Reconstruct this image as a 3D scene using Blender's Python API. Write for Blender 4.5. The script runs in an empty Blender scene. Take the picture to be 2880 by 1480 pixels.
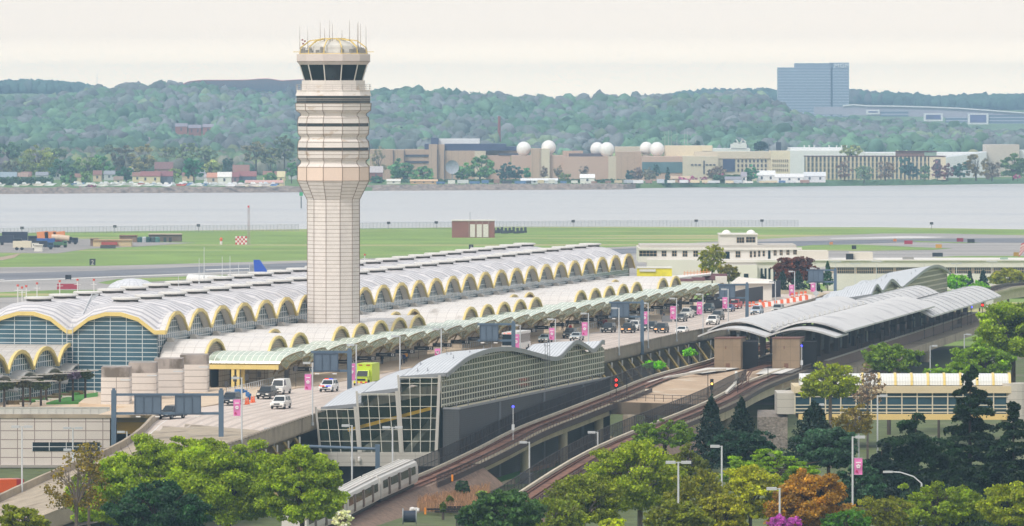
import bpy, math, random
import numpy as np
from mathutils import Vector, Matrix
sc = bpy.context.scene
R = random.Random(11)
HAZ_D, SKY_H, SKY_M, SKY_T = 1.0e-4, 2.05, 1.24, 1.08
F, H, Y0, CX = 18600.0, 57.0, 248.0, 1440.0
# ---------------------------------------------------------------- camera
cam = bpy.data.cameras.new("camera"); cam_o = bpy.data.objects.new("camera", cam)
sc.collection.objects.link(cam_o); sc.camera = cam_o
cam.sensor_width = 36; cam.sensor_fit = 'HORIZONTAL'; cam.lens = F / 2880 * 36
cam.shift_y = -(740 - Y0) / 2880
cam.clip_start = 5; cam.clip_end = 60000
cam_o.location = (0, 0, H); cam_o.rotation_euler = (math.radians(90), 0, 0)
# ---------------------------------------------------------------- world
w = bpy.data.worlds.new("World"); sc.world = w; w.use_nodes = True
nt = w.node_tree; nt.nodes.clear()
N = nt.nodes.new; L = nt.links.new
SUN_EL, SUN_AZ = math.radians(48), math.radians(215)
sky = N('ShaderNodeTexSky'); sky.sky_type = 'NISHITA'; sky.sun_disc = False
sky.sun_elevation = SUN_EL; sky.sun_rotation = SUN_AZ; sky.dust_density = 6; sky.air_density = 1.5; sky.ozone_density = 1
bg1 = N('ShaderNodeBackground'); bg1.inputs[1].default_value = 0.05; L(sky.outputs[0], bg1.inputs[0])
tc = N('ShaderNodeTexCoord'); sp = N('ShaderNodeSeparateXYZ'); L(tc.outputs['Generated'], sp.inputs[0])
rp = N('ShaderNodeValToRGB'); L(sp.outputs['Z'], rp.inputs[0])
def ramp(node, st):
    cr = node.color_ramp; cr.elements[0].position = st[0][0]; cr.elements[0].color = (*st[0][1], 1); cr.elements[1].position = st[-1][0]; cr.elements[1].color = (*st[-1][1], 1)
    for p_, c_ in st[1:-1]: e = cr.elements.new(p_); e.color = (*c_, 1)
# hue and brightness of the veiled sky by height; the band at the horizon is brighter where it is seen through the most air
ramp(rp, [(0, (1, .835, .61)), (.0035, (1, .84, .625)), (.007, (1, .885, .75)), (.014, (1, .925, .84)), (.06, (1, .955, .89)), (.4, (1, .97, .93)), (1, (.97, .98, 1))])
rs = N('ShaderNodeValToRGB'); L(sp.outputs['Z'], rs.inputs[0]); g_ = lambda v: (v / 3,) * 3
ramp(rs, [(0, g_(SKY_H)), (.0030, g_(SKY_H)), (.0042, g_(1.72)), (.0055, g_(1.40)), (.0078, g_(SKY_M)), (.0135, g_(SKY_T)), (.05, g_(.72)), (.4, g_(.74)), (1, g_(.90))])
bg2 = N('ShaderNodeBackground'); bg2.inputs[1].default_value = 0.94; L(rp.outputs[0], bg2.inputs[0])
cn = N('ShaderNodeTexNoise'); cn.inputs['Scale'].default_value = 3; cn.inputs['Detail'].default_value = 2
mp = N('ShaderNodeMapping'); mp.inputs['Scale'].default_value = (1, 1, 6); L(tc.outputs['Generated'], mp.inputs[0]); L(mp.outputs[0], cn.inputs[0])
mr = N('ShaderNodeMapRange'); L(cn.outputs[0], mr.inputs[0]); mr.inputs[1].default_value = .3; mr.inputs[2].default_value = .7
mr.inputs[3].default_value = 2.85; mr.inputs[4].default_value = 3.05
mu_ = N('ShaderNodeMath'); mu_.operation = 'MULTIPLY'; L(mr.outputs[0], mu_.inputs[0]); L(rs.outputs[0], mu_.inputs[1]); L(mu_.outputs[0], bg2.inputs[1])
ad = N('ShaderNodeAddShader'); L(bg1.outputs[0], ad.inputs[0]); L(bg2.outputs[0], ad.inputs[1])
wo = N('ShaderNodeOutputWorld'); L(ad.outputs[0], wo.inputs[0])
# ---------------------------------------------------------------- sun (veiled by the overcast)
sl = bpy.data.lights.new("sun", 'SUN'); sl.energy = 2.0; sl.angle = math.radians(10); sl.color = (1, .96, .9)
so = bpy.data.objects.new("sun", sl); sc.collection.objects.link(so)
so.rotation_euler = (math.radians(90) - SUN_EL, 0, math.radians(-35))
sc.view_settings.view_transform = 'Standard'; sc.view_settings.look = 'None'
sc.view_settings.exposure = 0.0; sc.view_settings.gamma = 1.0
sc.cycles.max_bounces = 5; sc.cycles.volume_bounces = 0; sc.cycles.transparent_max_bounces = 12
sc.cycles.use_denoising = True
# ---------------------------------------------------------------- helpers
def P(px, py, z=0.0):
    Y = F * (H - z) / (py - Y0); return ((px - CX) / F * Y, Y, z)
def Q(px, py, Y):
    return ((px - CX) / F * Y, Y, H - (py - Y0) / F * Y)
def lin(c):
    if isinstance(c, str): c = tuple(int(c[i:i + 2], 16) for i in (0, 2, 4))
    return tuple(((v / 255) / 12.92 if v / 255 <= .04045 else ((v / 255 + .055) / 1.055) ** 2.4) for v in c)
MATS = {}
def M(name, col='888888', rough=.7, metal=0, nz=None, lines=None, lcol=None, emit=None, alpha=1, bump=None, k=1.0, trans=0, attr=None, stain=None):
    """nz=(scale,amount); lines=(pu,pv,wu,wv) seams in metric UV; k scales the base colour."""
    if name in MATS: return MATS[name]
    m = bpy.data.materials.new(name); m.use_nodes = True; t = m.node_tree; b = t.nodes['Principled BSDF']
    c = tuple(v * k for v in lin(col)); n = t.nodes.new; l = t.links.new
    b.inputs['Roughness'].default_value = rough; b.inputs['Metallic'].default_value = metal
    out = None
    if attr:
        a = n('ShaderNodeAttribute'); a.attribute_name = attr; out = a.outputs['Color']
    if nz:
        g = n('ShaderNodeNewGeometry'); tx = n('ShaderNodeTexNoise'); tx.inputs['Scale'].default_value = nz[0]; tx.inputs['Detail'].default_value = 4
        l(g.outputs['Position'], tx.inputs['Vector'])
        r = n('ShaderNodeMapRange'); l(tx.outputs[0], r.inputs[0]); r.inputs[1].default_value = .3; r.inputs[2].default_value = .7
        r.inputs[3].default_value = 1 - nz[1]; r.inputs[4].default_value = 1 + nz[1]
        v = n('ShaderNodeVectorMath'); v.operation = 'SCALE'
        if out: l(out, v.inputs[0])
        else: v.inputs[0].default_value = c
        l(r.outputs[0], v.inputs['Scale']); out = v.outputs[0]
    if stain:   # (colour, scale, threshold): patches with a shape of their own
        g = n('ShaderNodeNewGeometry'); tx = n('ShaderNodeTexNoise'); tx.inputs['Scale'].default_value = stain[1]; tx.inputs['Detail'].default_value = 5
        mpn = n('ShaderNodeMapping'); mpn.inputs['Scale'].default_value = stain[3] if len(stain) > 3 else (1, 1, 1)
        l(g.outputs['Position'], mpn.inputs[0]); l(mpn.outputs[0], tx.inputs['Vector'])
        r = n('ShaderNodeMapRange'); l(tx.outputs[0], r.inputs[0]); r.inputs[1].default_value = stain[2]; r.inputs[2].default_value = stain[2] + .12
        mx = n('ShaderNodeMix'); mx.data_type = 'RGBA'; l(r.outputs[0], mx.inputs[0])
        if out: l(out, mx.inputs[6])
        else: mx.inputs[6].default_value = (*c, 1)
        mx.inputs[7].default_value = (*lin(stain[0]), 1); out = mx.outputs[2]
    if lines:
        uv = n('ShaderNodeUVMap'); s = n('ShaderNodeSeparateXYZ'); l(uv.outputs[0], s.inputs[0]); ms = []
        for i, (p_, w_) in enumerate(((lines[0], lines[2]), (lines[1], lines[3]))):
            if not p_: continue
            d = n('ShaderNodeMath'); d.operation = 'DIVIDE'; l(s.outputs[i], d.inputs[0]); d.inputs[1].default_value = p_
            f = n('ShaderNodeMath'); f.operation = 'FRACT'; l(d.outputs[0], f.inputs[0])
            q = n('ShaderNodeMath'); q.operation = 'LESS_THAN'; l(f.outputs[0], q.inputs[0]); q.inputs[1].default_value = w_ / p_; ms.append(q.outputs[0])
        if len(ms) == 2:
            q = n('ShaderNodeMath'); q.operation = 'MAXIMUM'; l(ms[0], q.inputs[0]); l(ms[1], q.inputs[1]); mk = q.outputs[0]
        else: mk = ms[0]
        mx = n('ShaderNodeMix'); mx.data_type = 'RGBA'; l(mk, mx.inputs[0])
        if out: l(out, mx.inputs[6])
        else: mx.inputs[6].default_value = (*c, 1)
        mx.inputs[7].default_value = (*lin(lcol), 1); out = mx.outputs[2]
        if rough < .35:
            rr = n('ShaderNodeMapRange'); l(mk, rr.inputs[0]); rr.inputs[3].default_value = rough; rr.inputs[4].default_value = .6; l(rr.outputs[0], b.inputs['Roughness'])
    if out: l(out, b.inputs['Base Color'])
    else: b.inputs['Base Color'].default_value = (*c, 1)
    if bump:
        g = n('ShaderNodeNewGeometry'); tx = n('ShaderNodeTexNoise'); tx.inputs['Scale'].default_value = bump[0]; tx.inputs['Detail'].default_value = 3
        mpn = n('ShaderNodeMapping'); mpn.inputs['Scale'].default_value = bump[2] if len(bump) > 2 else (1, 1, 1)
        l(g.outputs['Position'], mpn.inputs[0]); l(mpn.outputs[0], tx.inputs['Vector'])
        bp = n('ShaderNodeBump'); bp.inputs['Strength'].default_value = 1; bp.inputs['Distance'].default_value = bump[1]
        l(tx.outputs[0], bp.inputs['Height']); l(bp.outputs[0], b.inputs['Normal'])
    if emit:
        b.inputs['Emission Color'].default_value = (*lin(emit[0]), 1); b.inputs['Emission Strength'].default_value = emit[1]
    if alpha < 1: b.inputs['Alpha'].default_value = alpha
    if trans:
        o = t.nodes['Material Output']; tr = n('ShaderNodeBsdfTranslucent'); mxs = n('ShaderNodeMixShader'); mxs.inputs[0].default_value = trans
        if out: l(out, tr.inputs[0])
        else: tr.inputs[0].default_value = (*c, 1)
        l(b.outputs[0], mxs.inputs[1]); l(tr.outputs[0], mxs.inputs[2]); l(mxs.outputs[0], o.inputs[0])
    m['rgb'] = c
    MATS[name] = m; return m

class MB:
    def __init__(s): s.v = []; s.f = []; s.uv = {}; s.mi = []; s.cur = 0; s.big = []
    def m(s, i): s.cur = i; return s
    def face(s, pts, uv=None):
        n = len(s.v); s.v += [tuple(p) for p in pts]; s.f.append(tuple(range(n, n + len(pts)))); s.mi.append(s.cur)
        if uv: s.uv[len(s.f) - 1] = uv
        return s
    def hexa(s, b, t):
        n = len(s.v); s.v += [tuple(p) for p in b] + [tuple(p) for p in t]; k = len(b)
        fs = [tuple(n + i for i in range(k))[::-1], tuple(n + k + i for i in range(k))] + [(n + i, n + (i + 1) % k, n + k + (i + 1) % k, n + k + i) for i in range(k)]
        s.f += fs; s.mi += [s.cur] * len(fs); return s
    def box(s, x0, x1, y0, y1, z0, z1): return s.hexa([(x0, y0, z0), (x1, y0, z0), (x1, y1, z0), (x0, y1, z0)], [(x0, y0, z1), (x1, y0, z1), (x1, y1, z1), (x0, y1, z1)])
    def obox(s, c, d, l, wd, z0, z1):
        """box centred at c (x,y), long axis d, length l, width wd"""
        dx, dy = d; n = math.hypot(dx, dy); dx /= n; dy /= n; nx, ny = -dy, dx; q = []
        for a, b in ((-l / 2, -wd / 2), (l / 2, -wd / 2), (l / 2, wd / 2), (-l / 2, wd / 2)): q.append((c[0] + dx * a + nx * b, c[1] + dy * a + ny * b))
        return s.hexa([(*p, z0) for p in q], [(*p, z1) for p in q])
    def prism(s, poly, z0, z1):
        a = sum(poly[i][0] * poly[(i + 1) % len(poly)][1] - poly[(i + 1) % len(poly)][0] * poly[i][1] for i in range(len(poly)))
        if a < 0: poly = poly[::-1]
        return s.hexa([(p[0], p[1], z0) for p in poly], [(p[0], p[1], z1) for p in poly])
    def bar(s, a, b, r, r2=None, n=4, rot=.785):
        a, b = Vector(a), Vector(b); d = (b - a)
        if d.length < 1e-6: return s
        d.normalize(); u_ = d.cross(Vector((0, 0, 1)));
        if u_.length < 1e-3: u_ = Vector((1, 0, 0))
        u_.normalize(); v_ = d.cross(u_); r2 = r if r2 is None else r2; A, B = [], []
        for i in range(n):
            th = rot + 2 * math.pi * i / n; o = u_ * math.cos(th) + v_ * math.sin(th); A.append(a + o * r); B.append(b + o * r2)
        return s.hexa(A, B)
    def tube(s, pts, r, n=4):
        for a, b in zip(pts[:-1], pts[1:]): s.bar(a, b, r, n=n)
        return s
    def lathe(s, prof, c=(0, 0), n=24, ph=0., cap=True):
        rings = []
        for r, z in prof:
            rings.append([(c[0] + r * math.cos(ph + 2 * math.pi * i / n), c[1] + r * math.sin(ph + 2 * math.pi * i / n), z) for i in range(n)])
        b = len(s.v)
        for q in rings: s.v += q
        for j in range(len(rings) - 1):
            for i in range(n):
                i2 = (i + 1) % n; s.f.append((b + j * n + i, b + j * n + i2, b + (j + 1) * n + i2, b + (j + 1) * n + i)); s.mi.append(s.cur)
        if cap:
            s.f.append(tuple(b + i for i in range(n))[::-1]); s.mi.append(s.cur); s.f.append(tuple(b + (len(rings) - 1) * n + i for i in range(n))); s.mi.append(s.cur)
        return s
    def grid(s, pts, uvf=None):
        """pts: 2-D list of points"""
        b = len(s.v); nr, nc = len(pts), len(pts[0])
        for r in pts: s.v += [tuple(p) for p in r]
        for i in range(nr - 1):
            for j in range(nc - 1):
                s.f.append((b + i * nc + j, b + i * nc + j + 1, b + (i + 1) * nc + j + 1, b + (i + 1) * nc + j)); s.mi.append(s.cur)
                if uvf: s.uv[len(s.f) - 1] = [uvf(i, j), uvf(i, j + 1), uvf(i + 1, j + 1), uvf(i + 1, j)]
        return s
    def sweep(s, path, wd, h, closed=False):
        """rectangular section (wd across, h high, path at the bottom centre) swept along a path in space"""
        n = len(path); L_, Rr = [], []
        for i in range(n):
            a = Vector(path[max(i - 1, 0)]); b = Vector(path[min(i + 1, n - 1)]); d = (b - a); d.z = 0; d.normalize(); nn = Vector((-d.y, d.x, 0)) * wd / 2
            p = Vector(path[i]); L_.append(p + nn); Rr.append(p - nn)
        up = Vector((0, 0, h)); rows = [[x for x in Rr], [x for x in L_], [x + up for x in L_], [x + up for x in Rr], [x for x in Rr]]
        s.grid([[rows[j][i] for j in range(5)] for i in range(n)])
        s.face([rows[j][0] for j in (3, 2, 1, 0)]); s.face([rows[j][-1] for j in (0, 1, 2, 3)]); return s
    def plate(s, path, up, th):
        """vertical band following path (list of 3-D points), from z to z+up, thickness th"""
        return s.sweep(path, th, up)

def obj(name, mb, mats, parent=None, local=False, smooth=False, kind=None):
    me = bpy.data.meshes.new(name)
    v = np.array(mb.v, dtype=float).reshape(-1, 3)
    vw = v.copy()
    if parent is not None and not local:
        mw = parent_world(parent).inverted(); a = np.array(mw); v = v @ a[:3, :3].T + a[:3, 3]
    me.from_pydata([tuple(p) for p in v], [], mb.f)
    if not isinstance(mats, (list, tuple)): mats = [mats]
    for m in mats: me.materials.append(m)
    if any(mb.mi): me.polygons.foreach_set('material_index', mb.mi)
    uvl = me.uv_layers.new(name='UVMap'); 
    arr = np.zeros((len(me.loops), 2)); k = 0
    for fi, f in enumerate(mb.f):
        if fi in mb.uv:
            for q in mb.uv[fi]: arr[k] = q[:2]; k += 1
            continue
        p = vw[list(f)]; nrm = np.cross(p[1] - p[0], p[2] - p[0])
        if len(f) > 3 and np.dot(nrm, nrm) < 1e-12: nrm = np.cross(p[2] - p[0], p[3] - p[0])
        ln = math.sqrt(np.dot(nrm, nrm)) or 1; nrm = nrm / ln
        t = np.array((-nrm[1], nrm[0], 0.)); tl = math.hypot(t[0], t[1])
        if tl < .05: t = np.array((UX, UY, 0.)) if True else t
        else: t /= tl
        b = np.cross(nrm, t)
        for q in p: arr[k] = (q @ t, q @ b if tl >= .05 else q @ np.array((-UY, UX, 0.))); k += 1
    uvl.data.foreach_set('uv', arr.ravel())
    if smooth: me.polygons.foreach_set('use_smooth', [True] * len(me.polygons))
    me.update()
    o = bpy.data.objects.new(name, me); sc.collection.objects.link(o)
    if parent is not None: o.parent = parent
    if kind: o['kind'] = kind
    return o
def parent_world(p):
    m = Matrix.LocRotScale(p.location, p.rotation_euler, p.scale)
    return parent_world(p.parent) @ m if p.parent else m
def thing(name, label, cat, loc=(0, 0, 0), rz=0, group=None):
    o = bpy.data.objects.new(name, None); sc.collection.objects.link(o); o.location = loc; o.rotation_euler = (0, 0, rz); o.empty_display_size = .5
    o['label'] = label; o['category'] = cat
    if group: o['group'] = group
    return o
def font2mesh(o):
    me = bpy.data.meshes.new_from_object(o); n = bpy.data.objects.new(o.name, me); sc.collection.objects.link(n); n.parent = o.parent; n.location = o.location; n.rotation_euler = o.rotation_euler; n.scale = o.scale
    nm = o.name; bpy.data.objects.remove(o); n.name = nm; return n
def tag(o, label, cat, group=None, kind=None):
    o['label'] = label; o['category'] = cat
    if group: o['group'] = group
    if kind: o['kind'] = kind
    return o
def dup(root, loc, rz=None, label=None, group=None, sc_=None):
    r = root.copy(); sc.collection.objects.link(r); r.location = loc
    if rz is not None: r.rotation_euler = (0, 0, rz)
    if label: r['label'] = label
    if group: r['group'] = group
    if sc_: r.scale = sc_
    for ch in list(root.children):
        c = ch.copy(); sc.collection.objects.link(c); c.parent = r
        for g in ch.children:
            d = g.copy(); sc.collection.objects.link(d); d.parent = c
    return r
def one(name, mb, mats, label, cat, group=None, kind=None, **kw):
    return tag(obj(name, mb, mats, **kw), label, cat, group, kind)
ORD = 'first second third fourth fifth sixth seventh eighth ninth tenth eleventh twelfth thirteenth fourteenth fifteenth sixteenth seventeenth eighteenth nineteenth twentieth'.split()
TENS = {2: 'twenty', 3: 'thirty', 4: 'forty', 5: 'fifty', 6: 'sixty', 7: 'seventy', 8: 'eighty', 9: 'ninety'}
TENO = {2: 'twentieth', 3: 'thirtieth', 4: 'fortieth', 5: 'fiftieth', 6: 'sixtieth', 7: 'seventieth', 8: 'eightieth', 9: 'ninetieth'}
def ordn(i):
    i += 1
    if i <= 20: return ORD[i - 1]
    if i % 10 == 0: return TENO[i // 10]
    return TENS[i // 10] + '-' + ORD[i % 10 - 1]
UX, UY = .2090, .9779          # direction the terminal and its roadway run
U = np.array((UX, UY)); W = np.array((UY, -UX))
def lerp_path(pts, step):
    out = []
    for a, b in zip(pts[:-1], pts[1:]):
        a, b = np.array(a, float), np.array(b, float); n = max(1, int(np.linalg.norm((b - a)[:2]) / step))
        for i in range(n): out.append(tuple(a + (b - a) * i / n))
    out.append(tuple(pts[-1])); return out
def smooth_path(pts, n=6):
    """Catmull-Rom"""
    p = [np.array(q, float) for q in pts]; p = [2 * p[0] - p[1]] + p + [2 * p[-1] - p[-2]]; out = []
    for i in range(1, len(p) - 2):
        for k in range(n):
            t = k / n; a, b, c, d = p[i - 1:i + 3]
            out.append(tuple(.5 * ((2 * b) + (c - a) * t + (2 * a - 5 * b + 4 * c - d) * t * t + (3 * b - a - 3 * c + d) * t ** 3)))
    out.append(tuple(p[-2])); return out
def offset_path(path, d):
    out = []; n = len(path)
    for i in range(n):
        a = np.array(path[max(i - 1, 0)]); b = np.array(path[min(i + 1, n - 1)]); t = (b - a)[:2]; t = t / np.linalg.norm(t)
        q = np.array(path[i], float).copy(); q[0] += -t[1] * d; q[1] += t[0] * d; out.append(tuple(q))
    return out
def at_px(path, px):
    """point of a path seen in direction px"""
    k = (px - CX) / F
    for a, b in zip(path[:-1], path[1:]):
        fa, fb = a[0] - k * a[1], b[0] - k * b[1]
        if fa * fb <= 0 and fa != fb:
            t = fa / (fa - fb); return tuple(np.array(a) + (np.array(b) - np.array(a)) * t)
    return min(path, key=lambda q: abs(q[0] - k * q[1]))

# ---------------------------------------------------------------- materials
yellow = M('yellow_paint', 'd8c27a', .5, nz=(.8, .06))
wht = M('white_paint', 'dcd9d6', .6, nz=(.3, .05))
roofw = M('ribbed_roof', 'cbc9cb', .5, nz=(.12, .05), lines=(0, .95, 0, .34), lcol='a3a2a8', stain=('b9b6b6', .14, .56))
roofp = M('panel_roof', 'd0ccc8', .5, nz=(.2, .05), lines=(1.7, 1.2, .1, .1), lcol='b9b4b0', stain=('a9a39c', .35, .60, (1, 1, .3)))
soffit = M('soffit', 'd6cdbf', .8)
gl_blue = M('blue_glass_wall', '42606f', .12, lines=(2.5, .66, .12, .11), lcol='b8c2c6', nz=(.25, .25))
gl_side = M('clerestory_glass', '5b7079', .12, lines=(1.15, .9, .28, .14), lcol='c6cbcc', nz=(.2, .2))
conc = M('concrete', 'a39683', .85, nz=(.5, .14), stain=('837767', .25, .56, (1, 1, .25)))
conc_l = M('pale_concrete', 'c3b8a0', .85, nz=(.4, .1), stain=('a59a84', .3, .6, (1, 1, .4)))
panel_t = M('tower_panel', 'd8d1cc', .6, nz=(.9, .06), lines=(0, .63, 0, .075), lcol='8f7f70')
panel_h = M('tower_head_panel', 'd9d2cd', .6, nz=(.3, .05), stain=('bfae9d', .5, .6, (1, 1, 2)))
panel_b = M('tower_beige_panel', 'dfcabb', .6, nz=(.3, .03))
seam = M('seam', '6f5b4c', .7)
dglass = M('dark_glass', '1c2a30', .08, nz=(.4, .3))
steel_b = M('blue_grey_steel', '53677b', .5, nz=(.6, .06))
lampw = M('lamp_grey', 'c2c6ca', .5)
wall_p = M('facade_panel', 'b8ac9c', .7, nz=(.4, .06), lines=(1.3, .8, .09, .09), lcol='776a5c')
dark = M('dark_void', '1b1a1b', .9)
black = M('black', '15161a', .6)
asph = M('road_surface', 'c4b7ad', .9, nz=(.15, .05), stain=('b0a399', .06, .55, (1, .15, 1)))
asph_d = M('runway_asphalt', '75767c', .9, nz=(.03, .08), stain=('63646b', .03, .5, (.15, 2.5, 1)))
asph_l = M('taxiway_asphalt', '9d9894', .9, nz=(.02, .08), stain=('8b8784', .02, .5, (.2, 2.5, 1)))
side_c = M('sidewalk_concrete', 'c8b49c', .9, nz=(.2, .07))
whiteline = M('line_white', 'd8d6d2', .8)
rust = M('rusty_rail_metal', '63402f', .8, nz=(2, .2))
brownrail = M('brown_railing', '4a3c38', .7)
ballast = M('ballast', '7b6657', .95, nz=(1.5, .25), bump=(3, .1))
pinkb = M('pink_banner', 'd878b4', .7, nz=(.9, .08))
# ================================================================ GROUND, WATER, HILLS
ridge2 = [(-400, 300), (0, 276), (150, 262), (265, 247), (330, 238), (450, 227), (520, 233), (600, 240), (700, 250), (850, 262), (950, 262), (1050, 252), (1140, 243), (1250, 253), (1400, 262), (1600, 268), (1800, 262), (1950, 264), (2100, 257), (2160, 270), (2200, 306), (2290, 322), (2400, 328), (2500, 334), (2600, 342), (2655, 352), (2750, 362), (2900, 366), (3300, 360)]
ridge1 = [(-400, 234), (0, 231), (100, 228), (200, 233), (290, 250), (400, 275), (1300, 285), (2180, 300), (2290, 318), (2880, 350), (3300, 350)]
ridge4 = [(-400, 262), (400, 262), (1900, 262), (2100, 256), (2390, 257), (2480, 262), (2530, 268), (2650, 275), (2750, 272), (2880, 269), (3300, 269)]
def rz_(rid, Y, X, drop):
    xs = [(p - CX) / F * Y for p, _ in rid]; zs = [H - (y - Y0) / F * Y - drop for _, y in rid]
    return np.interp(X, xs, zs)
def nz2(x, y):
    return (np.sin(x * .011 + 1.3) * np.cos(y * .0061 + .4) + .6 * np.sin(x * .023 + y * .013) + .4 * np.sin(x * .041 - y * .019 + 2)) / 2
def terrain(X, Y):
    X = np.asarray(X, float); Y = np.asarray(Y, float)
    r2 = rz_(ridge2, 6300., X, 17.5); r1 = rz_(ridge1, 8500., X, 13); r4 = rz_(ridge4, 9300., X, 14)
    ys = [0, 1380, 1500, 4350, 4900, 5600, 6300, 7000, 8500, 9300, 15000]
    n = nz2(X, Y)
    zs = [3.5 + 0 * X, 3.5 + 0 * X, 0 * X, 0 * X, 4 + 3 * n, r2 * .5 + 5 * n, r2, np.minimum(r2, r1) - 8, r1, r4, r4 - 30]
    out = np.zeros_like(X)
    for i in range(len(ys) - 1):
        t = np.clip((Y - ys[i]) / (ys[i + 1] - ys[i]), 0, 1); ts = t * t * (3 - 2 * t) if i < 2 or i > 4 else t
        m = (Y >= ys[i]) & (Y <= ys[i + 1]); out = np.where(m, zs[i] * (1 - ts) + zs[i + 1] * ts, out)
    return out
def numesh(name, v, faces, mats, parent=None, col=None, smooth=False):
    """fast mesh from numpy arrays; faces (n,3) or (n,4)"""
    me = bpy.data.meshes.new(name); n, k = faces.shape
    me.vertices.add(len(v)); me.vertices.foreach_set('co', v.astype(np.float32).ravel())
    me.loops.add(n * k); me.loops.foreach_set('vertex_index', faces.astype(np.int32).ravel())
    me.polygons.add(n); me.polygons.foreach_set('loop_start', np.arange(0, n * k, k, dtype=np.int32))
    me.polygons.foreach_set('loop_total', np.full(n, k, dtype=np.int32)) if False else None
    if col is not None:
        a = me.color_attributes.new('tint', 'FLOAT_COLOR', 'POINT'); a.data.foreach_set('color', np.hstack([col, np.ones((len(col), 1))]).astype(np.float32).ravel())
    for m in (mats if isinstance(mats, list) else [mats]): me.materials.append(m)
    if smooth: me.polygons.foreach_set('use_smooth', np.ones(n, dtype=bool))
    me.update(calc_edges=True); me.validate()
    o = bpy.data.objects.new(name, me); sc.collection.objects.link(o)
    if parent is not None: o.parent = parent
    return o
grass_m = M('airfield_grass', '758f3c', .95, nz=(.03, .2), stain=('a8a06c', .012, .53, (.35, 2.2, 1)))
lawn_m = M('lawn', '3f7a2a', .95, nz=(.4, .15))
soil_m = M('near_ground', '545f34', .95, nz=(.3, .25), stain=('6f6858', .05, .56))
farland_m = M('far_land', '5f7a45', .95, nz=(.02, .2))
NEAR_EDGE = [(-900, 668), (-300, 660), (0, 657), (400, 650), (800, 646), (1100, 641), (1700, 635), (2250, 634), (2500, 640), (2880, 648), (3400, 655), (4200, 660)]
FAR_EDGE = [(-900, 549), (0, 546), (420, 543), (850, 541), (1000, 537), (1760, 533), (1800, 529), (2300, 524), (2880, 517), (3400, 512), (4200, 508)]
ne = [P(x, y, 0) for x, y in NEAR_EDGE]; fe = [P(x, y, -3) for x, y in FAR_EDGE]
# one land sheet on this side
rowsY = [-300, 200, 500, 1000, 1300, 1380, 1410, 1440, 1470, 1500, 1700, 2000, 2300]
xs = np.linspace(-1, 1, 13)
g = MB(); rows = []
near_x = [p[0] for p in ne]; near_y = [p[1] for p in ne]
def edgeY(x): return float(np.interp(x, near_x, near_y))
for yv in rowsY + ['e', 'b']:
    row = []
    for t in xs:
        x = t * 900
        if yv == 'e': row.append((x, edgeY(x), 0))
        elif yv == 'b': row.append((x, edgeY(x) + 9, -3.4))
        else: row.append((x, yv, float(terrain(x, yv))))
    rows.append(row)
g.grid(rows)
obj('ground', g, grass_m, kind='structure')
g = MB(); g.face([(-9000, 1500, -3), (9000, 1500, -3), (9000, 6000, -3), (-9000, 6000, -3)])
water_m = M('river_water', 'bdbcbb', .5, bump=(.05, 1.6, (1, .35, 1)), stain=('b2b3b5', .012, .5, (.12, 1.4, 1)))
obj('water', g, water_m, kind='structure')
# far land sheet
fx = [p[0] for p in fe]; fy = [p[1] for p in fe]
def farY(x): return float(np.interp(x, fx, fy))
gx = np.linspace(-1500, 1500, 121); gy = [4200, 4350, 4500, 4700, 4900, 5200, 5400, 5600, 5800, 6000, 6150, 6300, 6500, 6700, 7000, 7400, 7800, 8200, 8500, 8700, 9000, 9300, 10000, 12000, 15000]
rows = [[(x, farY(x), -3.2) for x in gx], [(x, farY(x) + 7, 0) for x in gx]]
for yv in gy:
    rows.append([(x * max(1, yv / 6000), yv, float(terrain(x * max(1, yv / 6000), yv))) for x in gx])
g = MB(); g.grid(rows); obj('hills', g, farland_m, kind='structure', smooth=True)
# rocky bank on the left and centre, dark bank on the right
rip = M('riprap_rock', '8c8078', .95, nz=(.35, .35), bump=(.5, 1.5))
def bank(name, x0, x1, m, label, h):
    g = MB(); xsb = np.arange(x0, x1, 4.0); rr = []
    for k, (dy, z) in enumerate(((-3, -3.3), (-.5, -1.6), (2, -.2), (5, h), (9, h - .3), (12, -.5))):
        rr.append([(x, farY(x) + dy + R.uniform(-.8, .8), z + R.uniform(-.5, .5) * (1 if 0 < k < 5 else 0)) for x in xsb])
    g.grid(rr); one(name, g, m, label, 'embankment')
def X_(px, Y): return (px - CX) / F * Y
bank('rock_bank', X_(-100, 3745), X_(1790, 3950), rip, 'long grey rock embankment along the waterline of the far shore', .4)
bank('grass_bank', X_(1790, 3990), X_(3100, 4150), M('dark_bank', '4c6a4c', .95, nz=(.1, .2)), 'low dark green bank at the waterline of the right far shore', .3)

# airfield paving: sheets lying on the grass
def sheet(name, pts, z, m, kind='structure', base=0.0):
    g = MB(); ps = [P(x, y, z) for x, y in pts]
    a = sum(ps[i][0] * ps[(i + 1) % len(ps)][1] - ps[(i + 1) % len(ps)][0] * ps[i][1] for i in range(len(ps)))
    if a < 0: ps = ps[::-1]
    g.face(ps); return obj(name, g, m, kind=kind)
sheet('taxiway', [(-300, 756), (0, 752), (300, 748), (700, 737), (1000, 729), (1500, 706), (1800, 692), (2080, 676), (2300, 664), (2480, 657), (2650, 657), (2880, 662), (3200, 668), (3200, 760), (2880, 762), (2300, 775), (1700, 800), (1000, 850), (0, 900), (-300, 900)], .03, asph_l)
sheet('runway', [(-300, 773), (0, 769), (300, 761), (700, 744), (1000, 735), (1500, 711), (1800, 697), (2140, 680), (2600, 672), (2900, 669), (3200, 671), (3200, 684), (2900, 683), (2560, 681), (2200, 694), (1800, 712), (1500, 727), (1000, 750), (700, 762), (300, 777), (0, 788), (-300, 793)], .06, asph_d)
sheet('grass_strip', [(-300, 830), (0, 822), (160, 816), (350, 815), (300, 826), (100, 834), (-300, 846)], .06, grass_m)
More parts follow.
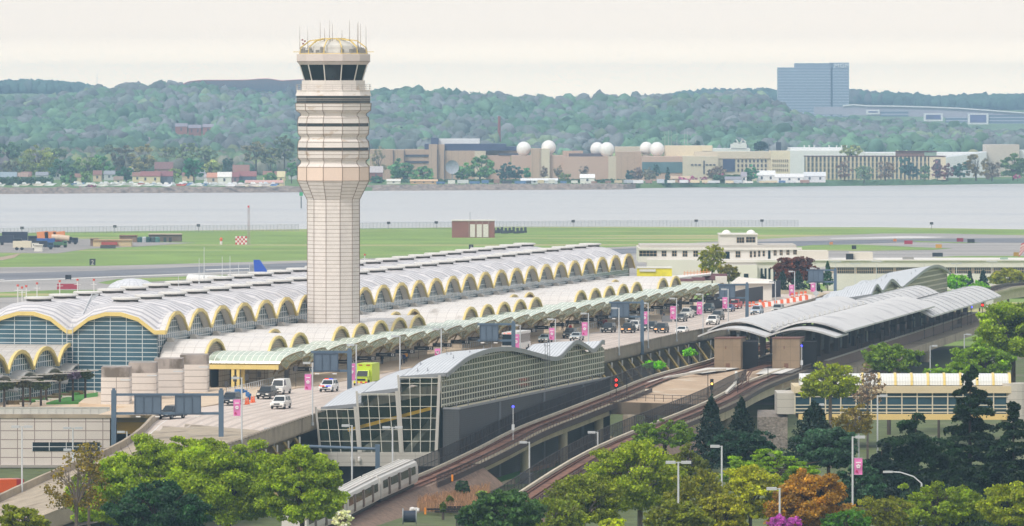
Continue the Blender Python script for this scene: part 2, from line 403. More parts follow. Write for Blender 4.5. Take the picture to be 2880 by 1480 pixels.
sheet('grass_strip', [(275, 795), (330, 785), (660, 772), (560, 784), (420, 793), (300, 799)], .06, grass_m)
sheet('grass_strip', [(2240, 694), (2290, 689), (2420, 688), (2600, 696), (2680, 699), (2620, 703), (2400, 706), (2250, 703)], .08, grass_m)
sheet('grass_strip', [(2560, 677), (2640, 680), (2760, 683), (2700, 684), (2580, 681)], .09, grass_m)
sheet('grass_strip', [(2570, 727), (2700, 720), (3200, 719), (3200, 728), (2600, 731)], .08, grass_m)
sheet('runway_marking', [(2330, 670), (2560, 664), (2670, 667), (2600, 670), (2340, 672)], .10, M('pale_apron', 'c9c6c4', .9, nz=(.03, .08)))
sheet('runway_marking', [(-300, 796), (0, 792), (500, 773), (700, 765), (700, 764), (500, 771), (0, 790), (-300, 794)], .09, whiteline)
sheet('runway_marking', [(575, 758.5), (700, 754), (700, 756), (580, 760.5)], .10, whiteline)
sheet('runway_marking', [(0, 786), (12, 785.5), (12, 787), (0, 787.5)], .10, whiteline)
sheet('gravel_yard', [(-200, 672), (60, 672), (250, 672), (360, 680), (550, 683), (380, 694), (250, 700), (160, 713), (-50, 710), (-200, 700)], .05, M('yard', '8f8a86', .95, nz=(.05, .15)))
sheet('dirt_patch', [(-60, 730), (10, 722), (60, 712), (40, 725), (5, 732)], .06, M('tan_dirt', 'a18c78', .95, nz=(.05, .12)))
# near ground under the station and the roads
gl = MB(); gl.face([(-300, 300, 3.54), (300, 300, 3.54), (300, 1372, 3.54), (-300, 1372, 3.54)])
obj('soil', gl, soil_m, kind='structure')
# ================================================================ TERMINAL WITH THE VAULTED ROOFS
B_ = 13.716; O_ = np.array((-53.3, 995.0)); NB = 27
def T(a, w, z): p = O_ + U * a + W * w; return (p[0], p[1], z)     # a along the terminal, w towards the road
GT = [0, .03, .22, .41, .59, .78, .97, 1.0]; GV = [0, 0, .72, 1, 1, .72, 0, 0]
def gv(t): return float(np.interp(t % 1.0 if abs(t - round(t)) > 1e-9 else 0, GT, GV))
term = thing('airport_terminal', 'long terminal hall with ribbed white vaulted roof and yellow scalloped eaves', 'terminal', T(0, 0, 0))
ts = [n + t for n in range(NB) for t in GT[:-1]] + [NB]
bs = [n + t for n in range(2) for t in GT[:-1]] + [2]
g = MB(); rows = [[T(a * B_, -b * B_, 20.3 + 2.7 * (gv(a) + gv(b)) - gv(a) * gv(b)) for b in bs] for a in ts]
g.grid(rows, lambda i, j: (bs[j] * B_, ts[i] * B_)); g.f = [f[::-1] for f in g.f]; g.uv = {k: v[::-1] for k, v in g.uv.items()}
obj('roof', g, roofw, term)
# grey crown panels around each skylight
g = MB()
for n in range(NB):
    for b in range(2):
        a0, b0 = (n + .41) * B_, (b + .41) * B_; a1, b1 = (n + .59) * B_, (b + .59) * B_
        g.face([T(a0 - 1.0, -b0 + 1.0, 25.0), T(a1 + 1.0, -b0 + 1.0, 25.0), T(a1 + 1.0, -b1 - 1.0, 25.0), T(a0 - 1.0, -b1 - 1.0, 25.0)])
# eave overhang vaults along the road side
g = MB(); g2 = MB(); g3 = MB(); OV = 1.0
for i in range(len(ts) - 1):
    za, zb = 20.3 + 2.7 * gv(ts[i]), 20.3 + 2.7 * gv(ts[i + 1]); a, b = ts[i] * B_, ts[i + 1] * B_
    g.face([T(a, 0, za), T(a, OV, za + .25), T(b, OV, zb + .25), T(b, 0, zb)], [(0, a), (OV, a), (OV, b), (0, b)])
    g2.face([T(a, 0, za - .25), T(b, 0, zb - .25), T(b, OV, zb - .15), T(a, OV, za - .15)])
    q = [(a, za), (b, zb)]
    for (w0, w1) in ((OV, OV + .3),):
        g3.hexa([T(a, w0, za - .3), T(a, w1, za - .3), T(b, w1, zb - .3), T(b, w0, zb - .3)], [T(a, w0, za + .2), T(a, w1, za + .2), T(b, w1, zb + .2), T(b, w0, zb + .2)])
# front (gable) eave
for i in range(len(bs) - 1):
    za, zb = 20.3 + 2.7 * gv(bs[i]), 20.3 + 2.7 * gv(bs[i + 1]); a, b = bs[i] * B_, bs[i + 1] * B_
    g3.hexa([T(-.5, -b, zb - .35), T(-.5, -a, za - .35), T(0, -a, za - .35), T(0, -b, zb - .35)], [T(-.5, -b, zb + .25), T(-.5, -a, za + .25), T(0, -a, za + .25), T(0, -b, zb + .25)])
g3.hexa([T(-.5, 0, 19.95), T(-.5, OV + .3, 19.95), T(0, OV + .3, 19.95), T(0, 0, 19.95)], [T(-.5, 0, 20.55), T(-.5, OV + .3, 20.6), T(0, OV + .3, 20.6), T(0, 0, 20.55)])
obj('eave_vault', g, M('eave_vault_white', 'cecbc9', .5, nz=(.3, .04), lines=(1.35, 1.5, .08, .08), lcol='b5b1ae'), term)
obj('soffit', g2, soffit, term); obj('eave_trim', g3, yellow, term)
# glass walls
g = MB()
for i in range(len(ts) - 1):
    a, b = ts[i] * B_, ts[i + 1] * B_; za, zb = 20.2 + 2.7 * gv(ts[i]), 20.2 + 2.7 * gv(ts[i + 1])
    g.face([T(a, -.1, 14), T(b, -.1, 14), T(b, -.1, zb), T(a, -.1, za)], [(a, 14), (b, 14), (b, zb), (a, za)])
obj('side_glass_wall', g, gl_side, term)
g = MB()
for i in range(len(bs) - 1):
    a, b = bs[i] * B_, bs[i + 1] * B_; za, zb = 20.2 + 2.7 * gv(bs[i]), 20.2 + 2.7 * gv(bs[i + 1])
    g.face([T(.15, -b, 9), T(.15, -a, 9), T(.15, -a, za), T(.15, -b, zb)], [(-b, 9), (-a, 9), (-a, za), (-b, zb)])
obj('front_glass_wall', g, gl_blue, term)
# hidden rear walls close the volume
g = MB(); g.face([T(0, -2 * B_, 4), T(NB * B_, -2 * B_, 4), T(NB * B_, -2 * B_, 20.2), T(0, -2 * B_, 20.2)]); g.face([T(NB * B_, 0, 4), T(NB * B_, 0, 20.2), T(NB * B_, -2 * B_, 20.2), T(NB * B_, -2 * B_, 4)])
obj('rear_wall', g, wall_p, term)
g = MB(); g.box(0, 1, 0, 1, 0, 1); 
disc = MB(); disc.m(0).lathe([(2.05, 24.92), (2.3, 24.98), (2.3, 25.2), (2.1, 25.28), (.2, 25.34)], T(.5 * B_, -.5 * B_, 0)[:2], 20); disc.m(1).lathe([(1.9, 24.3), (1.9, 24.95)], T(.5 * B_, -.5 * B_, 0)[:2], 20)
d0 = obj('skylight', disc, [M('skylight_white', 'cfcdc9', .5, nz=(1.5, .03)), M('skylight_louvre', '57534f', .8)], term)
for n in range(NB):
    for b in range(2):
        if n == 0 and b == 0: continue
        c = d0.copy(); sc.collection.objects.link(c); v = U * n * B_ - W * b * B_; c.location = (v[0], v[1], 0)
# lattice catwalk over the valley, and masts on the roof
g = MB()
for k in range(5):
    g.tube([T(1 + k * .5, -B_ + .5 + k * .1, 20.6 + k * .4), T(7 + k * .3, -B_ + 1.2, 24.6 + k * .3), T(9, -B_ + 2, 25.6)], .06)
g.tube([T(-.6, -B_ - .3, 13), T(-.6, -B_ - .3, 21.5)], .07); g.tube([T(-.6, -B_ + .6, 13), T(-.6, -B_ + .6, 21.5)], .07)
for z in np.arange(13.5, 21, .9): g.bar(T(-.6, -B_ - .3, z), T(-.6, -B_ + .6, z), .05)
obj('roof_ladder', g, lampw, term)
for i, (px, top, base, Y) in enumerate([(560, 727, 800, 1085), (574, 695, 783, 1090), (625, 722, 780, 1120), (647, 720, 778, 1125), (502, 775, 820, 1060), (671, 738, 770, 1150), (702, 740, 775, 1170)]):
    g = MB(); g.bar(Q(px, base, Y), Q(px, top, Y), .09, .04); g.bar(Q(px, base, Y), Q(px, base - 6, Y), .16)
    one('roof_mast', g, lampw, 'thin white mast on the terminal roof, %s of seven from the left' % ordn([4, 5, 3, 6, 0, 1, 2].index(i) if False else [502, 560, 574, 625, 647, 671, 702].index(px)), 'mast', 'masts on the terminal roof')
# ---------------------------------------------------------------- ticket hall: white barrel vaults stepping in and out
FWD = {1, 2, 4, 5, 6, 7, 8, 11, 12, 13, 14, 15, 18, 19, 20, 21, 22, 24, 25}
hall = thing('ticket_hall', 'lower hall of white barrel vaults with yellow rimmed ends between the terminal and the kerb', 'terminal wing', T(0, 5, 0))
roof, rim, gab, wall = MB(), MB(), MB(), MB()
AR = [(-.5, 0), (-.47, .02), (-.42, .30), (-.30, .70), (-.15, .93), (0, 1), (.15, .93), (.30, .70), (.42, .30), (.47, .02), (.5, 0)]
gable_m = M('gable_louvre', 'b5a794', .8, lines=(0, .3, 0, .07), lcol='7f7467', nz=(.6, .06))
for n in range(0, 26):
    rim, gab, vents = MB(), MB(), MB(); w1 = 13.3 if n in FWD else 6.3; c = (n + .5) * B_; z0 = 16.1; 
    if n == 0: w1 = 7.0
    if n == 3: w1 = 5.8
    for i in range(len(AR) - 1):
        (s0, h0), (s1, h1) = AR[i], AR[i + 1]; a, b = c + s0 * B_, c + s1 * B_; za, zb = z0 + 2.9 * h0, z0 + 2.9 * h1
        roof.face([T(a, .1, za), T(a, w1, za), T(b, w1, zb), T(b, .1, zb)], [(0, a), (w1, a), (w1, b), (0, b)])
        rim.hexa([T(a, w1, za - .28), T(a, w1 + .35, za - .28), T(b, w1 + .35, zb - .28), T(b, w1, zb - .28)], [T(a, w1, za + .14), T(a, w1 + .35, za + .14), T(b, w1 + .35, zb + .14), T(b, w1, zb + .14)])
        gab.face([T(a, w1 - .25, 12), T(b, w1 - .25, 12), T(b, w1 - .25, zb - .05), T(a, w1 - .25, za - .05)], [(a, 12), (b, 12), (b, zb), (a, za)])
    for s_, z in ((-1, 0), (1, 0)):
        a = c + s_ * .497 * B_; wall.face([T(a, .1, 12), T(a, w1 - .25, 12), T(a, w1 - .25, 16.2), T(a, .1, 16.2)])
    # vent hood where the vault meets the clerestory
    for s_ in (-.1,):
        vents.hexa([T(c + s_ * B_ - 1.2, .2, 18.6), T(c + s_ * B_ - 1.2, 1.5, 18.6), T(c + s_ * B_ + 1.2, 1.5, 18.6), T(c + s_ * B_ + 1.2, .2, 18.6)], [T(c + s_ * B_ - .7, .2, 19.25), T(c + s_ * B_ - .7, .8, 19.25), T(c + s_ * B_ + .7, .8, 19.25), T(c + s_ * B_ + .7, .2, 19.25)])
    obj('vault_rim', rim, yellow, hall); obj('end_wall', gab, gable_m, hall); obj('roof_vent', vents, M('hood_grey', 'c0b8ae', .7), hall)
wall.hexa([T(-.35, 0, 15.9), T(-.35, 7.2, 15.9), T(0, 7.2, 15.9), T(0, 0, 15.9)], [T(-.35, 0, 16.35), T(-.35, 7.2, 16.35), T(0, 7.2, 16.35), T(0, 0, 16.35)])
obj('vault_roof', roof, roofp, hall); obj('side_wall', wall, wall_p, hall)
# ---------------------------------------------------------------- green glass canopies over the kerb
gcan = M('green_canopy_glass', 'b9c7b8', .25, lines=(.95, 2.4, .12, .14), lcol='e3e4da', nz=(.5, .06), stain=('96a08c', .4, .6))
gcan.node_tree.nodes['Principled BSDF'].inputs['Alpha'].default_value = .93
frame_y = M('canopy_frame', '7f6c42', .6)
can0 = thing('kerb_canopy', 'pale green glass barrel canopy nearest the camera, on yellow beam and post', 'canopy', T(.5 * B_, 14, 12), -math.atan2(UX, UY))
def canopy_parts(root, wstart, first=False):
    c = .5 * B_; A, Bm, C, S, G2 = MB(), MB(), MB(), MB(), MB(); z0, am, hw = 15.55, 1.75, 6.5; w1 = 20.6
    prof = [(math.sin(t) * hw, z0 + am * (math.cos(t * .96) - math.cos(1.57 * .96)) / (1 - math.cos(1.57 * .96))) for t in np.linspace(-1.57, 1.57, 13)]
    def trim(s, k): return w1 - 1.7 * (s / hw) ** 2 - k
    rows = [[T(c + s, wstart, z), T(c + s, (wstart + trim(s, 0)) / 2, z), T(c + s, trim(s, 0), z)] for s, z in prof]
    arc = [0]
    for p_, q_ in zip(prof[:-1], prof[1:]): arc.append(arc[-1] + math.hypot(q_[0] - p_[0], q_[1] - p_[1]))
    A.grid(rows, lambda i, j: ([wstart, (wstart + trim(prof[i][0], 0)) / 2, trim(prof[i][0], 0)][j], arc[i]))
    # drop-down lattice end
    low = [T(c + s * .96, trim(s, 0) + 1.0, z - .75) for s, z in prof]; up = [T(c + s, trim(s, 0), z) for s, z in prof]
    G2.grid([up, low])
    Bm.tube(up, .10); Bm.tube(low, .07)
    for i in range(0, 13, 2): Bm.bar(up[i], low[i], .06)
    for i in (2, 4, 6, 8, 10): Bm.bar(up[i], T(c + prof[i][0] * .5, w1 - 2.4, 15.3), .07)
    Bm.tube([T(c - hw, wstart, z0), T(c - hw, w1 - 1.7, z0)], .16); Bm.tube([T(c + hw, wstart, z0), T(c + hw, w1 - 1.7, z0)], .16)
    Bm.bar(T(c - hw, w1 - 2.2, z0 - .1), T(c + hw, w1 - 2.2, z0 - .1), .1)
    for s in (-1, 1): Bm.bar(T(c + s * hw, w1 - 2.0, z0), T(c + s * 1.5, w1 - 4, 13.9), .13)
    obj('glass_vault', A, gcan, root); obj('glass_end', G2, M('canopy_end_glass', '8d9478', .3, alpha=.4), root); obj('frame', Bm, frame_y, root)
    if not first:
        S.m(0); p0, p1 = T(c - 7.2, 17.8, 14.05), T(c - 7.2, 21.0, 14.05); d = T(c - 7.45, 17.8, 14.05)
        S.hexa([T(c - 7.5, 17.7, 14.05), T(c - 7.5, 20.9, 14.05), T(c - 7.2, 20.9, 14.05), T(c - 7.2, 17.7, 14.05)], [T(c - 7.5, 17.7, 14.65), T(c - 7.5, 20.9, 14.65), T(c - 7.2, 20.9, 14.65), T(c - 7.2, 17.7, 14.65)])
        sg = obj('hanging_sign', S, black, root)
        S2 = MB(); S2.face([T(c - 7.51, 20.25, 14.15), T(c - 7.51, 20.7, 14.15), T(c - 7.51, 20.7, 14.55), T(c - 7.51, 20.25, 14.55)])
        S2.face([T(c - 7.51, 18.3, 14.31), T(c - 7.51, 19.6, 14.31), T(c - 7.51, 19.6, 14.37), T(c - 7.51, 18.3, 14.37)]); obj('sign_face', S2, M('sign_white', 'd0cfcc', .6), sg)
        S3 = MB(); S3.face([T(c - 7.52, 20.38, 14.22), T(c - 7.52, 20.58, 14.22), T(c - 7.52, 20.58, 14.48), T(c - 7.52, 20.38, 14.48)]); obj('sign_symbol', S3, black, sg)
canopy_parts(can0, 7.4, True)
can1 = thing('kerb_canopy', '', 'canopy', T(1.5 * B_, 14, 12), -math.atan2(UX, UY), 'green glass canopies along the kerb')
_O = O_.copy(); O_ = O_ + U * B_; canopy_parts(can1, 12.6); O_ = _O
can1['label'] = 'green glass barrel canopy with hanging black sign, second along the kerb from the camera end'
for n in range(2, 27):
    p = T((n + .5) * B_, 14, 12); dup(can1, p, None, 'green glass barrel canopy with hanging black sign, %s along the kerb from the camera end' % ordn(n), 'green glass canopies along the kerb')
can0['group'] = 'green glass canopies along the kerb'
g = MB()   # yellow portal beams and posts of the first canopy
a0 = .5 * B_ - 6.6
g.hexa([T(a0 - .3, 7.2, 14.8), T(a0 - .3, 18.7, 14.8), T(a0 + .1, 18.7, 14.8), T(a0 + .1, 7.2, 14.8)], [T(a0 - .3, 7.2, 15.45), T(a0 - .3, 18.7, 15.45), T(a0 + .1, 18.7, 15.45), T(a0 + .1, 7.2, 15.45)])
for w_ in (11.4, 12.2): g.hexa([T(a0 - .2, w_, 12), T(a0 - .2, w_ + .45, 12), T(a0 + .2, w_ + .45, 12), T(a0 + .2, w_, 12)], [T(a0 - .2, w_, 14.8), T(a0 - .2, w_ + .45, 14.8), T(a0 + .2, w_ + .45, 14.8), T(a0 + .2, w_, 14.8)])
obj('portal_frame', g, yellow, can0)
# facade of the hall under the canopies: panels, doors, shade-coloured sheets in open bays, yellow columns
fac = thing('terminal_facade', 'beige panelled kerbside facade with dark doorways under the green canopies', 'facade', T(0, 13, 12))
for n in range(0, 27):
    g, dr, yc = MB(), MB(), MB(); fw = n in FWD; w_ = 13.6 if fw else 12.6; c0, c1 = n * B_ + .3, (n + 1) * B_ - .3
    if fw:
        g.face([T(c0, w_, 12), T(c1, w_, 12), T(c1, w_, 15.9), T(c0, w_, 15.9)]); g.face([T(c0, w_, 12), T(c0, w_, 15.9), T(c0, w_ - 6, 15.9), T(c0, w_ - 6, 12)])
        if n % 3 == 1: dr.hexa([T(c1 - 3, w_, 12), T(c1 - 3, w_ + .1, 12), T(c1 - .6, w_ + .1, 12), T(c1 - .6, w_, 12)], [T(c1 - 3, w_, 14.8), T(c1 - 3, w_ + .1, 14.8), T(c1 - .6, w_ + .1, 14.8), T(c1 - .6, w_, 14.8)])
    else:
        dr.face([T(c0, 8.2, 12), T(c1, 8.2, 12), T(c1, 8.2, 15.9), T(c0, 8.2, 15.9)])  # dark sheet painted as the shade of the open set-back bay
        g.face([T(c0 + 1.5, 9.0, 12), T(c1 - 5, 9.0, 12), T(c1 - 5, 9.0, 15.2), T(c0 + 1.5, 9.0, 15.2)]); g.face([T(c1 + .2, 8, 12), T(c1 + .2, 13.5, 12), T(c1 + .2, 13.5, 15.9), T(c1 + .2, 8, 15.9)])
        yc.hexa([T(c0 + 1, 12.6, 12), T(c0 + 1, 13.1, 12), T(c0 + 1.5, 13.1, 12), T(c0 + 1.5, 12.6, 12)], [T(c0 + 1, 12.6, 15.8), T(c0 + 1, 13.1, 15.8), T(c0 + 1.5, 13.1, 15.8), T(c0 + 1.5, 12.6, 15.8)])
    obj('wall_panel', g, wall_p, fac)
    if dr.v: obj('doorway_or_bay_shade', dr, M('door_and_bay_dark', '2d2b2b', .5), fac)
    if yc.v: obj('column', yc, yellow, fac)
# ---------------------------------------------------------------- front garden building on the left with its own small vaults
gb = thing('garden_wing', 'low wing with scalloped yellow eaves and glass wall behind the roof garden', 'terminal wing', (-66, 975, 0))
def G_(a, w, z): p = np.array((-66.3, 1001.0)) - U * a + W * w; return (p[0], p[1], z)
roof, rim, gw, ho = MB(), MB(), MB(), MB(); SP = 4.35 * 3.1
for n in range(6):
    c = 3.2 + n * SP * .98 - 0.3
    for i in range(len(AR) - 1):
        (s0, h0), (s1, h1) = AR[i], AR[i + 1]; a, b = c + s0 * SP, c + s1 * SP; za, zb = 15.6 + 2.7 * h0, 15.6 + 2.7 * h1
        if a < -.2: continue
        roof.face([G_(a, -14, za), G_(b, -14, zb), G_(b, 0, zb), G_(a, 0, za)], [(0, a), (0, b), (14, b), (14, a)])
        rim.hexa([G_(a, -.05, za - .3), G_(b, -.05, zb - .3), G_(b, .4, zb - .3), G_(a, .4, za - .3)], [G_(a, -.05, za + .25), G_(b, -.05, zb + .25), G_(b, .4, zb + .25), G_(a, .4, za + .25)])
        gw.face([G_(a, -.4, 8), G_(a, -.4, za - .05), G_(b, -.4, zb - .05), G_(b, -.4, 8)], [(-a, 8), (-a, za), (-b, zb), (-b, 8)])
        if abs(s0) < .45: ho.hexa([G_(a, -.4, za - 2.9), G_(b, -.4, zb - 2.9), G_(b, 1.6, zb - 3.1), G_(a, 1.6, za - 3.1)], [G_(a, -.4, za - 2.7), G_(b, -.4, zb - 2.7), G_(b, 1.6, zb - 2.9), G_(a, 1.6, za - 2.9)])
obj('vault_roof', roof, M('garden_roof', 'b9b4ae', .6, lines=(1.6, 1.4, .1, .1), lcol='9d9892', nz=(.3, .08)), gb); obj('eave_trim', rim, yellow, gb)
obj('glass_wall', gw, gl_side, gb); obj('door_hood', ho, M('hood_metal', 'a9a7a4', .5), gb)
# ================================================================ CONTROL TOWER
TX, TY = -29.1, 1078.0
tw = thing('control_tower', 'tall beige twelve-sided airport control tower with dark slanted cab windows', 'control tower', (TX, TY, 0))
PH = math.radians(-90 + .9); TC = (TX, TY)
k = 1 / math.cos(math.radians(15)); kk = 1.0
def ring(mb, prof): return mb.lathe([(r * 1.05, z + 5) for r, z in prof], TC, 12, PH + math.radians(15 - .5))
g = MB(); ring(g, [(4.16, 7), (4.16, 33.8)]); obj('shaft', g, panel_t, tw)
g = MB(); ring(g, [(4.16, 33.8), (5.7, 36.9)]); obj('flared_neck', g, panel_t, tw)
g = MB(); ring(g, [(5.7, 36.9), (5.72, 39.2)]); obj('beige_band', g, panel_b, tw)
def wb(z0, z1, r): g = MB(); ring(g, [(r - .12, z0), (r - .12, z1)]); obj('window_band', g, dglass, tw)
g = MB(); ring(g, [(5.72, 39.2), (5.2, 39.75), (5.18, 40.15), (5.62, 40.55), (5.7, 41.85)]); obj('panel_ring', g, panel_h, tw); wb(41.85, 42.35, 5.7)
g = MB(); ring(g, [(5.7, 42.35), (5.6, 43.3), (5.2, 43.75), (5.2, 44.05), (5.62, 44.5), (5.7, 45.75)]); obj('panel_ring', g, panel_h, tw); wb(45.75, 46.3, 5.7)
g = MB(); ring(g, [(5.7, 46.3), (5.6, 47.2), (5.22, 47.5), (5.22, 47.85), (5.95, 48.35), (6.02, 49.55)]); obj('panel_ring', g, panel_h, tw); wb(49.55, 50.75, 6.02)
g = MB(); ring(g, [(6.05, 50.75), (5.85, 51.45), (5.9, 51.55), (5.9, 51.7), (5.05, 51.72), (5.05, 53.25)]); obj('panel_ring', g, panel_h, tw)
g = MB(); ring(g, [(4.6, 53.25), (5.36, 55.8)]); obj('cab_window', g, M('cab_glass', '151b22', .05, nz=(.35, .5)), tw)
g = MB(); ring(g, [(5.44, 55.8), (5.85, 56.3), (5.9, 57.5), (5.6, 57.55)]); obj('cab_roof_band', g, M('cab_band', 'cfc4c0', .6, nz=(.4, .04)), tw)
def edge(prof, r_, off=.04):
    g = MB()
    for i in range(12):
        th = PH + math.radians(15 - .5) + i * math.pi / 6; pts = [(TX + (r * 1.05 + off) * math.cos(th), TY + (r * 1.05 + off) * math.sin(th), z + 5) for r, z in prof]; g.tube(pts, r_)
    return g
sm = edge([(4.16, 7), (4.16, 33.8), (5.7, 36.9), (5.72, 39.2), (5.2, 39.75), (5.18, 40.15), (5.62, 40.55), (5.7, 42.35), (5.6, 43.3), (5.2, 43.75), (5.2, 44.05), (5.62, 44.5), (5.7, 46.3), (5.6, 47.2), (5.22, 47.5), (5.22, 47.85), (5.95, 48.35), (6.02, 49.55)], .042)
for r, z in [(5.74, 36.95), (5.74, 39.15), (5.64, 40.6), (5.72, 41.8), (5.64, 43.25), (5.64, 44.55), (5.64, 45.7), (5.62, 47.15), (5.97, 48.4), (6.05, 49.5), (5.66, 41.2), (5.66, 45.1), (6.0, 49.0), (5.9, 56.35)]:
    pts = [(TX + r * 1.05 * math.cos(PH + math.radians(14.5) + i * math.pi / 6), TY + r * 1.05 * math.sin(PH + math.radians(14.5) + i * math.pi / 6), z + 5) for i in range(13)]; sm.tube(pts, .035)
obj('panel_joints', sm, seam, tw)
obj('cab_mullion', edge([(4.6, 53.25), (5.36, 55.8)], .11, .02), M('cab_frame', 'd6d2cc', .5), tw)
def loop(r, z, n=12): return [(TX + r * math.cos(PH + math.radians(14.5) + i * 2 * math.pi / n), TY + r * math.sin(PH + math.radians(14.5) + i * 2 * math.pi / n), z + 5) for i in range(n + 1)]
g = MB(); 
for z in (51.95, 52.25, 52.6): g.tube(loop(6.1, z, 24), .035)
for p in loop(6.1, 51.6, 24): g.bar(p, (p[0], p[1], p[2] + 1), .035)
for z in (50.05, 50.3): g.tube(loop(6.35, z, 12), .035)
obj('walkway_railing', g, M('railing_grey', 'b7b0aa', .6), tw)
g = MB(); g.tube(loop(5.6, 57.75), .05); g.tube(loop(5.6, 58.5), .05)
for p in loop(5.6, 57.5, 24): g.bar(p, (p[0], p[1], p[2] + 1.0), .03)
obj('roof_railing', g, M('railing_grey'), tw)
g = MB()
for i in range(12):
    th = PH + math.radians(14.5) + i * math.pi / 6
    q = lambda r, z: (TX + r * math.cos(th), TY + r * math.sin(th), z + 5)
    g.tube([q(5.6, 57.5), q(5.5, 58.6), q(4.0, 59.7), q(1.9, 60.0)], .11)
g.tube(loop(1.95, 60.05), .13); g.tube(loop(5.75, 57.6), .07); g.bar((TX - 6.6, TY, 62.9), (TX - 5.3, TY, 62.9), .08); g.bar((TX + 5.3, TY, 62.9), (TX + 6.6, TY, 62.9), .08)
obj('roof_frame', g, M('pale_yellow', 'd8bf78', .6, nz=(1, .1)), tw)
g = MB(); ring(g, [(4.6, 57.5), (4.1, 58.9), (2.0, 59.7), (1.9, 60.05)]); obj('cab_roof_dome', g, M('roof_membrane', 'c3c1bb', .7, nz=(1, .15)), tw)
g = MB(); R2 = random.Random(4)
for i in range(26):
    a = R2.uniform(0, 6.28); r = R2.uniform(4.9, 5.4); x, y = TX + r * math.cos(a), TY + r * math.sin(a); g.obox((x, y), (1, .3), .5, .4, 62.5, 62.8 + R2.uniform(.3, .9))
obj('roof_equipment', g, M('equip_grey', '8f8d8a', .7), tw)
for i, (dx, top) in enumerate([(-5.55, 61.9), (-4.1, 61.4), (-2.25, 62.6), (-1.35, 61.6), (-.7, 62.9), (-.1, 62.3), (1.3, 61.3), (2.7, 62.9), (3.85, 62.4), (4.1, 62.6), (4.35, 62.3), (5.35, 61.8)]):
    g = MB(); yy = TY + (-1) ** i * (2.0 if abs(dx) > 4.6 else 3.0); g.bar((TX + dx, yy, 63.4 if abs(dx) > 3 else 64.6), (TX + dx, yy, top + 5.2), .07, .025)
    obj('antenna', g, M('antenna_brown', '8a7c74', .6), tw)
# red obstruction lamps
g = MB()
for dx, z in ((-4.9, 64.1), (-4.6, 64.5), (-5.0, 64.7)): g.lathe([(.13, z), (.15, z + .25)], (TX + dx, TY - 2), 8)
obj('obstruction_lamp', g, M('lamp_red_dull', '8c3a34', .5), tw)
# ================================================================ ROADWAY ON ITS VIADUCT
Z_ = 12.0
left_e = [P(2120, 842, Z_), P(2031, 863, Z_), P(1871, 898, Z_), P(1654, 938, Z_), P(975, 1071, Z_), P(824, 1095, Z_), P(628, 1137, Z_), P(520, 1153, Z_), P(440, 1182, Z_), P(394, 1226, 11.4), P(315, 1277, 10.4), P(166, 1337, 8.6), P(0, 1412, 6.4), P(-260, 1540, 3.7)]
right_e = [P(2330, 842, Z_), P(2095, 917, Z_), P(1900, 957, Z_), P(1696, 1005, Z_), P(1400, 1062, Z_), P(1100, 1125, Z_), P(885, 1188, Z_), P(669, 1264, Z_), P(560, 1306, 11.6), P(400, 1370, 10.2), P(250, 1425, 8.2), P(60, 1500, 6), P(-200, 1600, 3.7)]
def resample(path, n):
    d = [0]
    for a, b in zip(path[:-1], path[1:]): d.append(d[-1] + math.dist(a, b))
    return [tuple(np.interp(t, d, [p[k] for p in path]) for k in range(3)) for t in np.linspace(0, d[-1], n)]
Lp, Rp = resample(smooth_path(left_e, 4), 70), resample(smooth_path(right_e, 4), 70)
via = thing('elevated_roadway', 'elevated concrete roadway with parapets in front of the terminal', 'viaduct', (0, 1000, 3.5))
g = MB(); dn = lambda p, d: (p[0], p[1], p[2] - d)
rows = [[dn(a, .02), dn(b, .02), dn(b, 1.0), dn(a, 1.0)] for a, b in zip(Lp, Rp)]; g.grid([[r[0], r[1], r[2], r[3], r[0]] for r in rows]); obj('deck', g, conc, via)
g = MB(); g.grid([[(a[0] * (1 - t) + b[0] * t, a[1] * (1 - t) + b[1] * t, a[2] + .02) for t in (0, .25, .5, .75, 1)] for a, b in zip(Lp, Rp)])
obj('road', g, asph, kind='structure')
g = MB()
for t in (.22, .30, .40, .47, .58, .65, .76, .83):
    pts = [((a[0] * (1 - t) + b[0] * t), (a[1] * (1 - t) + b[1] * t), a[2] + .026) for a, b in zip(Lp, Rp)]; g.grid([[q, r] for q, r in zip(offset_path(pts, .32), offset_path(pts, -.32))])
obj('road_wear', g, M('tyre_wear', 'b3a79e', .9, nz=(.3, .06)), kind='structure')
g = MB()
for i in range(2, 68, 3): a, b = Lp[i], Rp[i]; g.face([(a[0], a[1], a[2] + .032), (b[0], b[1], b[2] + .032), (b[0], b[1] + .22, b[2] + .032), (a[0], a[1] + .22, a[2] + .032)])
obj('road_joint', g, M('joint_dark', '8d8279', .9), kind='structure')
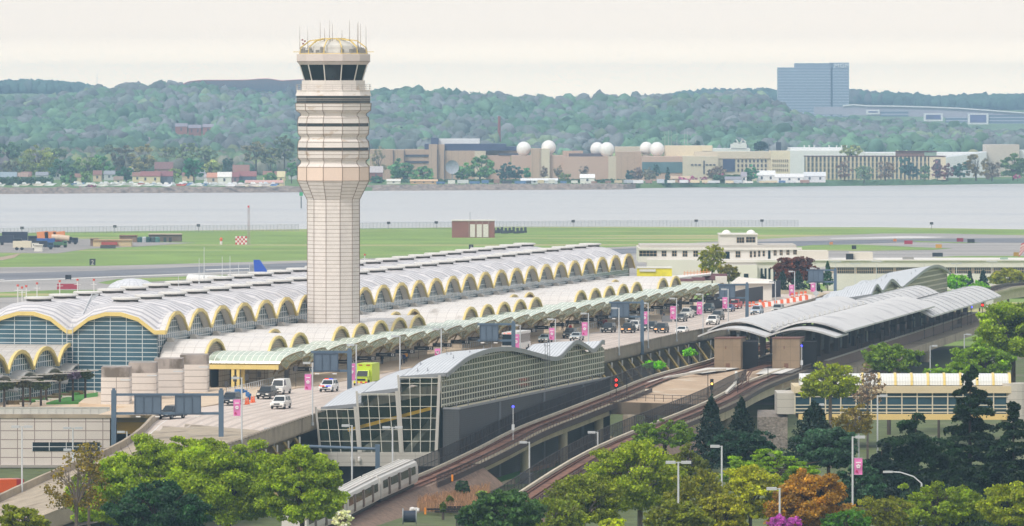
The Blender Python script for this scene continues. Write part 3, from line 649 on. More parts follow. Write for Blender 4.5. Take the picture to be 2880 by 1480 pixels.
# lane dashes
g = MB()
for t in (.34, .52, .70, .86):
    pts = [((a[0] * (1 - t) + b[0] * t), (a[1] * (1 - t) + b[1] * t), a[2] + .03) for a, b in zip(Lp, Rp)]; pts = lerp_path(pts, 2.0)
    acc = 0
    for a, b in zip(pts[:-1], pts[1:]):
        acc += math.dist(a, b)
        if acc % 9 < 2.6:
            d = np.array((b[0] - a[0], b[1] - a[1])); d /= np.linalg.norm(d); q = np.array((-d[1], d[0])) * .07
            g.face([(a[0] + q[0], a[1] + q[1], a[2]), (a[0] - q[0], a[1] - q[1], a[2]), (b[0] - q[0], b[1] - q[1], b[2]), (b[0] + q[0], b[1] + q[1], b[2])])
for t in (.07, .94):
    pts = [((a[0] * (1 - t) + b[0] * t), (a[1] * (1 - t) + b[1] * t), a[2] + .03) for a, b in zip(Lp, Rp)]
    for a, b in zip(pts[:-1], pts[1:]):
        if t < .5 and a[1] > 930: continue
        d = np.array((b[0] - a[0], b[1] - a[1])); d /= np.linalg.norm(d); q = np.array((-d[1], d[0])) * .07
        g.face([(a[0] + q[0], a[1] + q[1], a[2]), (a[0] - q[0], a[1] - q[1], a[2]), (b[0] - q[0], b[1] - q[1], b[2]), (b[0] + q[0], b[1] + q[1], b[2])])
obj('road_marking', g, whiteline, kind='structure')
g = MB(); rp = offset_path(Rp, 0); g.sweep([dn(p, .75) for p in rp], .35, 1.8); g.sweep([(p[0], p[1], p[2] + 1.05) for p in rp], .5, .12); obj('parapet', g, conc, via)
g = MB(); lp = [p for p in Lp if p[1] < 925]; g.sweep([dn(p, 1.4) for p in lp], .4, 2.35); obj('parapet', g, conc, via)
# joints and drain slots on the parapet top
g = MB()
for i, p in enumerate(lerp_path(Rp, 2.2)):
    if p[1] > 800: g.obox((p[0], p[1]), (UX, UY), .9, .56, p[2] + 1.12, p[2] + 1.2)
obj('parapet_cap', g, M('cap_dark', '5b5248', .8), via)
# piers under the right edge
for i, p in enumerate(lerp_path(Rp, 16)):
    if 1090 < p[1] < 1290 or 800 < p[1] < 885:
        g = MB(); x, y = p[0] - 2.2, p[1]
        g.obox((x, y), (UX, UY), 1.6, 1.5, 3.5, 9.4); g.hexa([(x - 1.2, y - .8, 9.4), (x + .8, y - .8, 9.4), (x + .8, y + .8, 9.4), (x - 1.2, y + .8, 9.4)], [(x - 6, y - .8, 10.9), (x + 2.0, y - .8, 10.9), (x + 2.0, y + .8, 10.9), (x - 6, y + .8, 10.9)])
        obj('pier', g, conc, via); g = MB(); g.bar((x + 1.8, y - .9, 10.6), (x + 5.5, y - 5, 5.5), .28); obj('brace', g, M('ochre_brace', 'a08a4c', .7), via)
        g = MB(); g.bar((x + 2.45, y - 1.5, 10.9), (x + 2.45, y - 1.5, 7.5), .13, n=6); obj('downpipe', g, wht, via)
# sidewalk in front of the terminal and plaza slab
sw = MB(); pl = [p for p in Lp if p[1] > 905]
inner = [(p[0] - UY * 9.5, p[1] + UX * 9.5, 12.15) for p in pl]
sw.grid([[(a[0], a[1], 12.15), b] for a, b in zip(pl, inner)]); sw.grid([[(a[0], a[1], 11.9), (a[0], a[1], 12.15)] for a in pl])
obj('sidewalk', sw, side_c, kind='structure')
g = MB(); b0 = [P(280, 1140, 11.9), P(520, 1150, 11.9), (-42.5, 935, 11.9)]
g.prism([(-62, 946), (-44.0, 918.5), (-39, 940), (-22, 1010), (0, 1090), (40, 1290), (60, 1390), (20, 1400), (-50, 1000), (-62, 960)], 10.6, 11.99); obj('plaza_slab', g, side_c, kind='structure')
# shade structure behind the kerb line (walls below the upper road)
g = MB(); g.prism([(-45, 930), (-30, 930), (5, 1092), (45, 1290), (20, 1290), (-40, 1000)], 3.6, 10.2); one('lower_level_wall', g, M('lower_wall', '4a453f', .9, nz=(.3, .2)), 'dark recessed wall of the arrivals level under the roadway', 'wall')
# ---------------------------------------------------------------- low parking building and garden deck on the left
pk = thing('panelled_building', 'low pale panelled building with dark window strip under the roof garden', 'building', P(150, 1313, 3.6))
Yp = 930.0
g = MB(); a = Q(-300, 1170, Yp); b = Q(309, 1178, Yp); zt, zb = Q(0, 1176, Yp)[2], Q(0, 1308, Yp)[2]
g.box(a[0], b[0], Yp, Yp + 26, zb, zt); obj('wall', g, M('pale_panel', 'cdc5bf', .6, nz=(.3, .04), lines=(2.4, 1.25, .12, .12), lcol='8b7d78'), pk)
g = MB(); g.box(a[0], b[0] + .2, Yp - .15, Yp, zt, zt + .5); g.box(a[0], b[0] + .2, Yp - .15, Yp + .3, zt + .5, zt + .55); obj('roof_band', g, conc, pk)
g = MB(); w0, w1_ = Q(91, 1244, Yp), Q(282, 1269, Yp); g.box(w0[0], w1_[0], Yp - .08, Yp - .003, w1_[2], w0[2]); win = obj('window', g, dglass, pk)
g = MB(); zc = (w0[2] + w1_[2]) / 2; g.box(w0[0], w1_[0], Yp - .12, Yp - .08, zc - .05, zc + .05)
for i in range(5): x = w0[0] + (w1_[0] - w0[0]) * i / 4; g.box(x - .05, x + .05, Yp - .13, Yp - .09, w1_[2], w0[2])
obj('frame', g, lampw, win)
g = MB(); zr = zt + .55
g.box(a[0], b[0], Yp, Yp + .12, zr, zr + .9)
for i, x in enumerate(np.arange(a[0], b[0], 1.2)): g.box(x - .06, x + .06, Yp - .1, Yp - .003, zr, zr + .95)
g.box(a[0], b[0], Yp - .08, Yp + .14, zr + .9, zr + 1.0); obj('railing', g, M('railing_white', 'c9c7c2', .6), pk)
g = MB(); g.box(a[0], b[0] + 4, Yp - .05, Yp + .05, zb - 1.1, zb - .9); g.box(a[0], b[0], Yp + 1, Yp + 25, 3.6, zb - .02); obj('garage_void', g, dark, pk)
g = MB(); g.box(a[0] - 5, b[0] + 3, Yp - .6, Yp - .3, zb - .75, zb - .5); g.box(a[0], b[0], Yp - .7, Yp, zb - .35, zb); obj('lower_rail', g, M('grey_beam', '9a958f', .7), pk)
# yellow girder end beside it
g = MB(); x0, x1 = Q(326, 0, Yp)[0], Q(420, 0, Yp)[0]
g.m(0).box(x0, x1 + 4, Yp + 2, Yp + 3, Q(0, 1190, Yp)[2], Q(0, 1170, Yp)[2]); g.m(1).box(x0, x1, Yp + 2.2, Yp + 3, Q(0, 1223, Yp)[2], Q(0, 1190, Yp)[2]); g.m(2).box(x0, x1, Yp + 3.2, Yp + 8, 3.6, Q(0, 1223, Yp)[2])
one('bridge_girder', g, [conc, M('ochre_girder', 'cda84a', .6), dark], 'ochre steel girder under a concrete deck beside the panelled building', 'girder')
# garden deck
gd = MB(); z = zr + .0; gd.box(a[0], Q(583, 0, 960)[0], Yp + .2, 1000, zr - .5, zr); obj('garden_paving', gd, side_c, kind='structure')
g = MB(); 
for (pa, pb, pc, pd) in (((130, 1137), (275, 1135), (275, 1108), (200, 1118)), ((35, 1134), (75, 1134), (150, 1122), (70, 1127)), ((100, 1124), (160, 1122), (180, 1115), (115, 1118)), ((150, 1113), (215, 1111), (240, 1105), (185, 1106))):
    ps = [P(*q, zr + .06) for q in (pa, pb, pc, pd)]; g.prism([p[:2] for p in ps], zr, zr + .3)
obj('garden_lawn', g, lawn_m, kind='structure')
hedge_m = M('hedge_brown', '6b5c3e', .95, nz=(2, .3), bump=(4, .2))
for i, (pa, pb, y) in enumerate(((20, 80, 1138), (60, 120, 1128), (110, 165, 1124), (150, 200, 1117), (190, 230, 1110), (240, 278, 1139))):
    p, q = P(pa, y, zr), P(pb, y - 1, zr); g = MB(); g.obox(((p[0] + q[0]) / 2, (p[1] + q[1]) / 2), (q[0] - p[0], q[1] - p[1]), math.dist(p, q), 1.2, zr, zr + .55)
    one('hedge', g, hedge_m, 'low clipped brown-green hedge in the roof garden, %s from the left' % ordn([0, 1, 2, 3, 4, 5][i]), 'hedge', 'hedges of the roof garden')
for i, (px, y) in enumerate(((70, 1136), (115, 1129), (150, 1124), (190, 1117), (255, 1102))):
    p = P(px, y, zr + .3); g = MB(); g.obox(p[:2], (1, .1), 1.6, .5, zr + .32, zr + .48); g.obox((p[0] - .6, p[1]), (1, .1), .2, .45, zr, zr + .32); g.obox((p[0] + .6, p[1]), (1, .1), .2, .45, zr, zr + .32)
    one('bench', g, M('bench_stone', 'd5d0c6', .8), 'pale stone bench in the roof garden, %s from the left' % ordn(i), 'bench', 'benches of the roof garden')
# stepped round-fronted towers
R3 = random.Random(3)
pn = M('stair_panel', 'd2cac4', .6, nz=(.4, .04), lines=(4.4, .95, .1, .09), lcol='8d837c'); stm = M('stained_band', '99908a', .85, nz=(.35, .3), stain=('6f665d', .45, .52, (1, 1, .6)))
for i, (xa, xb, yt, yb, yband) in enumerate(((281, 363, 1035, 1140, 1063), (358, 438, 1022, 1127, 1051), (430, 512, 1011, 1118, 1039), (503, 583, 1000, 1106, 1027))):
    Y = F * 45.1 / (yb - Y0); xc = Q((xa + xb) / 2, 0, Y)[0]; r = (xb - xa) / 2 / F * Y; zt_ = Q(0, yt, Y)[2]; zb_ = Q(0, yband, Y)[2]
    t = thing('round_fronted_tower', 'pale round-fronted tower with stained top band, %s of four from the left' % ordn(i), 'stair tower', (xc, Y, 11.9), 0, 'stepped round-fronted towers')
    def drum(z0, z1, rr):
        m_ = MB(); arc = [(xc + rr * math.sin(u), Y + 1.6 - (math.cos(u) - .35) * rr * .2) for u in np.linspace(-1.35, 1.35, 11)]; pts = arc + [(xc + rr, Y + 7), (xc - rr, Y + 7)]
        m_.prism(pts, z0, z1); return m_
    obj('wall', drum(zr - .4, zb_, r), pn, t); obj('stained_band', drum(zb_, zt_, r * .985), stm, t)
    g = MB(); g.bar((xc + r * .4, Y + .3, zb_ - .3), (xc + r * 1.1, Y + .1, zb_ - .3), .12); obj('wall_lamp', g, lampw, t)
# ================================================================ METRO: TRACKS, STATION, TWO WAVY HEADHOUSES
t1 = [P(905, 1580, 2.0), P(960, 1512, 3.2), P(1018, 1450, 4.2), P(1085, 1400, 5.1), P(1150, 1374, 6.1), P(1225, 1330, 7.2), P(1352, 1268, 8.3), P(1460, 1214, 9.7), P(1583, 1162, 10.7), P(1720, 1105, 12.0), P(1860, 1060, 11.2), P(2002, 1021, 10.3), P(2120, 985, 10.0), P(2500, 893, 10.0), P(2740, 843, 10.0), P(2900, 806, 11), P(3100, 790, 11)]
t1 = [t1[0], (-28.0, 768, 3.0), (-23.0, 795, 4.0), (-18.6, 823, 4.9), (-13.4, 850, 5.9), (-8.4, 869, 7.0), (-3.0, 893, 8.3), (2.1, 918, 9.6), (8.3, 943, 10.7), (16.0, 977, 11.9)] + [t1[10], t1[11], (41.5, 1180, 10), (60, 1280, 10), (79, 1380, 10), (97, 1465, 10), (112, 1548, 10), (124, 1592, 10), (175, 1690, 10)]
t2 = [(-10, 740, 3.6), (-5.5, 770, 4.6), (.9, 806, 6.6), P(1700, 1265, 10.0), P(2002, 1139, 11.0), P(2123, 1078, 10.6), P(2309, 1015, 10), P(2743, 887, 10), (111, 1400, 10), (140, 1520, 10), (180, 1650, 10)]
T1 = resample(smooth_path(t1, 5), 170); T2 = resample(smooth_path(t2, 5), 150)
def seg(path, y0, y1): return [p for p in path if y0 <= p[1] <= y1]
def build_track(path, name, label, ybal):
    tr = thing(name, label, 'railway track', path[30])
    g = MB()
    rows = []
    bed = offset_path(path, 0)
    g.grid([[(l[0], l[1], l[2] - .2), (r[0], r[1], r[2] - .2)] for l, r in zip(offset_path(path, 1.5), offset_path(path, -1.5))]); obj('ballast_bed', g, M('track_bed', '7a5646', .95, nz=(1.2, .3), stain=('5a3c30', .5, .5)), tr)
    g = MB()
    for d in (.72, -.72): g.sweep([(p[0], p[1], p[2] - .15) for p in offset_path(path, d)], .09, .17)
    obj('rail', g, rust, tr)
    g = MB(); g.sweep([(p[0], p[1], p[2] - .1) for p in offset_path(path, 1.5)], .34, .35); obj('third_rail_cover', g, M('cover_board', 'c6bda9', .7, nz=(.5, .1)), tr)
    return tr
tr1 = build_track(T1, 'railway_track', 'rusty elevated metro track running past the glass pavilion and under the train', 0)
tr2 = build_track(T2, 'railway_track', 'rusty metro track curving past the dark cedars on the right of the station', 0)
def railing(path, off, h, parent, m, name, dz=0., step=1.6, mesh=True, mm=None):
    g = MB(); pp = [(p[0], p[1], p[2] + dz) for p in offset_path(path, off)]; up = lambda q, z: (q[0], q[1], q[2] + z)
    g.tube([up(p, h) for p in pp], .05); g.tube([up(p, h * .5) for p in pp], .04)
    for p in lerp_path(pp, step): g.bar(p, up(p, h), .045)
    r = obj(name, g, m, parent)
    if mesh: q = MB(); q.grid([[p, up(p, h)] for p in pp]); obj('mesh_panel', q, mm, r)
    return r
meshm = M('fence_mesh_dark', '2a2728', .8, alpha=.72); meshb = M('fence_mesh_brown', '51413c', .8, alpha=.6)
def girder(path, name, label, w=2.6, depth=1.1, wl=None):
    v = thing(name, label, 'viaduct', path[0]); g = MB()
    L_, R_ = offset_path(path, wl or w), offset_path(path, -w); li, ri = offset_path(path, w * .62), offset_path(path, -w * .62)
    g.grid([[dn(a, .22), dn(b, .22), dn(b, .75), dn(d, .85), dn(d, .85 + depth), dn(c, .85 + depth), dn(c, .85), dn(a, .75), dn(a, .22)] for a, b, c, d in zip(L_, R_, li, ri)]); obj('girder', g, conc_l, v)
    return v
v1 = girder(seg(T1, 872, 1000), 'metro_viaduct', 'curved concrete metro viaduct on round columns beside the glass pavilion', wl=1.95)
railing(seg(T1, 790, 1060), 1.92, 2.4, v1, M('fence_post', '2c292a', .7), 'fence', -.2, 1.6, True, meshm)
railing(seg(T1, 852, 990), -2.55, 1.05, v1, brownrail, 'railing', -.2, 1.5, True, meshb)
g = MB(); g.sweep([dn(p, .9) for p in offset_path(seg(T1, 852, 1000), -2.62)], .15, .8); obj('edge_beam', g, brownrail, v1)
for px, base in ((1352, 1364), (1476, 1325), (1583, 1289), (1684, 1262)):
    c = at_px(T1, px); zz = c[2] - 1.9; zg = 3.5; g = MB(); g.lathe([(.66, zg), (.66, zz)], (c[0], c[1]), 16); obj('column', g, conc_l, v1, smooth=False)
g = MB(); c = at_px(T1, 1270); g.obox((c[0], c[1]), (UX, UY), 2, 2.6, 3.5, c[2] - 1.5); obj('abutment', g, conc_l, v1)
v2 = girder(seg(T2, 905, 1330), 'metro_viaduct', 'long concrete metro viaduct behind the dark cedars with brown railings', 2.5, 1.5)
railing(seg(T2, 775, 1052), 2.3, 2.0, v2, M('fence_post'), 'fence', -.2, 1.6, True, M('fence_mesh_grey', '3b3433', .8, alpha=.7))
railing(seg(T2, 800, 1330), -2.5, 1.0, v2, brownrail, 'railing', -.2, 1.5, True, meshb)
g = MB(); g.sweep([dn(p, .7) for p in offset_path(seg(T2, 800, 1330), -2.62)], .15, .6); obj('edge_beam', g, brownrail, v2)
for Yc in (985, 1015, 1120, 1160, 1200, 1240, 1290):
    c = min(T2, key=lambda p: abs(p[1] - Yc)); g = MB(); g.lathe([(.85, 3.5), (.85, c[2] - 2.3)], (c[0], c[1]), 14); obj('column', g, conc_l, v2)
# embankment for the lower ends
g = MB(); s_ = [p for p in T1 if p[1] < 880]; g.grid([[(a[0] - 4, a[1], 3.3), (a[0] - 1.9, a[1], a[2] - .3), (b[0] + 2.2, b[1], b[2] - .3), (b[0] + 5.5, b[1], max(3.3, b[2] - 3))] for a, b in zip(s_, s_)]); obj('embankment', g, ballast, kind='structure')
g = MB(); s_ = [p for p in T2 if p[1] < 925]; g.grid([[(a[0] - 5, a[1], max(3.3, a[2] - 4)), (a[0] - 2.4, a[1], a[2] - .3), (b[0] + 2.4, b[1], b[2] - .3), (b[0] + 6, b[1], max(3.3, b[2] - 4.5))] for a, b in zip(s_, s_)]); obj('embankment', g, ballast, kind='structure')
# junction slab
sl_ = [P(1715, 1124, 11.7), P(1770, 1105, 11.7), P(1870, 1060, 11.0), P(2000, 1031, 10.4), P(2280, 1034, 10.1), P(2190, 1066, 10.3), P(2060, 1105, 10.7), P(1985, 1132, 10.85)]
g = MB(); g.hexa([dn(p, .3 + 1.5) for p in sl_], [dn(p, .3) for p in sl_]); one('junction_deck', g, M('junction_concrete', 'b29a80', .9, nz=(.3, .12), stain=('c4b6a2', .2, .55)), 'broad tan concrete deck between the two metro tracks before the station', 'bridge deck')
g = MB(); a, b = P(1716, 1128, 11.65), P(1992, 1136, 10.75); g.sweep([dn(a, 1.9), dn(b, 1.9)], .6, 1.75); one('junction_beam', g, M('dark_beam', '80705f', .9, stain=('5f5245', .4, .5, (1, 1, .2)), nz=(.4, .1)), 'weathered concrete beam edging the junction deck', 'beam')
g = MB(); up = lambda q, z: (q[0], q[1], q[2] + z); path = lerp_path([P(1716, 1126, 11.6), P(1990, 1134, 10.8)], 1.4)
for p in path: g.bar(p, up(p, 1.0), .05)
g.tube([up(p, 1.0) for p in path], .05); g.tube([up(p, .5) for p in path], .04); one('guard_rail', g, brownrail, 'thin brown guard rail along the front of the junction deck', 'railing')
for i, px in enumerate((1752, 1785)):
    g = MB(); c = P(px, 1215, 4.5); g.lathe([(.95, 3.5), (.95, 9.8)], (c[0] + (2 if i else 0), 955 + i * 30), 14); one('column', g, conc, 'round concrete column under the junction deck, %s one' % ('left' if i == 0 else 'right'), 'column', 'columns under the junction deck')
g = MB(); 
for pts in (((1765, 1098), (1880, 1064), (1990, 1045), (2040, 1043)), ((2042, 1108), (2066, 1085), (2072, 1066), (2070, 1050))):
    g.sweep([P(x, y, 10.9) for x, y in pts], .45, .35)
one('cover_boards', g, M('cover_white', 'd2cec4', .7, nz=(.8, .1)), 'white third rail cover boards curving over the junction deck', 'rail cover')
g = MB()
for dx in (0, 10):
    for w_ in (0, 3.5): g.sweep([P(x + dx * 1.5 + w_ * 1.6, y, 10.75) for x, y in ((2062, 1095), (2085, 1078), (2085, 1060), (2095, 1045), (2135, 1033), (2150, 1029))], .12, .2)
one('crossover_track', g, rust, 'rusty curved crossover rails on the junction deck', 'railway track')
g = MB(); p = P(1990, 1036, 10.5)
g.face([P(1935, 1046, 10.75), P(1990, 1034, 10.5), P(2085, 1034, 10.3), P(2050, 1040, 10.4), P(1975, 1050, 10.7)]); g.face([P(2125, 1052, 10.4), P(2150, 1036, 10.3), P(2255, 1037, 10.2), P(2225, 1050, 10.3)])
obj('white_slab', g, M('membrane_white', 'cfccc6', .8, nz=(.5, .08)), kind='structure')
# signals and poles on the deck
for i, (px, yt, yb, z, hd) in enumerate(((1733, 1062, 1120, 11.8, 'r'), (1763, 1048, 1116, 11.5, 0), (1991, 1052, 1122, 10.9, 0), (2002, 1068, 1124, 10.9, 'g'), (2160, 1030, 1065, 10.4, 0), (2075, 1075, 1105, 10.8, 0))):
    b = P(px, yb, z); tp = Q(px, yt, b[1]); t = thing('railway_signal' if hd else 'track_pole', ('railway signal showing two red lamps' if hd == 'r' else 'dark railway signal post with an amber lamp') if hd else 'thin dark pole on the junction deck, %s from the left' % ordn({1763: 0, 1991: 1, 2075: 2, 2160: 3}[px]), 'signal' if hd else 'pole', b, 0, None if hd else 'poles on the junction deck')
    g = MB(); g.bar(b, tp, .08, .07); obj('pole', g, black, t)
    if hd:
        g = MB(); g.box(b[0] - .25, b[0] + .25, b[1] - .25, b[1], tp[2] - 1.5, tp[2] + .1); h_ = obj('head', g, black, t)
        g = MB()
        for zz in ((.35, 1.1) if hd == 'r' else (.6,)): g.bar((b[0], b[1] - .25, tp[2] - zz), (b[0], b[1] - .4, tp[2] - zz), .17, n=10)
        obj('lamp', g, M('lamp_red' if hd == 'r' else 'lamp_amber', 'ff3020' if hd == 'r' else 'ffc860', .4, emit=('ff2a20' if hd == 'r' else 'ffc860', 4 if hd == 'r' else 2)), h_)
# ---- train
train_body = M('train_silver', 'c9c6c0', .45, nz=(.4, .05)); train_stripe = M('train_brown', '4b3f39', .3)
def rail_at(s0, d):
    """walk distance d along T1 downwards from index of y=850"""
    pts = [p for p in T1 if p[1] <= 851][::-1]; acc = 0
    for a, b in zip(pts[:-1], pts[1:]):
        q = math.dist(a, b)
        if acc + q >= d: t = (d - acc) / q; return tuple(a[k] + (b[k] - a[k]) * t for k in range(3))
        acc += q
    return pts[-1]
trn = thing('metro_train', 'silver metro train with brown window band rounding the curve at the bottom', 'train', rail_at(0, 30))
for ci in range(3):
    A, Bp = np.array(rail_at(0, ci * 23.2 + .2)), np.array(rail_at(0, ci * 23.2 + 22.7)); d = Bp - A; ln = np.linalg.norm(d); d /= ln; n = np.array((-d[1], d[0], 0)); n /= np.linalg.norm(n); upv = np.array((0, 0, 1.))
    def C(s, w_, z): return tuple(A + d * s + n * w_ + upv * z)
    sec = [(-1.42, .55), (-1.55, 1.1), (-1.5, 2.5), (-1.3, 3.15), (-.95, 3.33), (-.5, 3.4), (0, 3.43), (.5, 3.4), (.95, 3.33), (1.3, 3.15), (1.5, 2.5), (1.55, 1.1), (1.42, .55), (-1.42, .55)]
    g = MB(); g.grid([[C(s, a_, b_) for a_, b_ in sec] for s in (0, ln)]); g.face([C(0, a_, b_) for a_, b_ in sec[:-1]]); g.face([C(ln, a_, b_) for a_, b_ in sec[:-1]][::-1])
    for w_ in (-.9, -.3, .3, .9): g.hexa([C(.2, w_ - .06, 3.35), C(.2, w_ + .06, 3.35), C(ln - .2, w_ + .06, 3.35), C(ln - .2, w_ - .06, 3.35)], [C(.2, w_ - .06, 3.5), C(.2, w_ + .06, 3.5), C(ln - .2, w_ + .06, 3.5), C(ln - .2, w_ - .06, 3.5)])
    body = obj('carriage', g, train_body, trn)
    for sd in (-1, 1):
        g = MB()
        for (s0, s1) in ((1.6, 4.2), (6.0, 10.5), (12.4, 16.6), (18.5, 21.3)): g.hexa([C(s0, sd * 1.53, 1.75), C(s1, sd * 1.53, 1.75), C(s1, sd * 1.56, 1.75), C(s0, sd * 1.56, 1.75)], [C(s0, sd * 1.48, 2.75), C(s1, sd * 1.48, 2.75), C(s1, sd * 1.51, 2.75), C(s0, sd * 1.51, 2.75)])
        obj('window_band', g, M('train_window', '332a28', .15), body)
        g = MB()
        for s0 in (4.6, 11.0, 17.0):
            for q in (0, .62): g.hexa([C(s0 + q, sd * 1.54, .75), C(s0 + q + .56, sd * 1.54, .75), C(s0 + q + .56, sd * 1.6, .75), C(s0 + q, sd * 1.6, .75)], [C(s0 + q, sd * 1.46, 2.85), C(s0 + q + .56, sd * 1.46, 2.85), C(s0 + q + .56, sd * 1.53, 2.85), C(s0 + q, sd * 1.53, 2.85)])
        obj('door', g, M('train_door', '54463f', .35), body)
    g = MB(); g.hexa([C(-.4, -1.1, .8), C(0, -1.1, .8), C(0, 1.1, .8), C(-.4, 1.1, .8)], [C(-.4, -1.1, 3.0), C(0, -1.1, 3.0), C(0, 1.1, 3.0), C(-.4, 1.1, 3.0)]); obj('gangway', g, black, body)
    g = MB(); g.hexa([C(1, -1.2, .1), C(ln - 1, -1.2, .1), C(ln - 1, 1.2, .1), C(1, 1.2, .1)], [C(1, -1.2, .6), C(ln - 1, -1.2, .6), C(ln - 1, 1.2, .6), C(1, 1.2, .6)]); obj('underframe', g, black, body)
# ---------------------------------------------------------------- headhouses
metal_w = M('standing_seam_roof', 'c2c6cb', .4, nz=(.3, .05), lines=(.55, 0, .12, 0), lcol='9298a0')
fascia = M('fascia_grey', '8e9197', .4, metal=.3); mull = M('mullion', 'c9c8bd', .5)
olive = M('pavilion_glass', '434c40', .1, nz=(.3, .45), lines=(1.5, .8, .1, .17), lcol='d2d2c4')
def wave_house(name, label, A, Bq, prof, strips, zbase, hang=.7, glassm=olive, seed=1):
    h = thing(name, label, 'pavilion', (*A, zbase)); A_, B2 = np.array(A), np.array(Bq); d = (B2 - A_) / np.linalg.norm(B2 - A_); n = np.array((d[1], -d[0]))   # n points right
    line = [(*A_, 0), (*B2, 0)]; pts = []
    for px, py in prof:
        q = at_px(line, px) if px > prof[0][0] else (*A_, 0); pts.append((float(np.dot(np.array(q[:2]) - A_, d)), Q(px, py, q[1])[2]))
    pts = sorted(pts); ss = [p[0] for p in pts]; fine = smooth_path([(p[0], p[1], 0) for p in pts], 4); fine = [(p[0], p[1]) for p in fine]
    def wp(s, w_, z): p = A_ + d * s + n * w_; return (p[0], p[1], z)
    g = MB()
    g.grid([[wp(s, 0, zbase), wp(s, 0, z - .35)] for s, z in fine], lambda i, j: (fine[i][0], zbase if j == 0 else fine[i][1] - .35)); obj('side_glass', g, glassm, h)
    g = MB()
    for s in np.arange(0, ss[-1], 1.5):
        z = np.interp(s, [f[0] for f in fine], [f[1] for f in fine]); g.bar(wp(s, .06, zbase), wp(s, .06, z - .4), .045)
    obj('side_mullion', g, mull, h)
    for k, (w0, w1, dr, dr2, s0, s1) in enumerate(strips):
        f2 = [(s, z) for s, z in fine if s0 - .01 <= s <= s1 + .01]
        g = MB(); g.grid([[wp(s, w0, z - dr), wp(s, (w0 + w1) / 2, z - dr - (dr2 - dr) * .45), wp(s, w1, z - dr2)] for s, z in f2], lambda i, j: ([w0, (w0 + w1) / 2, w1][j], f2[i][0])); obj('roof', g, metal_w, h)
        g = MB(); s, z = f2[0]; g.hexa([wp(s - .25, w1, z - dr2 - .35), wp(s - .25, w0, z - dr - .35), wp(s, w0, z - dr - .35), wp(s, w1, z - dr2 - .35)], [wp(s - .25, w1, z - dr2 + .15), wp(s - .25, w0, z - dr + .15), wp(s, w0, z - dr + .15), wp(s, w1, z - dr2 + .15)])
        for (sa, za), (sb, zb) in zip(f2[:-1], f2[1:]): g.hexa([wp(sa, w0 - .0, za - dr - .5), wp(sa, w0 + .18, za - dr - .5), wp(sb, w0 + .18, zb - dr - .5), wp(sb, w0, zb - dr - .5)], [wp(sa, w0, za - dr + .12), wp(sa, w0 + .18, za - dr + .12), wp(sb, w0 + .18, zb - dr + .12), wp(sb, w0, zb - dr + .12)])
        obj('fascia', g, fascia, h)
        if k: g = MB(); g.grid([[wp(s, w0 - .05, z - dr - .4), wp(s, w0 - .05, z - strips[k - 1][3] + .0)] for s, z in f2]); obj('step_wall', g, fascia, h)
    g = MB()   # small roof anchors
    rr = random.Random(seed)
    for _ in range(16):
        s = rr.uniform(1, ss[-1] * .8); z = np.interp(s, [f[0] for f in fine], [f[1] for f in fine]); w_ = rr.uniform(strips[0][1] + .5, -.5); zz = z - (strips[0][3] - strips[0][2]) * (-w_ / max(.1, -strips[0][1]))
        g.bar(wp(s, w_, zz), wp(s, w_, zz + .45), .05); g.bar(wp(s - .5, w_, zz + .1), wp(s + .5, w_, zz + .1), .04)
    obj('roof_anchor', g, fascia, h)
    return h, wp, fine
prof1 = [(1241, 1051), (1270, 1027), (1298, 1006), (1331, 992), (1364, 982), (1408, 977), (1443, 981), (1495, 994), (1539, 1005), (1561, 1001), (1587, 974), (1609, 958), (1635, 971), (1653, 983), (1670, 970), (1681, 958), (1700, 974)]
hh, wp, fine = wave_house('glass_pavilion', 'glass walled station pavilion with wavy grey metal roof beside the road', (-9.5, 887), (13.8, 989), prof1, [(.7, -5.6, 0, .55, 0, 102), (-5.6, -11.0, 2.1, 2.8, 0, 80), (-11.0, -16.6, 4.2, 4.8, 0, 60)], 14.15)
# front glass bays with real mullions, interior floors and a yellow beam behind the glass
fz0 = 8.1; gfront = M('pavilion_front_glass', '2d3a2e', .06, alpha=.42, nz=(.3, .3))
bays = [((888, 902), (1000, 1012), 14.25), ((1003, 1015), (1117, 1129), 16.35), ((1120, 1133), (1238, 1228), 18.5)]
gl_, mu, po = MB(), MB(), MB(); s_f = 0.0
def fp(px, z, dy=0.): return ((px - CX) / F * (887 + dy), 887 + dy, z)
for (lt, lb), (rt, rb), zt in bays:
    zt2 = zt - .35; gl_.face([fp(lb, fz0), fp(rb, fz0), fp(rt, zt2), fp(lt, zt2)])
    for z in np.arange(fz0, zt2, 1.55):
        t = (z - fz0) / (zt2 - fz0); mu.bar(fp(lb + (lt - lb) * t, z, -.12), fp(rb + (rt - rb) * t, z, -.12), .055)
    mu.bar(fp(lt, zt2, -.12), fp(rt, zt2, -.12), .07)
    for f_ in (0, .02, .27, .52, .80, 1): mu.bar(fp(lb + (rb - lb) * f_, fz0, -.1), fp(lt + (rt - lt) * f_, zt2, -.1), .06)
    po.hexa([fp(rb - 6, fz0, -.35), fp(rb + 3, fz0, -.35), fp(rb + 3, fz0, .3), fp(rb - 6, fz0, .3)], [fp(rt - 6, zt + .0, -.35), fp(rt + 2, zt, -.35), fp(rt + 2, zt, .3), fp(rt - 6, zt, .3)])
    po.hexa([fp(lb - 4, fz0, -.3), fp(lb + 2, fz0, -.3), fp(lb + 2, fz0, .3), fp(lb - 4, fz0, .3)], [fp(lt - 3, zt, -.3), fp(lt + 3, zt, -.3), fp(lt + 3, zt, .3), fp(lt - 3, zt, .3)])
obj('front_glass', gl_, gfront, hh); obj('front_mullion', mu, mull, hh); obj('corner_post', po, M('post_grey', 'b7b4ae', .5), hh)
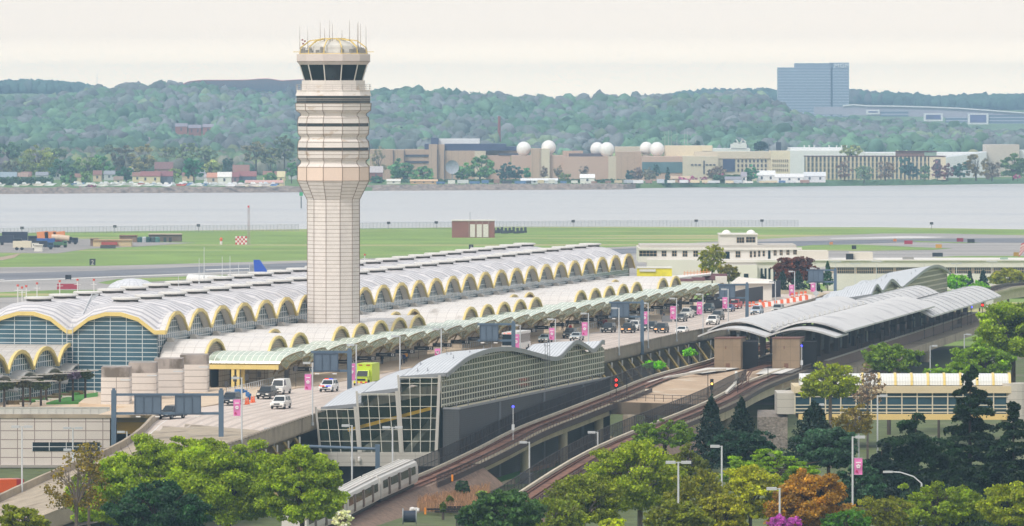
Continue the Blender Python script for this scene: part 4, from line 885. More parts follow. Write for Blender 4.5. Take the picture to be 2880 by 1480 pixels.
g = MB(); g.hexa([fp(898, 6.3, -.3), fp(1236, 6.3, -.3), fp(1236, 6.3, 3), fp(898, 6.3, 3)], [fp(898, fz0, -.3), fp(1236, fz0, -.3), fp(1236, fz0, 3), fp(898, fz0, 3)]); obj('base_band', g, M('base_panel', 'b0aca6', .6, lines=(2.6, .85, .05, .05), lcol='8b8781', nz=(.4, .05)), hh)
g = MB(); g.hexa([fp(890, 3.5, 1), fp(1246, 3.5, 1), fp(1246, 3.5, 14), fp(890, 3.5, 14)], [fp(890, 6.3, 1), fp(1246, 6.3, 1), fp(1246, 6.3, 14), fp(890, 6.3, 14)]); obj('garage_opening', g, dark, hh)
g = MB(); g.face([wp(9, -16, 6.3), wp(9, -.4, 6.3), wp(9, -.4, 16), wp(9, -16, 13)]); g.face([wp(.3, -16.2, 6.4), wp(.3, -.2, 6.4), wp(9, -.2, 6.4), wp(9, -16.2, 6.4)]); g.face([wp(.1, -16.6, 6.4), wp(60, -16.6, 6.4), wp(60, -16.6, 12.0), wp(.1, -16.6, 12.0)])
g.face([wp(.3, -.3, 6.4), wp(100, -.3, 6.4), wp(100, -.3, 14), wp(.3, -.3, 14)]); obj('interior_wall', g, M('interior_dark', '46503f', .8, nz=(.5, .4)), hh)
g = MB(); a, b = fp(978, 11.05, 1.2), fp(1213, 14.0, 1.2); g.bar(a, b, .3); obj('yellow_beam', g, M('yellow_beam', 'f4c62c', .5), hh)
g = MB(); g.hexa([wp(3, -13, 6.5), wp(3, -12, 6.5), wp(6, -7, 6.5), wp(6, -8, 6.5)], [wp(3, -13, 7.5), wp(3, -12, 7.5), wp(6, -7, 11.5), wp(6, -8, 11.5)]); g.hexa([wp(3, -6, 6.5), wp(3, -5, 6.5), wp(8, -1.5, 6.5), wp(8, -2.5, 6.5)], [wp(3, -6, 8), wp(3, -5, 8), wp(8, -1.5, 13.5), wp(8, -2.5, 13.5)])
obj('escalator', g, M('escalator', '8a8f84', .4), hh)
for px in (990, 1010): 
    g = MB(); g.lathe([(.12, fp(px, 0)[2] + 6.9), (.2, 7.1), (.2, 7.5), (.1, 7.6)], fp(px, 0, -.6)[:2], 8); obj('security_camera', g, wht, hh)
brick = M('charcoal_brick', '46494c', .75, lines=(.6, .28, .04, .05), lcol='3b3d40', nz=(.2, .06))
g = MB(); g.prism([wp(.4, .12, 0)[:2], wp(.4, 2.4, 0)[:2], wp(98, 2.3, 0)[:2], wp(98, .12, 0)[:2]], 3.5, 13.9); ann = one('service_block', g, brick, 'charcoal brick service block with flat beige roof along the glass pavilion', 'building')
g = MB(); g.face([wp(.5, .2, 14.0), wp(.5, 2.3, 14.0), wp(97.8, 2.2, 14.0), wp(97.8, .2, 14.0)]); obj('flat_roof', g, M('beige_roof', 'd3c9ae', .85, nz=(.4, .08)), ann)
g = MB(); g.sweep([wp(.4, .2, 13.9), wp(.4, 2.35, 13.9), wp(98, 2.25, 13.9)], .25, .28); obj('parapet_cap', g, fascia, ann)
g = MB()
for s in np.arange(3, 95, 4.5): g.bar(wp(s, 1.3 + .7 * math.sin(s), 14), wp(s, 1.3 + .7 * math.sin(s), 14.7), .06)
obj('roof_vent', g, fascia, ann)
for s in (24, 52, 78):
    g = MB(); g.hexa([wp(s, 2.2, 3.5), wp(s, 2.46, 3.5), wp(s + 1.2, 2.46, 3.5), wp(s + 1.2, 2.2, 3.5)], [wp(s, 2.2, 13.85), wp(s, 2.46, 13.85), wp(s + 1.2, 2.46, 13.85), wp(s + 1.2, 2.2, 13.85)]); obj('pilaster', g, M('pilaster_grey', '63686e', .7), ann)
g = MB()
for q in range(6): z = 14.1 + q * 1.2; g.bar(wp(60, .9, z), wp(63, .9, z), .05)
for s in (60, 61.5, 63): g.bar(wp(s, .9, 14.0), wp(s, .9, 21), .06)
one('roof_ladder', g, fascia, 'caged metal ladder against the wavy roof of the glass pavilion', 'ladder')
prof2 = [(2441, 829), (2456, 800), (2471, 818), (2485, 800), (2498, 786), (2512, 795), (2526, 808), (2545, 794), (2566, 778), (2594, 757), (2622, 746), (2645, 752), (2664, 768)]
A2 = (73.7, 1370); B2_ = (97.7, 1485)
h2, wp2, f2 = wave_house('glass_pavilion', 'distant wavy roofed glass pavilion behind the station canopies', A2, B2_, prof2, [(.7, -9, 0, 1.6, 0, 118), (-9, -16, 2.4, 4.0, 0, 100)], 9, glassm=M('pavilion_glass_far', '4a5034', .12, nz=(.3, .3), lines=(1.5, 1.1, .2, .3), lcol='cfcbb4'), seed=5)
# stepped lower roofs running down towards the road
st = thing('stepped_roof', 'row of low ribbed roofs stepping down beside the far pavilion', 'roof', P(2300, 850, 12))
for (xa, xb, yt, yb, Y) in ((2388, 2445, 793, 830, 1440), (2355, 2440, 815, 836, 1415), (2290, 2362, 828, 852, 1390), (2255, 2325, 845, 866, 1372), (2215, 2300, 858, 880, 1352)):
    g = MB(); z0, z1 = Q(0, yb, Y)[2], Q(0, yt, Y)[2]; xa_, xb_ = X_(xa, Y), X_(xb, Y)
    g.grid([[(xa_ + (xb_ - xa_) * t, Y + 14 * t, z0 + (z1 - z0) * math.sin(min(1, t * 1.25) * 1.57)), (xa_ + (xb_ - xa_) * t + 5, Y + 14 * t - 6, z0 + (z1 - z0) * math.sin(min(1, t * 1.25) * 1.57) - .6)] for t in np.linspace(0, 1, 9)]); g.grid([[(xa_ + (xb_ - xa_) * t + 5, Y + 14 * t - 6, z0 + (z1 - z0) * math.sin(min(1, t * 1.25) * 1.57) - .6), (xa_ + (xb_ - xa_) * t + 5, Y + 14 * t - 6, z0 - .6)] for t in np.linspace(0, 1, 9)]); obj('roof', g, M('ribbed_roof_far', 'c6cace', .4, lines=(1.2, .9, .3, .12), lcol='93989f'), st)
# ---------------------------------------------------------------- station
stn = thing('metro_station', 'elevated metro station with long pale double barrel canopies over the platform', 'station', (48, 1115, 10))
ds = np.array((.178, .984)); ns = np.array((.984, -.178)); S0 = np.array((42.6, 1112.0))
def SP_(s, w_, z): p = S0 + ds * s + ns * w_; return (p[0], p[1], z)
roofs = M('station_roof', 'c6c5c5', .5, nz=(.2, .05), lines=(14.5, 0, .12, 0), lcol='8f9093', stain=('adacae', .15, .55)); under = M('canopy_underside', '77736e', .8)
def vault(s0, s1, wa, wb, ze, rise, m=roofs, nseg=12):
    g = MB(); pr = [(wa + (wb - wa) * t, ze + rise * math.sin(math.pi * t)) for t in np.linspace(0, 1, nseg)]; sl_ = np.linspace(s0, s1, max(2, int((s1 - s0) / 15) + 1))
    bow = lambda w_: -2.2 * (1 - ((w_ - (wa + wb) / 2) / ((wb - wa) / 2)) ** 2)
    g.grid([[SP_(s + (bow(w_) if i == 0 else 0), w_, z) for w_, z in pr] for i, s in enumerate(sl_)], lambda i, j: (sl_[i], pr[j][0])); g.grid([[SP_(s + (bow(w_) if i == 0 else 0), w_, z - .28) for w_, z in pr[::-1]] for i, s in enumerate(sl_)]);
    g.grid([[SP_(s0 + bow(w_), w_, z - .28) for w_, z in pr], [SP_(s0 + bow(w_), w_, z) for w_, z in pr]])
    g.grid([[SP_(s, wb, ze - .28) for s in sl_], [SP_(s, wb, ze) for s in sl_]]); return g
for (wa, wb) in ((-11.5, 0), (0, 12.0)):
    obj('canopy', vault(0, 16, wa, wb, 15.3, 1.45), roofs, stn)
    obj('canopy', vault(9, 140, wa + .3, wb + (0.4 if wb else -.3), 15.9, 1.75), roofs, stn)
    obj('canopy', vault(130, 254, wa + 2, wb + 1.0, 14.3, 2.05), roofs, stn)
g = MB()
for s in np.arange(8, 136, 6.8): g.bar(SP_(s, 0, 16.3), SP_(s + 4, 0, 16.3), .25)
for s in np.arange(8, 136, 6.8): g.bar(SP_(s, 0, 16.5), SP_(s, 0, 17.0), .2)
obj('ridge_gutter', g, M('gutter_white', 'c9c9c6', .6), stn)
for s in np.arange(134, 252, 8.6):
    for (wa, wb) in ((-9.5, 1.0), (2.0, 13.0)):
        g = MB(); pr = [(wa + (wb - wa) * t, 14.3 + 2.05 * math.sin(math.pi * t)) for t in np.linspace(0, 1, 9)]; g.tube([SP_(s, w_, z + .05) for w_, z in pr], .13); obj('canopy_rib', g, M('rib_grey', 'a4a7ab', .5), stn)
g = MB(); g.prism([SP_(4, -3.7, 0)[:2], SP_(4, 9.3, 0)[:2], SP_(255, 8.2, 0)[:2], SP_(255, -3.7, 0)[:2]], 9.2, 10.9); obj('platform', g, M('platform_brown', '6a5850', .8, nz=(.5, .1)), stn)
g = MB(); g.sweep([SP_(8, 9.2, 10.92), SP_(255, 8.1, 10.92)], .75, .06); g.sweep([SP_(8, -3.6, 10.92), SP_(255, -3.6, 10.92)], .7, .06); obj('platform_edge', g, M('edge_white', 'cfcbc2', .7), stn)
g = MB(); g.prism([SP_(-2, -12.5, 0)[:2], SP_(-2, 12, 0)[:2], SP_(258, 11.5, 0)[:2], SP_(258, -12.5, 0)[:2]], 7.6, 9.1); obj('under_deck', g, conc, stn)
for s in np.arange(14, 255, 12.0):
    for w_ in (-7.5, 5.5):
        g = MB(); g.obox(SP_(s, w_, 0)[:2], tuple(ds), 1.0, .9, 9.1, 15.6); obj('pillar', g, M('pillar_brown', '5a4f49', .8), stn)
# dark kiosks and panels on the platform
R5 = random.Random(8)
for s in np.arange(20, 250, 9):
    if R5.random() < .7: g = MB(); g.obox(SP_(s + R5.uniform(-2, 2), R5.uniform(1, 6), 0)[:2], tuple(ds), R5.uniform(1, 4), .3, 10.9, 10.9 + R5.uniform(1.6, 2.6)); obj('platform_kiosk', g, M('kiosk', '2e2f36', .4), stn)
g = MB(); g.prism([SP_(20, -1, 0)[:2], SP_(20, .4, 0)[:2], SP_(250, .4, 0)[:2], SP_(250, -1, 0)[:2]], 10.9, 14.9); obj('centre_wall', g, M('station_wall', '4d4a48', .6, lines=(3.5, 1.6, .3, .1), lcol='77716a'), stn)
blk = M('brown_concrete', '8b7862', .85, nz=(.35, .12), lines=(1.6, 2.3, .04, .04), lcol='67584a', stain=('6f5f4e', .4, .56, (1, 1, .3)))
for i, (xa, xb) in enumerate(((2009, 2083), (2172, 2249))):
    Y = 1103; g = MB(); a, b = X_(xa, Y), X_(xb, Y); g.prism([(a, Y), (b, Y), (b + 1.0, Y + 5), (a + 1.0, Y + 5)], 10.1, Q(0, 953, Y)[2])
    t = one('lift_block', g, blk, 'square brown concrete block under the station canopy front, %s of the pair' % ('left' if i == 0 else 'right'), 'service block', 'concrete blocks at the station front')
    g = MB(); g.prism([(a - .1, Y - .1), (b + .1, Y - .1), (b + 1.1, Y + 5), (a + .9, Y + 5)], Q(0, 953, Y)[2], Q(0, 950, Y)[2]); obj('coping', g, M('coping_rust', '6c4a40', .8), t)
    g = MB(); x = (a + b) / 2 - .3; g.box(x, x + .7, Y - .06, Y - .004, 10.15, 11.1); g.box(x - .1, x + .1, Y - .06, Y - .004, 13.5, 14.0); obj('hatch', g, M('hatch_rust', '70503f', .8), t)
    g = MB(); g.prism([(b + .3, Y + 2), (b + 3.0, Y + 3), (b + 3.4, Y + 12), (b + 1, Y + 12)], 10.0, 14.6); obj('interior_shade_block', g, M('enclosure', '161518', .9), t)  # near-black block stands in for the shade inside the station
for i in range(12):
    px = [2418, 2450, 2481, 2510, 2539, 2565, 2595, 2621, 2648, 2674, 2699, 2726][i]; c = at_px(offset_path(T2, -2.9), px); b = (c[0], c[1], c[2] - .2)
    g = MB(); 
    for dx in (-.35, .35): g.bar((b[0] + dx, b[1], b[2] - 1), (b[0] + dx, b[1], b[2] + 3.3), .07)
    g.box(b[0] - .5, b[0] + .5, b[1] - .3, b[1] + .3, b[2] + 3.3, b[2] + 3.75)
    one('track_lamp', g, M('post_dark', '2b2827', .6), 'dark twin-post lamp beside the right-hand track, %s from the camera end' % ordn(i), 'lamp', 'twin-post lamps along the station track')
v3 = girder([p for p in T1 if p[1] > 1395], 'metro_viaduct', 'dark distant metro viaduct leaving the picture at the right edge', 3, 2.2)
railing([p for p in T1 if p[1] > 1395], -2.6, 1.3, v3, brownrail, 'railing', -.2, 3, True, meshm)
g = MB(); p = P(2773, 868, 9.8); g.box(p[0], p[0] + 1.6, p[1], p[1] + 1.2, 9.8, 12.6); one('equipment_cabinet', g, M('cabinet', 'c7c6c2', .6), 'pale equipment cabinet standing beyond the far end of the station', 'cabinet')
b = P(2763, 905, 9.4); t = thing('railway_signal', 'railway signal lit red beyond the far end of the platform', 'signal', b); g = MB(); g.bar(b, up(b, 3.2), .09); obj('pole', g, black, t); g = MB(); g.box(b[0] - .3, b[0] + .3, b[1] - .2, b[1], b[2] + 3, b[2] + 4.6); hd = obj('head', g, black, t)
g = MB(); 
for z in (3.4, 4.2): g.bar((b[0], b[1] - .2, b[2] + z), (b[0], b[1] - .35, b[2] + z), .22, n=10)
obj('lamp', g, M('lamp_red'if 'lamp_red' in MATS else 'lamp_red', 'ff3020', .4, emit=('ff2a20', 4)), hd)
for px, py, Y, lb in ((1443, 1144, 893, 'blue lamp on a short mast beside the dark service block'), (2255, 973, 1102, 'pale blue lamp on the corner of the right station block'), (2733, 864, 1350, 'blue lamp at the far end of the station')):
    c = Q(px, py, Y); g = MB(); g.lathe([(.05, c[2] - .14), (.14, c[2] - .06), (.15, c[2] + .06), (.05, c[2] + .16)], c[:2], 10); q_ = one('signal_lamp', g, M('lamp_blue', '4048ff', .4, emit=('3a3cff', 5)), lb, 'lamp'); g = MB(); g.bar((c[0], c[1], c[2] - .14), (c[0], c[1], c[2] - 4.5), .06); g.box(c[0] - .2, c[0] + .2, c[1] - .1, c[1] + .1, c[2] - 3.2, c[2] - 2.4); obj('mast', g, lampw).parent = q_
# ---------------------------------------------------------------- historic terminal (white) and long wing
def win_rect(parent, xa, xb, yt, yb, Y, frame=True, nm='window', mulls=1):
    a, b = Q(xa, yb, Y), Q(xb, yt, Y); g = MB(); g.box(a[0], b[0], Y - .07, Y - .004, a[2], b[2]); w_ = obj(nm, g, dglass, parent)
    if frame:
        g = MB()
        for i in range(mulls + 2): x = a[0] + (b[0] - a[0]) * i / (mulls + 1); g.box(x - .06, x + .06, Y - .1, Y - .075, a[2], b[2])
        g.box(a[0], b[0], Y - .12, Y - .102, (a[2] + b[2]) / 2 - .05, (a[2] + b[2]) / 2 + .05); obj('frame', g, M('frame_tan', 'a8937c', .6), w_)
    return w_
def block(parent, xa, xb, yt, yb, Y, dep, m, nm='wall', z0=None):
    a, b = Q(xa, yb, Y), Q(xb, yt, Y); g = MB(); g.box(a[0], b[0], Y, Y + dep, a[2] if z0 is None else z0, b[2]); return obj(nm, g, m, parent)
hw_ = M('historic_white', 'd5d1cb', .7, nz=(.15, .04)); roofg = M('historic_roof', 'b7b1aa', .9, nz=(.1, .12))
YA = 1720
ht = thing('old_terminal', 'white old terminal building with small rooftop tower and two white domes', 'building', Q(2020, 790, YA))
block(ht, 1795, 2240, 697, 738, YA, 26, hw_); block(ht, 1800, 2240, 690, 697, YA + .4, 24, roofg, 'roof')
block(ht, 1820, 2130, 731, 800, YA - 5, 6, hw_); block(ht, 2030, 2260, 738, 810, YA - 9, 10, hw_); block(ht, 1980, 2130, 745, 810, YA - 12, 6, hw_)
block(ht, 2025, 2262, 731, 738, YA - 9.6, 12, hw_, 'cornice'); block(ht, 1795, 2256, 697, 703, YA - .6, 3, hw_, 'cornice')
block(ht, 2024, 2130, 661, 697, YA + 4, 12, hw_, 'tower_room'); block(ht, 2022, 2132, 658, 661, YA + 3.5, 13, hw_, 'cornice')
for (xa, xb, yt, yb, mm_) in ((1798, 1847, 706, 721, 4), (1861, 1874, 706, 721, 1), (1890, 1903, 706, 721, 1), (1920, 1933, 706, 722, 1), (1950, 1963, 706, 722, 1), (1980, 1993, 707, 722, 1), (2012, 2025, 707, 723, 1), (2069, 2082, 707, 724, 1), (2109, 2115, 707, 724, 0), (2120, 2126, 707, 723, 0), (2132, 2138, 706, 722, 0), (2145, 2151, 706, 721, 0), (2176, 2184, 704, 719, 1), (2193, 2201, 703, 718, 1), (2212, 2220, 703, 717, 1), (2231, 2241, 702, 716, 1)): win_rect(ht, xa, xb, yt, yb, YA, True, 'window', mm_)
win_rect(ht, 2072, 2093, 668, 683, YA + 4, True, 'window', 2); win_rect(ht, 2098, 2124, 667, 682, YA + 4, True, 'window', 2)
for (xa, xb, yt, yb) in ((2040, 2052, 708, 732), (2160, 2167, 705, 730)): win_rect(ht, xa, xb, yt, yb, YA, False, 'door')
for xa, yt, yb in ((2139, 755, 800), (2150, 755, 800), (2161, 755, 800), (2175, 756, 800)): win_rect(ht, xa, xa + 6, yt, yb, YA - 9, False)
win_rect(ht, 2092, 2105, 770, 788, YA - 12, False)
for px in (2043, 2112):
    c = Q(px, 661, YA + 10); g = MB(); r = 1.33; g.lathe([(r * 1.0, c[2] - .3), (r * 1.02, c[2] + .1), (r * .93, c[2] + .55), (r * .7, c[2] + .98), (r * .38, c[2] + 1.25), (.05, c[2] + 1.36)], c[:2], 18); obj('dome', g, M('dome_white', 'e4e2de', .4), ht, smooth=True)
wing = thing('terminal_wing', 'long white two-storey wing with band of dark windows at the right', 'building', Q(2600, 800, 1790))
YW = 1790; block(wing, 2240, 2960, 734, 752, YW, 22, hw_); block(wing, 2330, 2960, 770, 815, YW - .4, 20, hw_); block(wing, 2335, 2960, 752, 770, YW + .6, 20, M('wing_back', 'b0a08e', .7)); block(wing, 2240, 2960, 731, 734, YW - .5, 23, hw_, 'cornice')
x = 2355
while x < 2890: win_rect(wing, x, x + 47, 753, 769, YW + .3, True, 'window', 7); x += 55
block(wing, 2392, 2455, 710, 731, YW + 3, 8, M('plant_beige', 'cfc8bd', .7), 'roof_plant'); block(wing, 2240, 2330, 706, 731, YW + 5, 10, M('plant_beige', 'cfc8bd', .7), 'roof_plant'); block(wing, 2380, 2400, 714, 731, YW + 2, 2, black, 'roof_fan'); block(wing, 2540, 2570, 723, 731, YW + 3, 3, M('equip_grey'), 'roof_plant'); block(wing, 2815, 2835, 725, 731, YW + 3, 3, M('teal_box', '8fa898', .6), 'roof_plant')
# right-hand office block with barrel skylight
ob = thing('office_bridge', 'beige low building with long blue window band and arched skylight among the cedars', 'building', Q(2500, 1180, 980)); YO = 980
beige = M('beige_render', 'cdbd9c', .7, nz=(.3, .05)); block(ob, 2234, 2846, 1087, 1106, YO, 12, beige); block(ob, 2246, 2846, 1165, 1181, YO - .2, 12, M('ochre_band', 'd8bc7c', .7)); block(ob, 2186, 2236, 1106, 1165, YO + 1, 10, M('pale_block', 'b9b4ab', .7, lines=(3, 1.2, .05, .06), lcol='8d8981'), 'wall')
block(ob, 2236, 2840, 1106, 1165, YO + .5, 10, M('blue_office_glass', '2f4c5a', .1, nz=(.2, .35)), 'glass_band')
g = MB()
for i in range(15): x = X_(2236 + i * 43, YO); g.box(x - .09, x + .09, YO + .3, YO + .48, Q(0, 1165, YO)[2], Q(0, 1106, YO)[2])
for y in (1116, 1140, 1150, 1160): z = Q(0, y, YO)[2]; g.box(X_(2236, YO), X_(2840, YO), YO + .26, YO + .29, z - .07, z + .07)
obj('window_frame', g, M('frame_cream', 'c9c2ae', .6), ob)
g = MB(); x = X_(2855, YO + 4); g.lathe([(2.2, 7), (2.2, 13.2)], (x, YO + 2), 20); obj('round_corner', g, M('pale_block'), ob)
r = 1.7; zc = 12.9
def bar_(xa, xb, rr, m, nm):
    g = MB(); th = np.linspace(0, math.pi, 9); g.grid([[(xx, YO + 3 - rr * math.cos(t), zc + rr * math.sin(t)) for t in th] for xx in (xa, xb)]); g.face([(xb, YO + 3 - rr * math.cos(t), zc + rr * math.sin(t)) for t in th]); g.face([(xa, YO + 3 - rr * math.cos(t), zc + rr * math.sin(t)) for t in th][::-1]); return obj(nm, g, m, ob)
bar_(X_(2250, YO), X_(2845, YO), r, M('skylight_panel', 'd6d8d6', .4, lines=(.4, 0, .05, 0), lcol='b8bab8'), 'skylight')
for i in range(13): x = X_(2252 + i * 46 + 38, YO); bar_(x - .18, x + .18, r + .12, yellow, 'skylight_rib')
g = MB(); g.prism([P(2130, 1262, 3.5)[:2], P(2215, 1262, 3.5)[:2], P(2215, 1240, 3.5)[:2], P(2130, 1240, 3.5)[:2]], 3.5, 8.2); one('stone_wall', g, M('stone_wall', '8a8178', .9, nz=(2.5, .35), bump=(3, .3)), 'grey stone retaining wall showing between the dark cedars', 'wall')
g = MB(); q0 = P(2660, 1010, 3.5); g.box(62, 70, 1190, 1196, 3.5, 8); one('bridge_wall', g, blk, 'brown concrete wall standing between columns under the station viaduct', 'wall')
g = MB(); a = Q(2560, 1068, 1030); 
g.box(a[0], a[0] + 12, 1030, 1036, 9.2, 9.6); g.hexa([(a[0] + 3, 1030, 9.6), (a[0] + 11, 1030, 9.6), (a[0] + 11, 1036, 9.6), (a[0] + 3, 1036, 9.6)], [(a[0] + 4, 1031, 11.2), (a[0] + 9, 1031, 11.2), (a[0] + 9, 1035, 11.2), (a[0] + 4, 1035, 11.2)]); one('shelter_roof', g, M('shelter_grey', 'b6b9bb', .6), 'pale grey shelter roof behind the green trees at the right', 'shelter')
# ================================================================ VEHICLES
tyre_m = M('tyre', '17171a', .8); rim_m = M('rim', '8e9094', .4, metal=.5); vglass = M('car_glass', '20282e', .08); head_m = M('headlamp', 'e6e4dc', .2); head_on = M('headlamp_orange', 'ffb070', .3, emit=('ff9a50', 1.5)); tail_m = M('tail_lamp', '9c2620', .4)
def paint(col): return M('paint_' + col, col, .28, metal=.1)
def vehicle(kind, col, label, px, py, z=12.05, rz=math.pi - .21, cat='car', hl=None, Y=None, group='cars on the upper roadway'):
    b = P(px, py, z); t = thing({'suv': 'parked_suv', 'sedan': 'sedan_car', 'pickup': 'pickup_truck', 'van': 'delivery_van'}[kind], label, cat, b, rz, group)
    L_, Wd, Ht = {'suv': (4.9, 1.95, 1.78), 'sedan': (4.7, 1.84, 1.46), 'pickup': (5.7, 2.0, 1.9), 'van': (5.6, 2.0, 2.2)}[kind]; h = L_ / 2; pm = paint(col)
    bh = {'suv': 1.05, 'sedan': .92, 'pickup': 1.1, 'van': 1.15}[kind]
    def prof(pts, w0, w1, yy=None):
        g = MB(); zs = [p[1] for p in pts]; lo, hi = min(zs), max(zs)
        f_ = lambda z: w0 + (w1 - w0) * (z - lo) / (hi - lo)
        n = len(pts); A = [(-f_(z) / 2, y, z) for y, z in pts]; B2 = [(f_(z) / 2, y, z) for y, z in pts]
        g.face(A[::-1]); g.face(B2)
        for i in range(n): j = (i + 1) % n; g.face([A[i], A[j], B2[j], B2[i]])
        return g
    body = prof([(-h, .35), (h - .05, .35), (h, .6), (h - .1, bh - .18), (h - 1.25, bh), (-h + .05, bh), (-h, .8)], Wd, Wd * .96); obj('body', body, pm, t, local=True)
    rf = {'suv': (-h + .1, -h + .35, .45, 1.2), 'sedan': (-h + .75, -h + 1.5, .35, 1.15), 'pickup': (-.75, -.6, .75, 1.5), 'van': (-h + .03, -h + .1, 1.2, 1.9)}[kind]
    zb, zt = bh - .01, Ht
    cabin = prof([(rf[0], zb), (rf[3], zb), (rf[2], zt), (rf[1], zt)], Wd * .95, Wd * .76); obj('cabin', cabin, pm, t, local=True)
    g = MB(); fx = lambda z: Wd * .95 + (Wd * .76 - Wd * .95) * (z - zb) / (zt - zb); e = .012
    def lerp2(k): return rf[3] + (rf[2] - rf[3]) * k, zb + (zt - zb) * k
    (ya, za), (yb, zb2) = lerp2(.1), lerp2(.88); g.face([(-fx(za) / 2 + .1, ya + .03, za), (fx(za) / 2 - .1, ya + .03, za), (fx(zb2) / 2 - .1, yb + .03, zb2), (-fx(zb2) / 2 + .1, yb + .03, zb2)]); obj('windscreen', g, vglass, t, local=True)
    g = MB(); z0_, z1_ = zb + (zt - zb) * .12, zb + (zt - zb) * .84; k0, k1 = .12, .84
    y0f, y1f = rf[3] + (rf[2] - rf[3]) * k0 - .12, rf[3] + (rf[2] - rf[3]) * k1 - .1; y0r, y1r = rf[0] + (rf[1] - rf[0]) * k0 + .15, rf[0] + (rf[1] - rf[0]) * k1 + .12
    if kind == 'van': y0r = y1r = .3
    for s in (-1, 1):
        for q0, q1 in ((0, .47), (.53, 1)):
            A = lambda u, y_, z_: (s * (fx(z_) / 2 + e), y_, z_)
            g.face([A(0, y0r + (y0f - y0r) * q0, z0_), A(0, y0r + (y0f - y0r) * q1, z0_), A(0, y1r + (y1f - y1r) * q1, z1_), A(0, y1r + (y1f - y1r) * q0, z1_)][::s])
    yr0, yr1 = rf[0] + (rf[1] - rf[0]) * .15, rf[0] + (rf[1] - rf[0]) * .85; g.face([(fx(z0_) / 2 - .1, yr0 - .03, z0_), (-fx(z0_) / 2 + .1, yr0 - .03, z0_), (-fx(z1_) / 2 + .1, yr1 - .03, z1_), (fx(z1_) / 2 - .1, yr1 - .03, z1_)]); obj('window', g, vglass, t, local=True)
    for sx in (-1, 1):
        for sy in (-h + .95, h - .95):
            g = MB(); r = .36; c0, c1 = sx * (Wd / 2 - .2), sx * (Wd / 2 + .02)
            A = [(c0, sy + r * math.cos(a), r + r * math.sin(a)) for a in np.linspace(0, 2 * math.pi, 15)[:-1]]; B2 = [(c1, p[1], p[2]) for p in A]; g.hexa(A, B2); wh = obj('wheel', g, tyre_m, t, local=True)
            g = MB(); c2 = sx * (Wd / 2 + .03); g.face([(c2, sy + .2 * math.cos(a), r + .2 * math.sin(a)) for a in np.linspace(0, 2 * math.pi, 11)[:-1]]); obj('rim', g, rim_m, wh, local=True)
        g = MB(); g.box(sx * Wd * .33 - .22, sx * Wd * .33 + .22, h - .12, h + .015, bh - .4, bh - .2); obj('headlight', g, head_on if hl else head_m, t, local=True)
        g = MB(); g.box(sx * Wd * .42 - .12, sx * Wd * .42 + .12, -h - .02, -h + .1, bh - .35, bh - .1); obj('tail_light', g, tail_m, t, local=True)
        g = MB(); g.box(sx * (Wd / 2 + .1) - .1, sx * (Wd / 2 + .1) + .1, rf[3] - .45, rf[3] - .3, bh - .02, bh + .17); obj('mirror', g, pm, t, local=True)
    g = MB(); g.box(-Wd * .22, Wd * .22, h - .05, h + .02, bh - .42, bh - .22); g.box(-Wd * .4, Wd * .4, h - .05, h + .03, .36, .52); obj('grille', g, black, t, local=True)
    g = MB(); g.box(-.16, .16, h + .02, h + .035, .52, .62); obj('number_plate', g, wht, t, local=True)
    if kind == 'pickup':
        g = MB()
        for s in (-1, 1): g.box(s * Wd * .46 - .05, s * Wd * .46 + .05, -h + .05, -.8, bh, bh + .3)
        g.box(-Wd * .46, Wd * .46, -h + .02, -h + .1, bh, bh + .3); obj('truck_bed', g, pm, t, local=True)
    if kind == 'suv':
        g = MB(); 
        for s in (-1, 1): g.bar((s * .62, rf[1] + .2, zt + .06), (s * .62, rf[2] - .1, zt + .06), .03)
        obj('roof_rail', g, rim_m if col != '111' else black, t, local=True)
    return t
vehicle('suv', '2b3644', 'dark navy SUV parked at the kerb beside the blue luggage trolleys', 650, 1139)
vehicle('suv', '2a2a2c', 'large black SUV parked in front of a white van near the first canopy', 750, 1121)
vehicle('van', 'd8d8d6', 'white van with ladder rack parked behind the large black SUV', 789, 1108, cat='van')
vehicle('suv', 'e2e2e0', 'white SUV driving alone in the middle lane near the camera', 790, 1149)
pc = vehicle('suv', 'e0e2e4', 'white police SUV with red and blue lights across its bonnet', 925, 1101)
g = MB(); g.m(0).box(-.85, -.15, 2.28, 2.47, .84, .98); g.m(1).box(.15, .85, 2.28, 2.47, .84, .98); g.m(0).box(-.6, -.05, -.2, .1, 1.78, 1.9); g.m(1).box(.05, .6, -.2, .1, 1.78, 1.9); obj('warning_light', g, [M('police_blue', '2a40d0', .4, emit=('2a40e0', 1.2)), M('police_red', 'd8302a', .4, emit=('e0302a', 1.2))], pc, local=True)
g = MB(); g.box(.98, .995, -1.9, 1.4, .62, .85); obj('side_stripe', g, M('stripe_red', 'c83a3a', .5), pc, local=True)
vehicle('suv', '3a3d42', 'dark SUV with pale bonnet half hidden behind the sign gantry', 483, 1178, rz=math.pi - .5)
vehicle('sedan', '8b989a', 'grey-green car partly hidden behind the wavy pavilion roof', 1534, 963)
vehicle('sedan', 'b5bcc0', 'silver car beside the kerb just left of a pink banner', 1622, 958)
vehicle('suv', '3e4446', 'dark car at the kerb behind the silver car', 1604, 951)
vehicle('suv', '1c2226', 'black SUV alone at the kerb below people on the pavement', 1712, 935)
vehicle('suv', '202226', 'black SUV with orange lit headlamps in front of the blue gantry post', 1767, 936, hl=1)
vehicle('suv', 'dcdcda', 'white SUV tucked beside the orange lamped black SUV', 1786, 929)
vehicle('pickup', 'b9bcbd', 'pale pickup truck standing with open tailgate behind the white SUV', 1779, 914, cat='pickup')
vehicle('suv', '26303a', 'dark police SUV just right of the blue gantry post', 1831, 931)
vehicle('suv', '33353a', 'dark grey SUV with glowing orange lamps in the open lane', 1861, 936, hl=1)
vehicle('sedan', 'e4e4e2', 'white sedan nearest to the road parapet', 1919, 940)
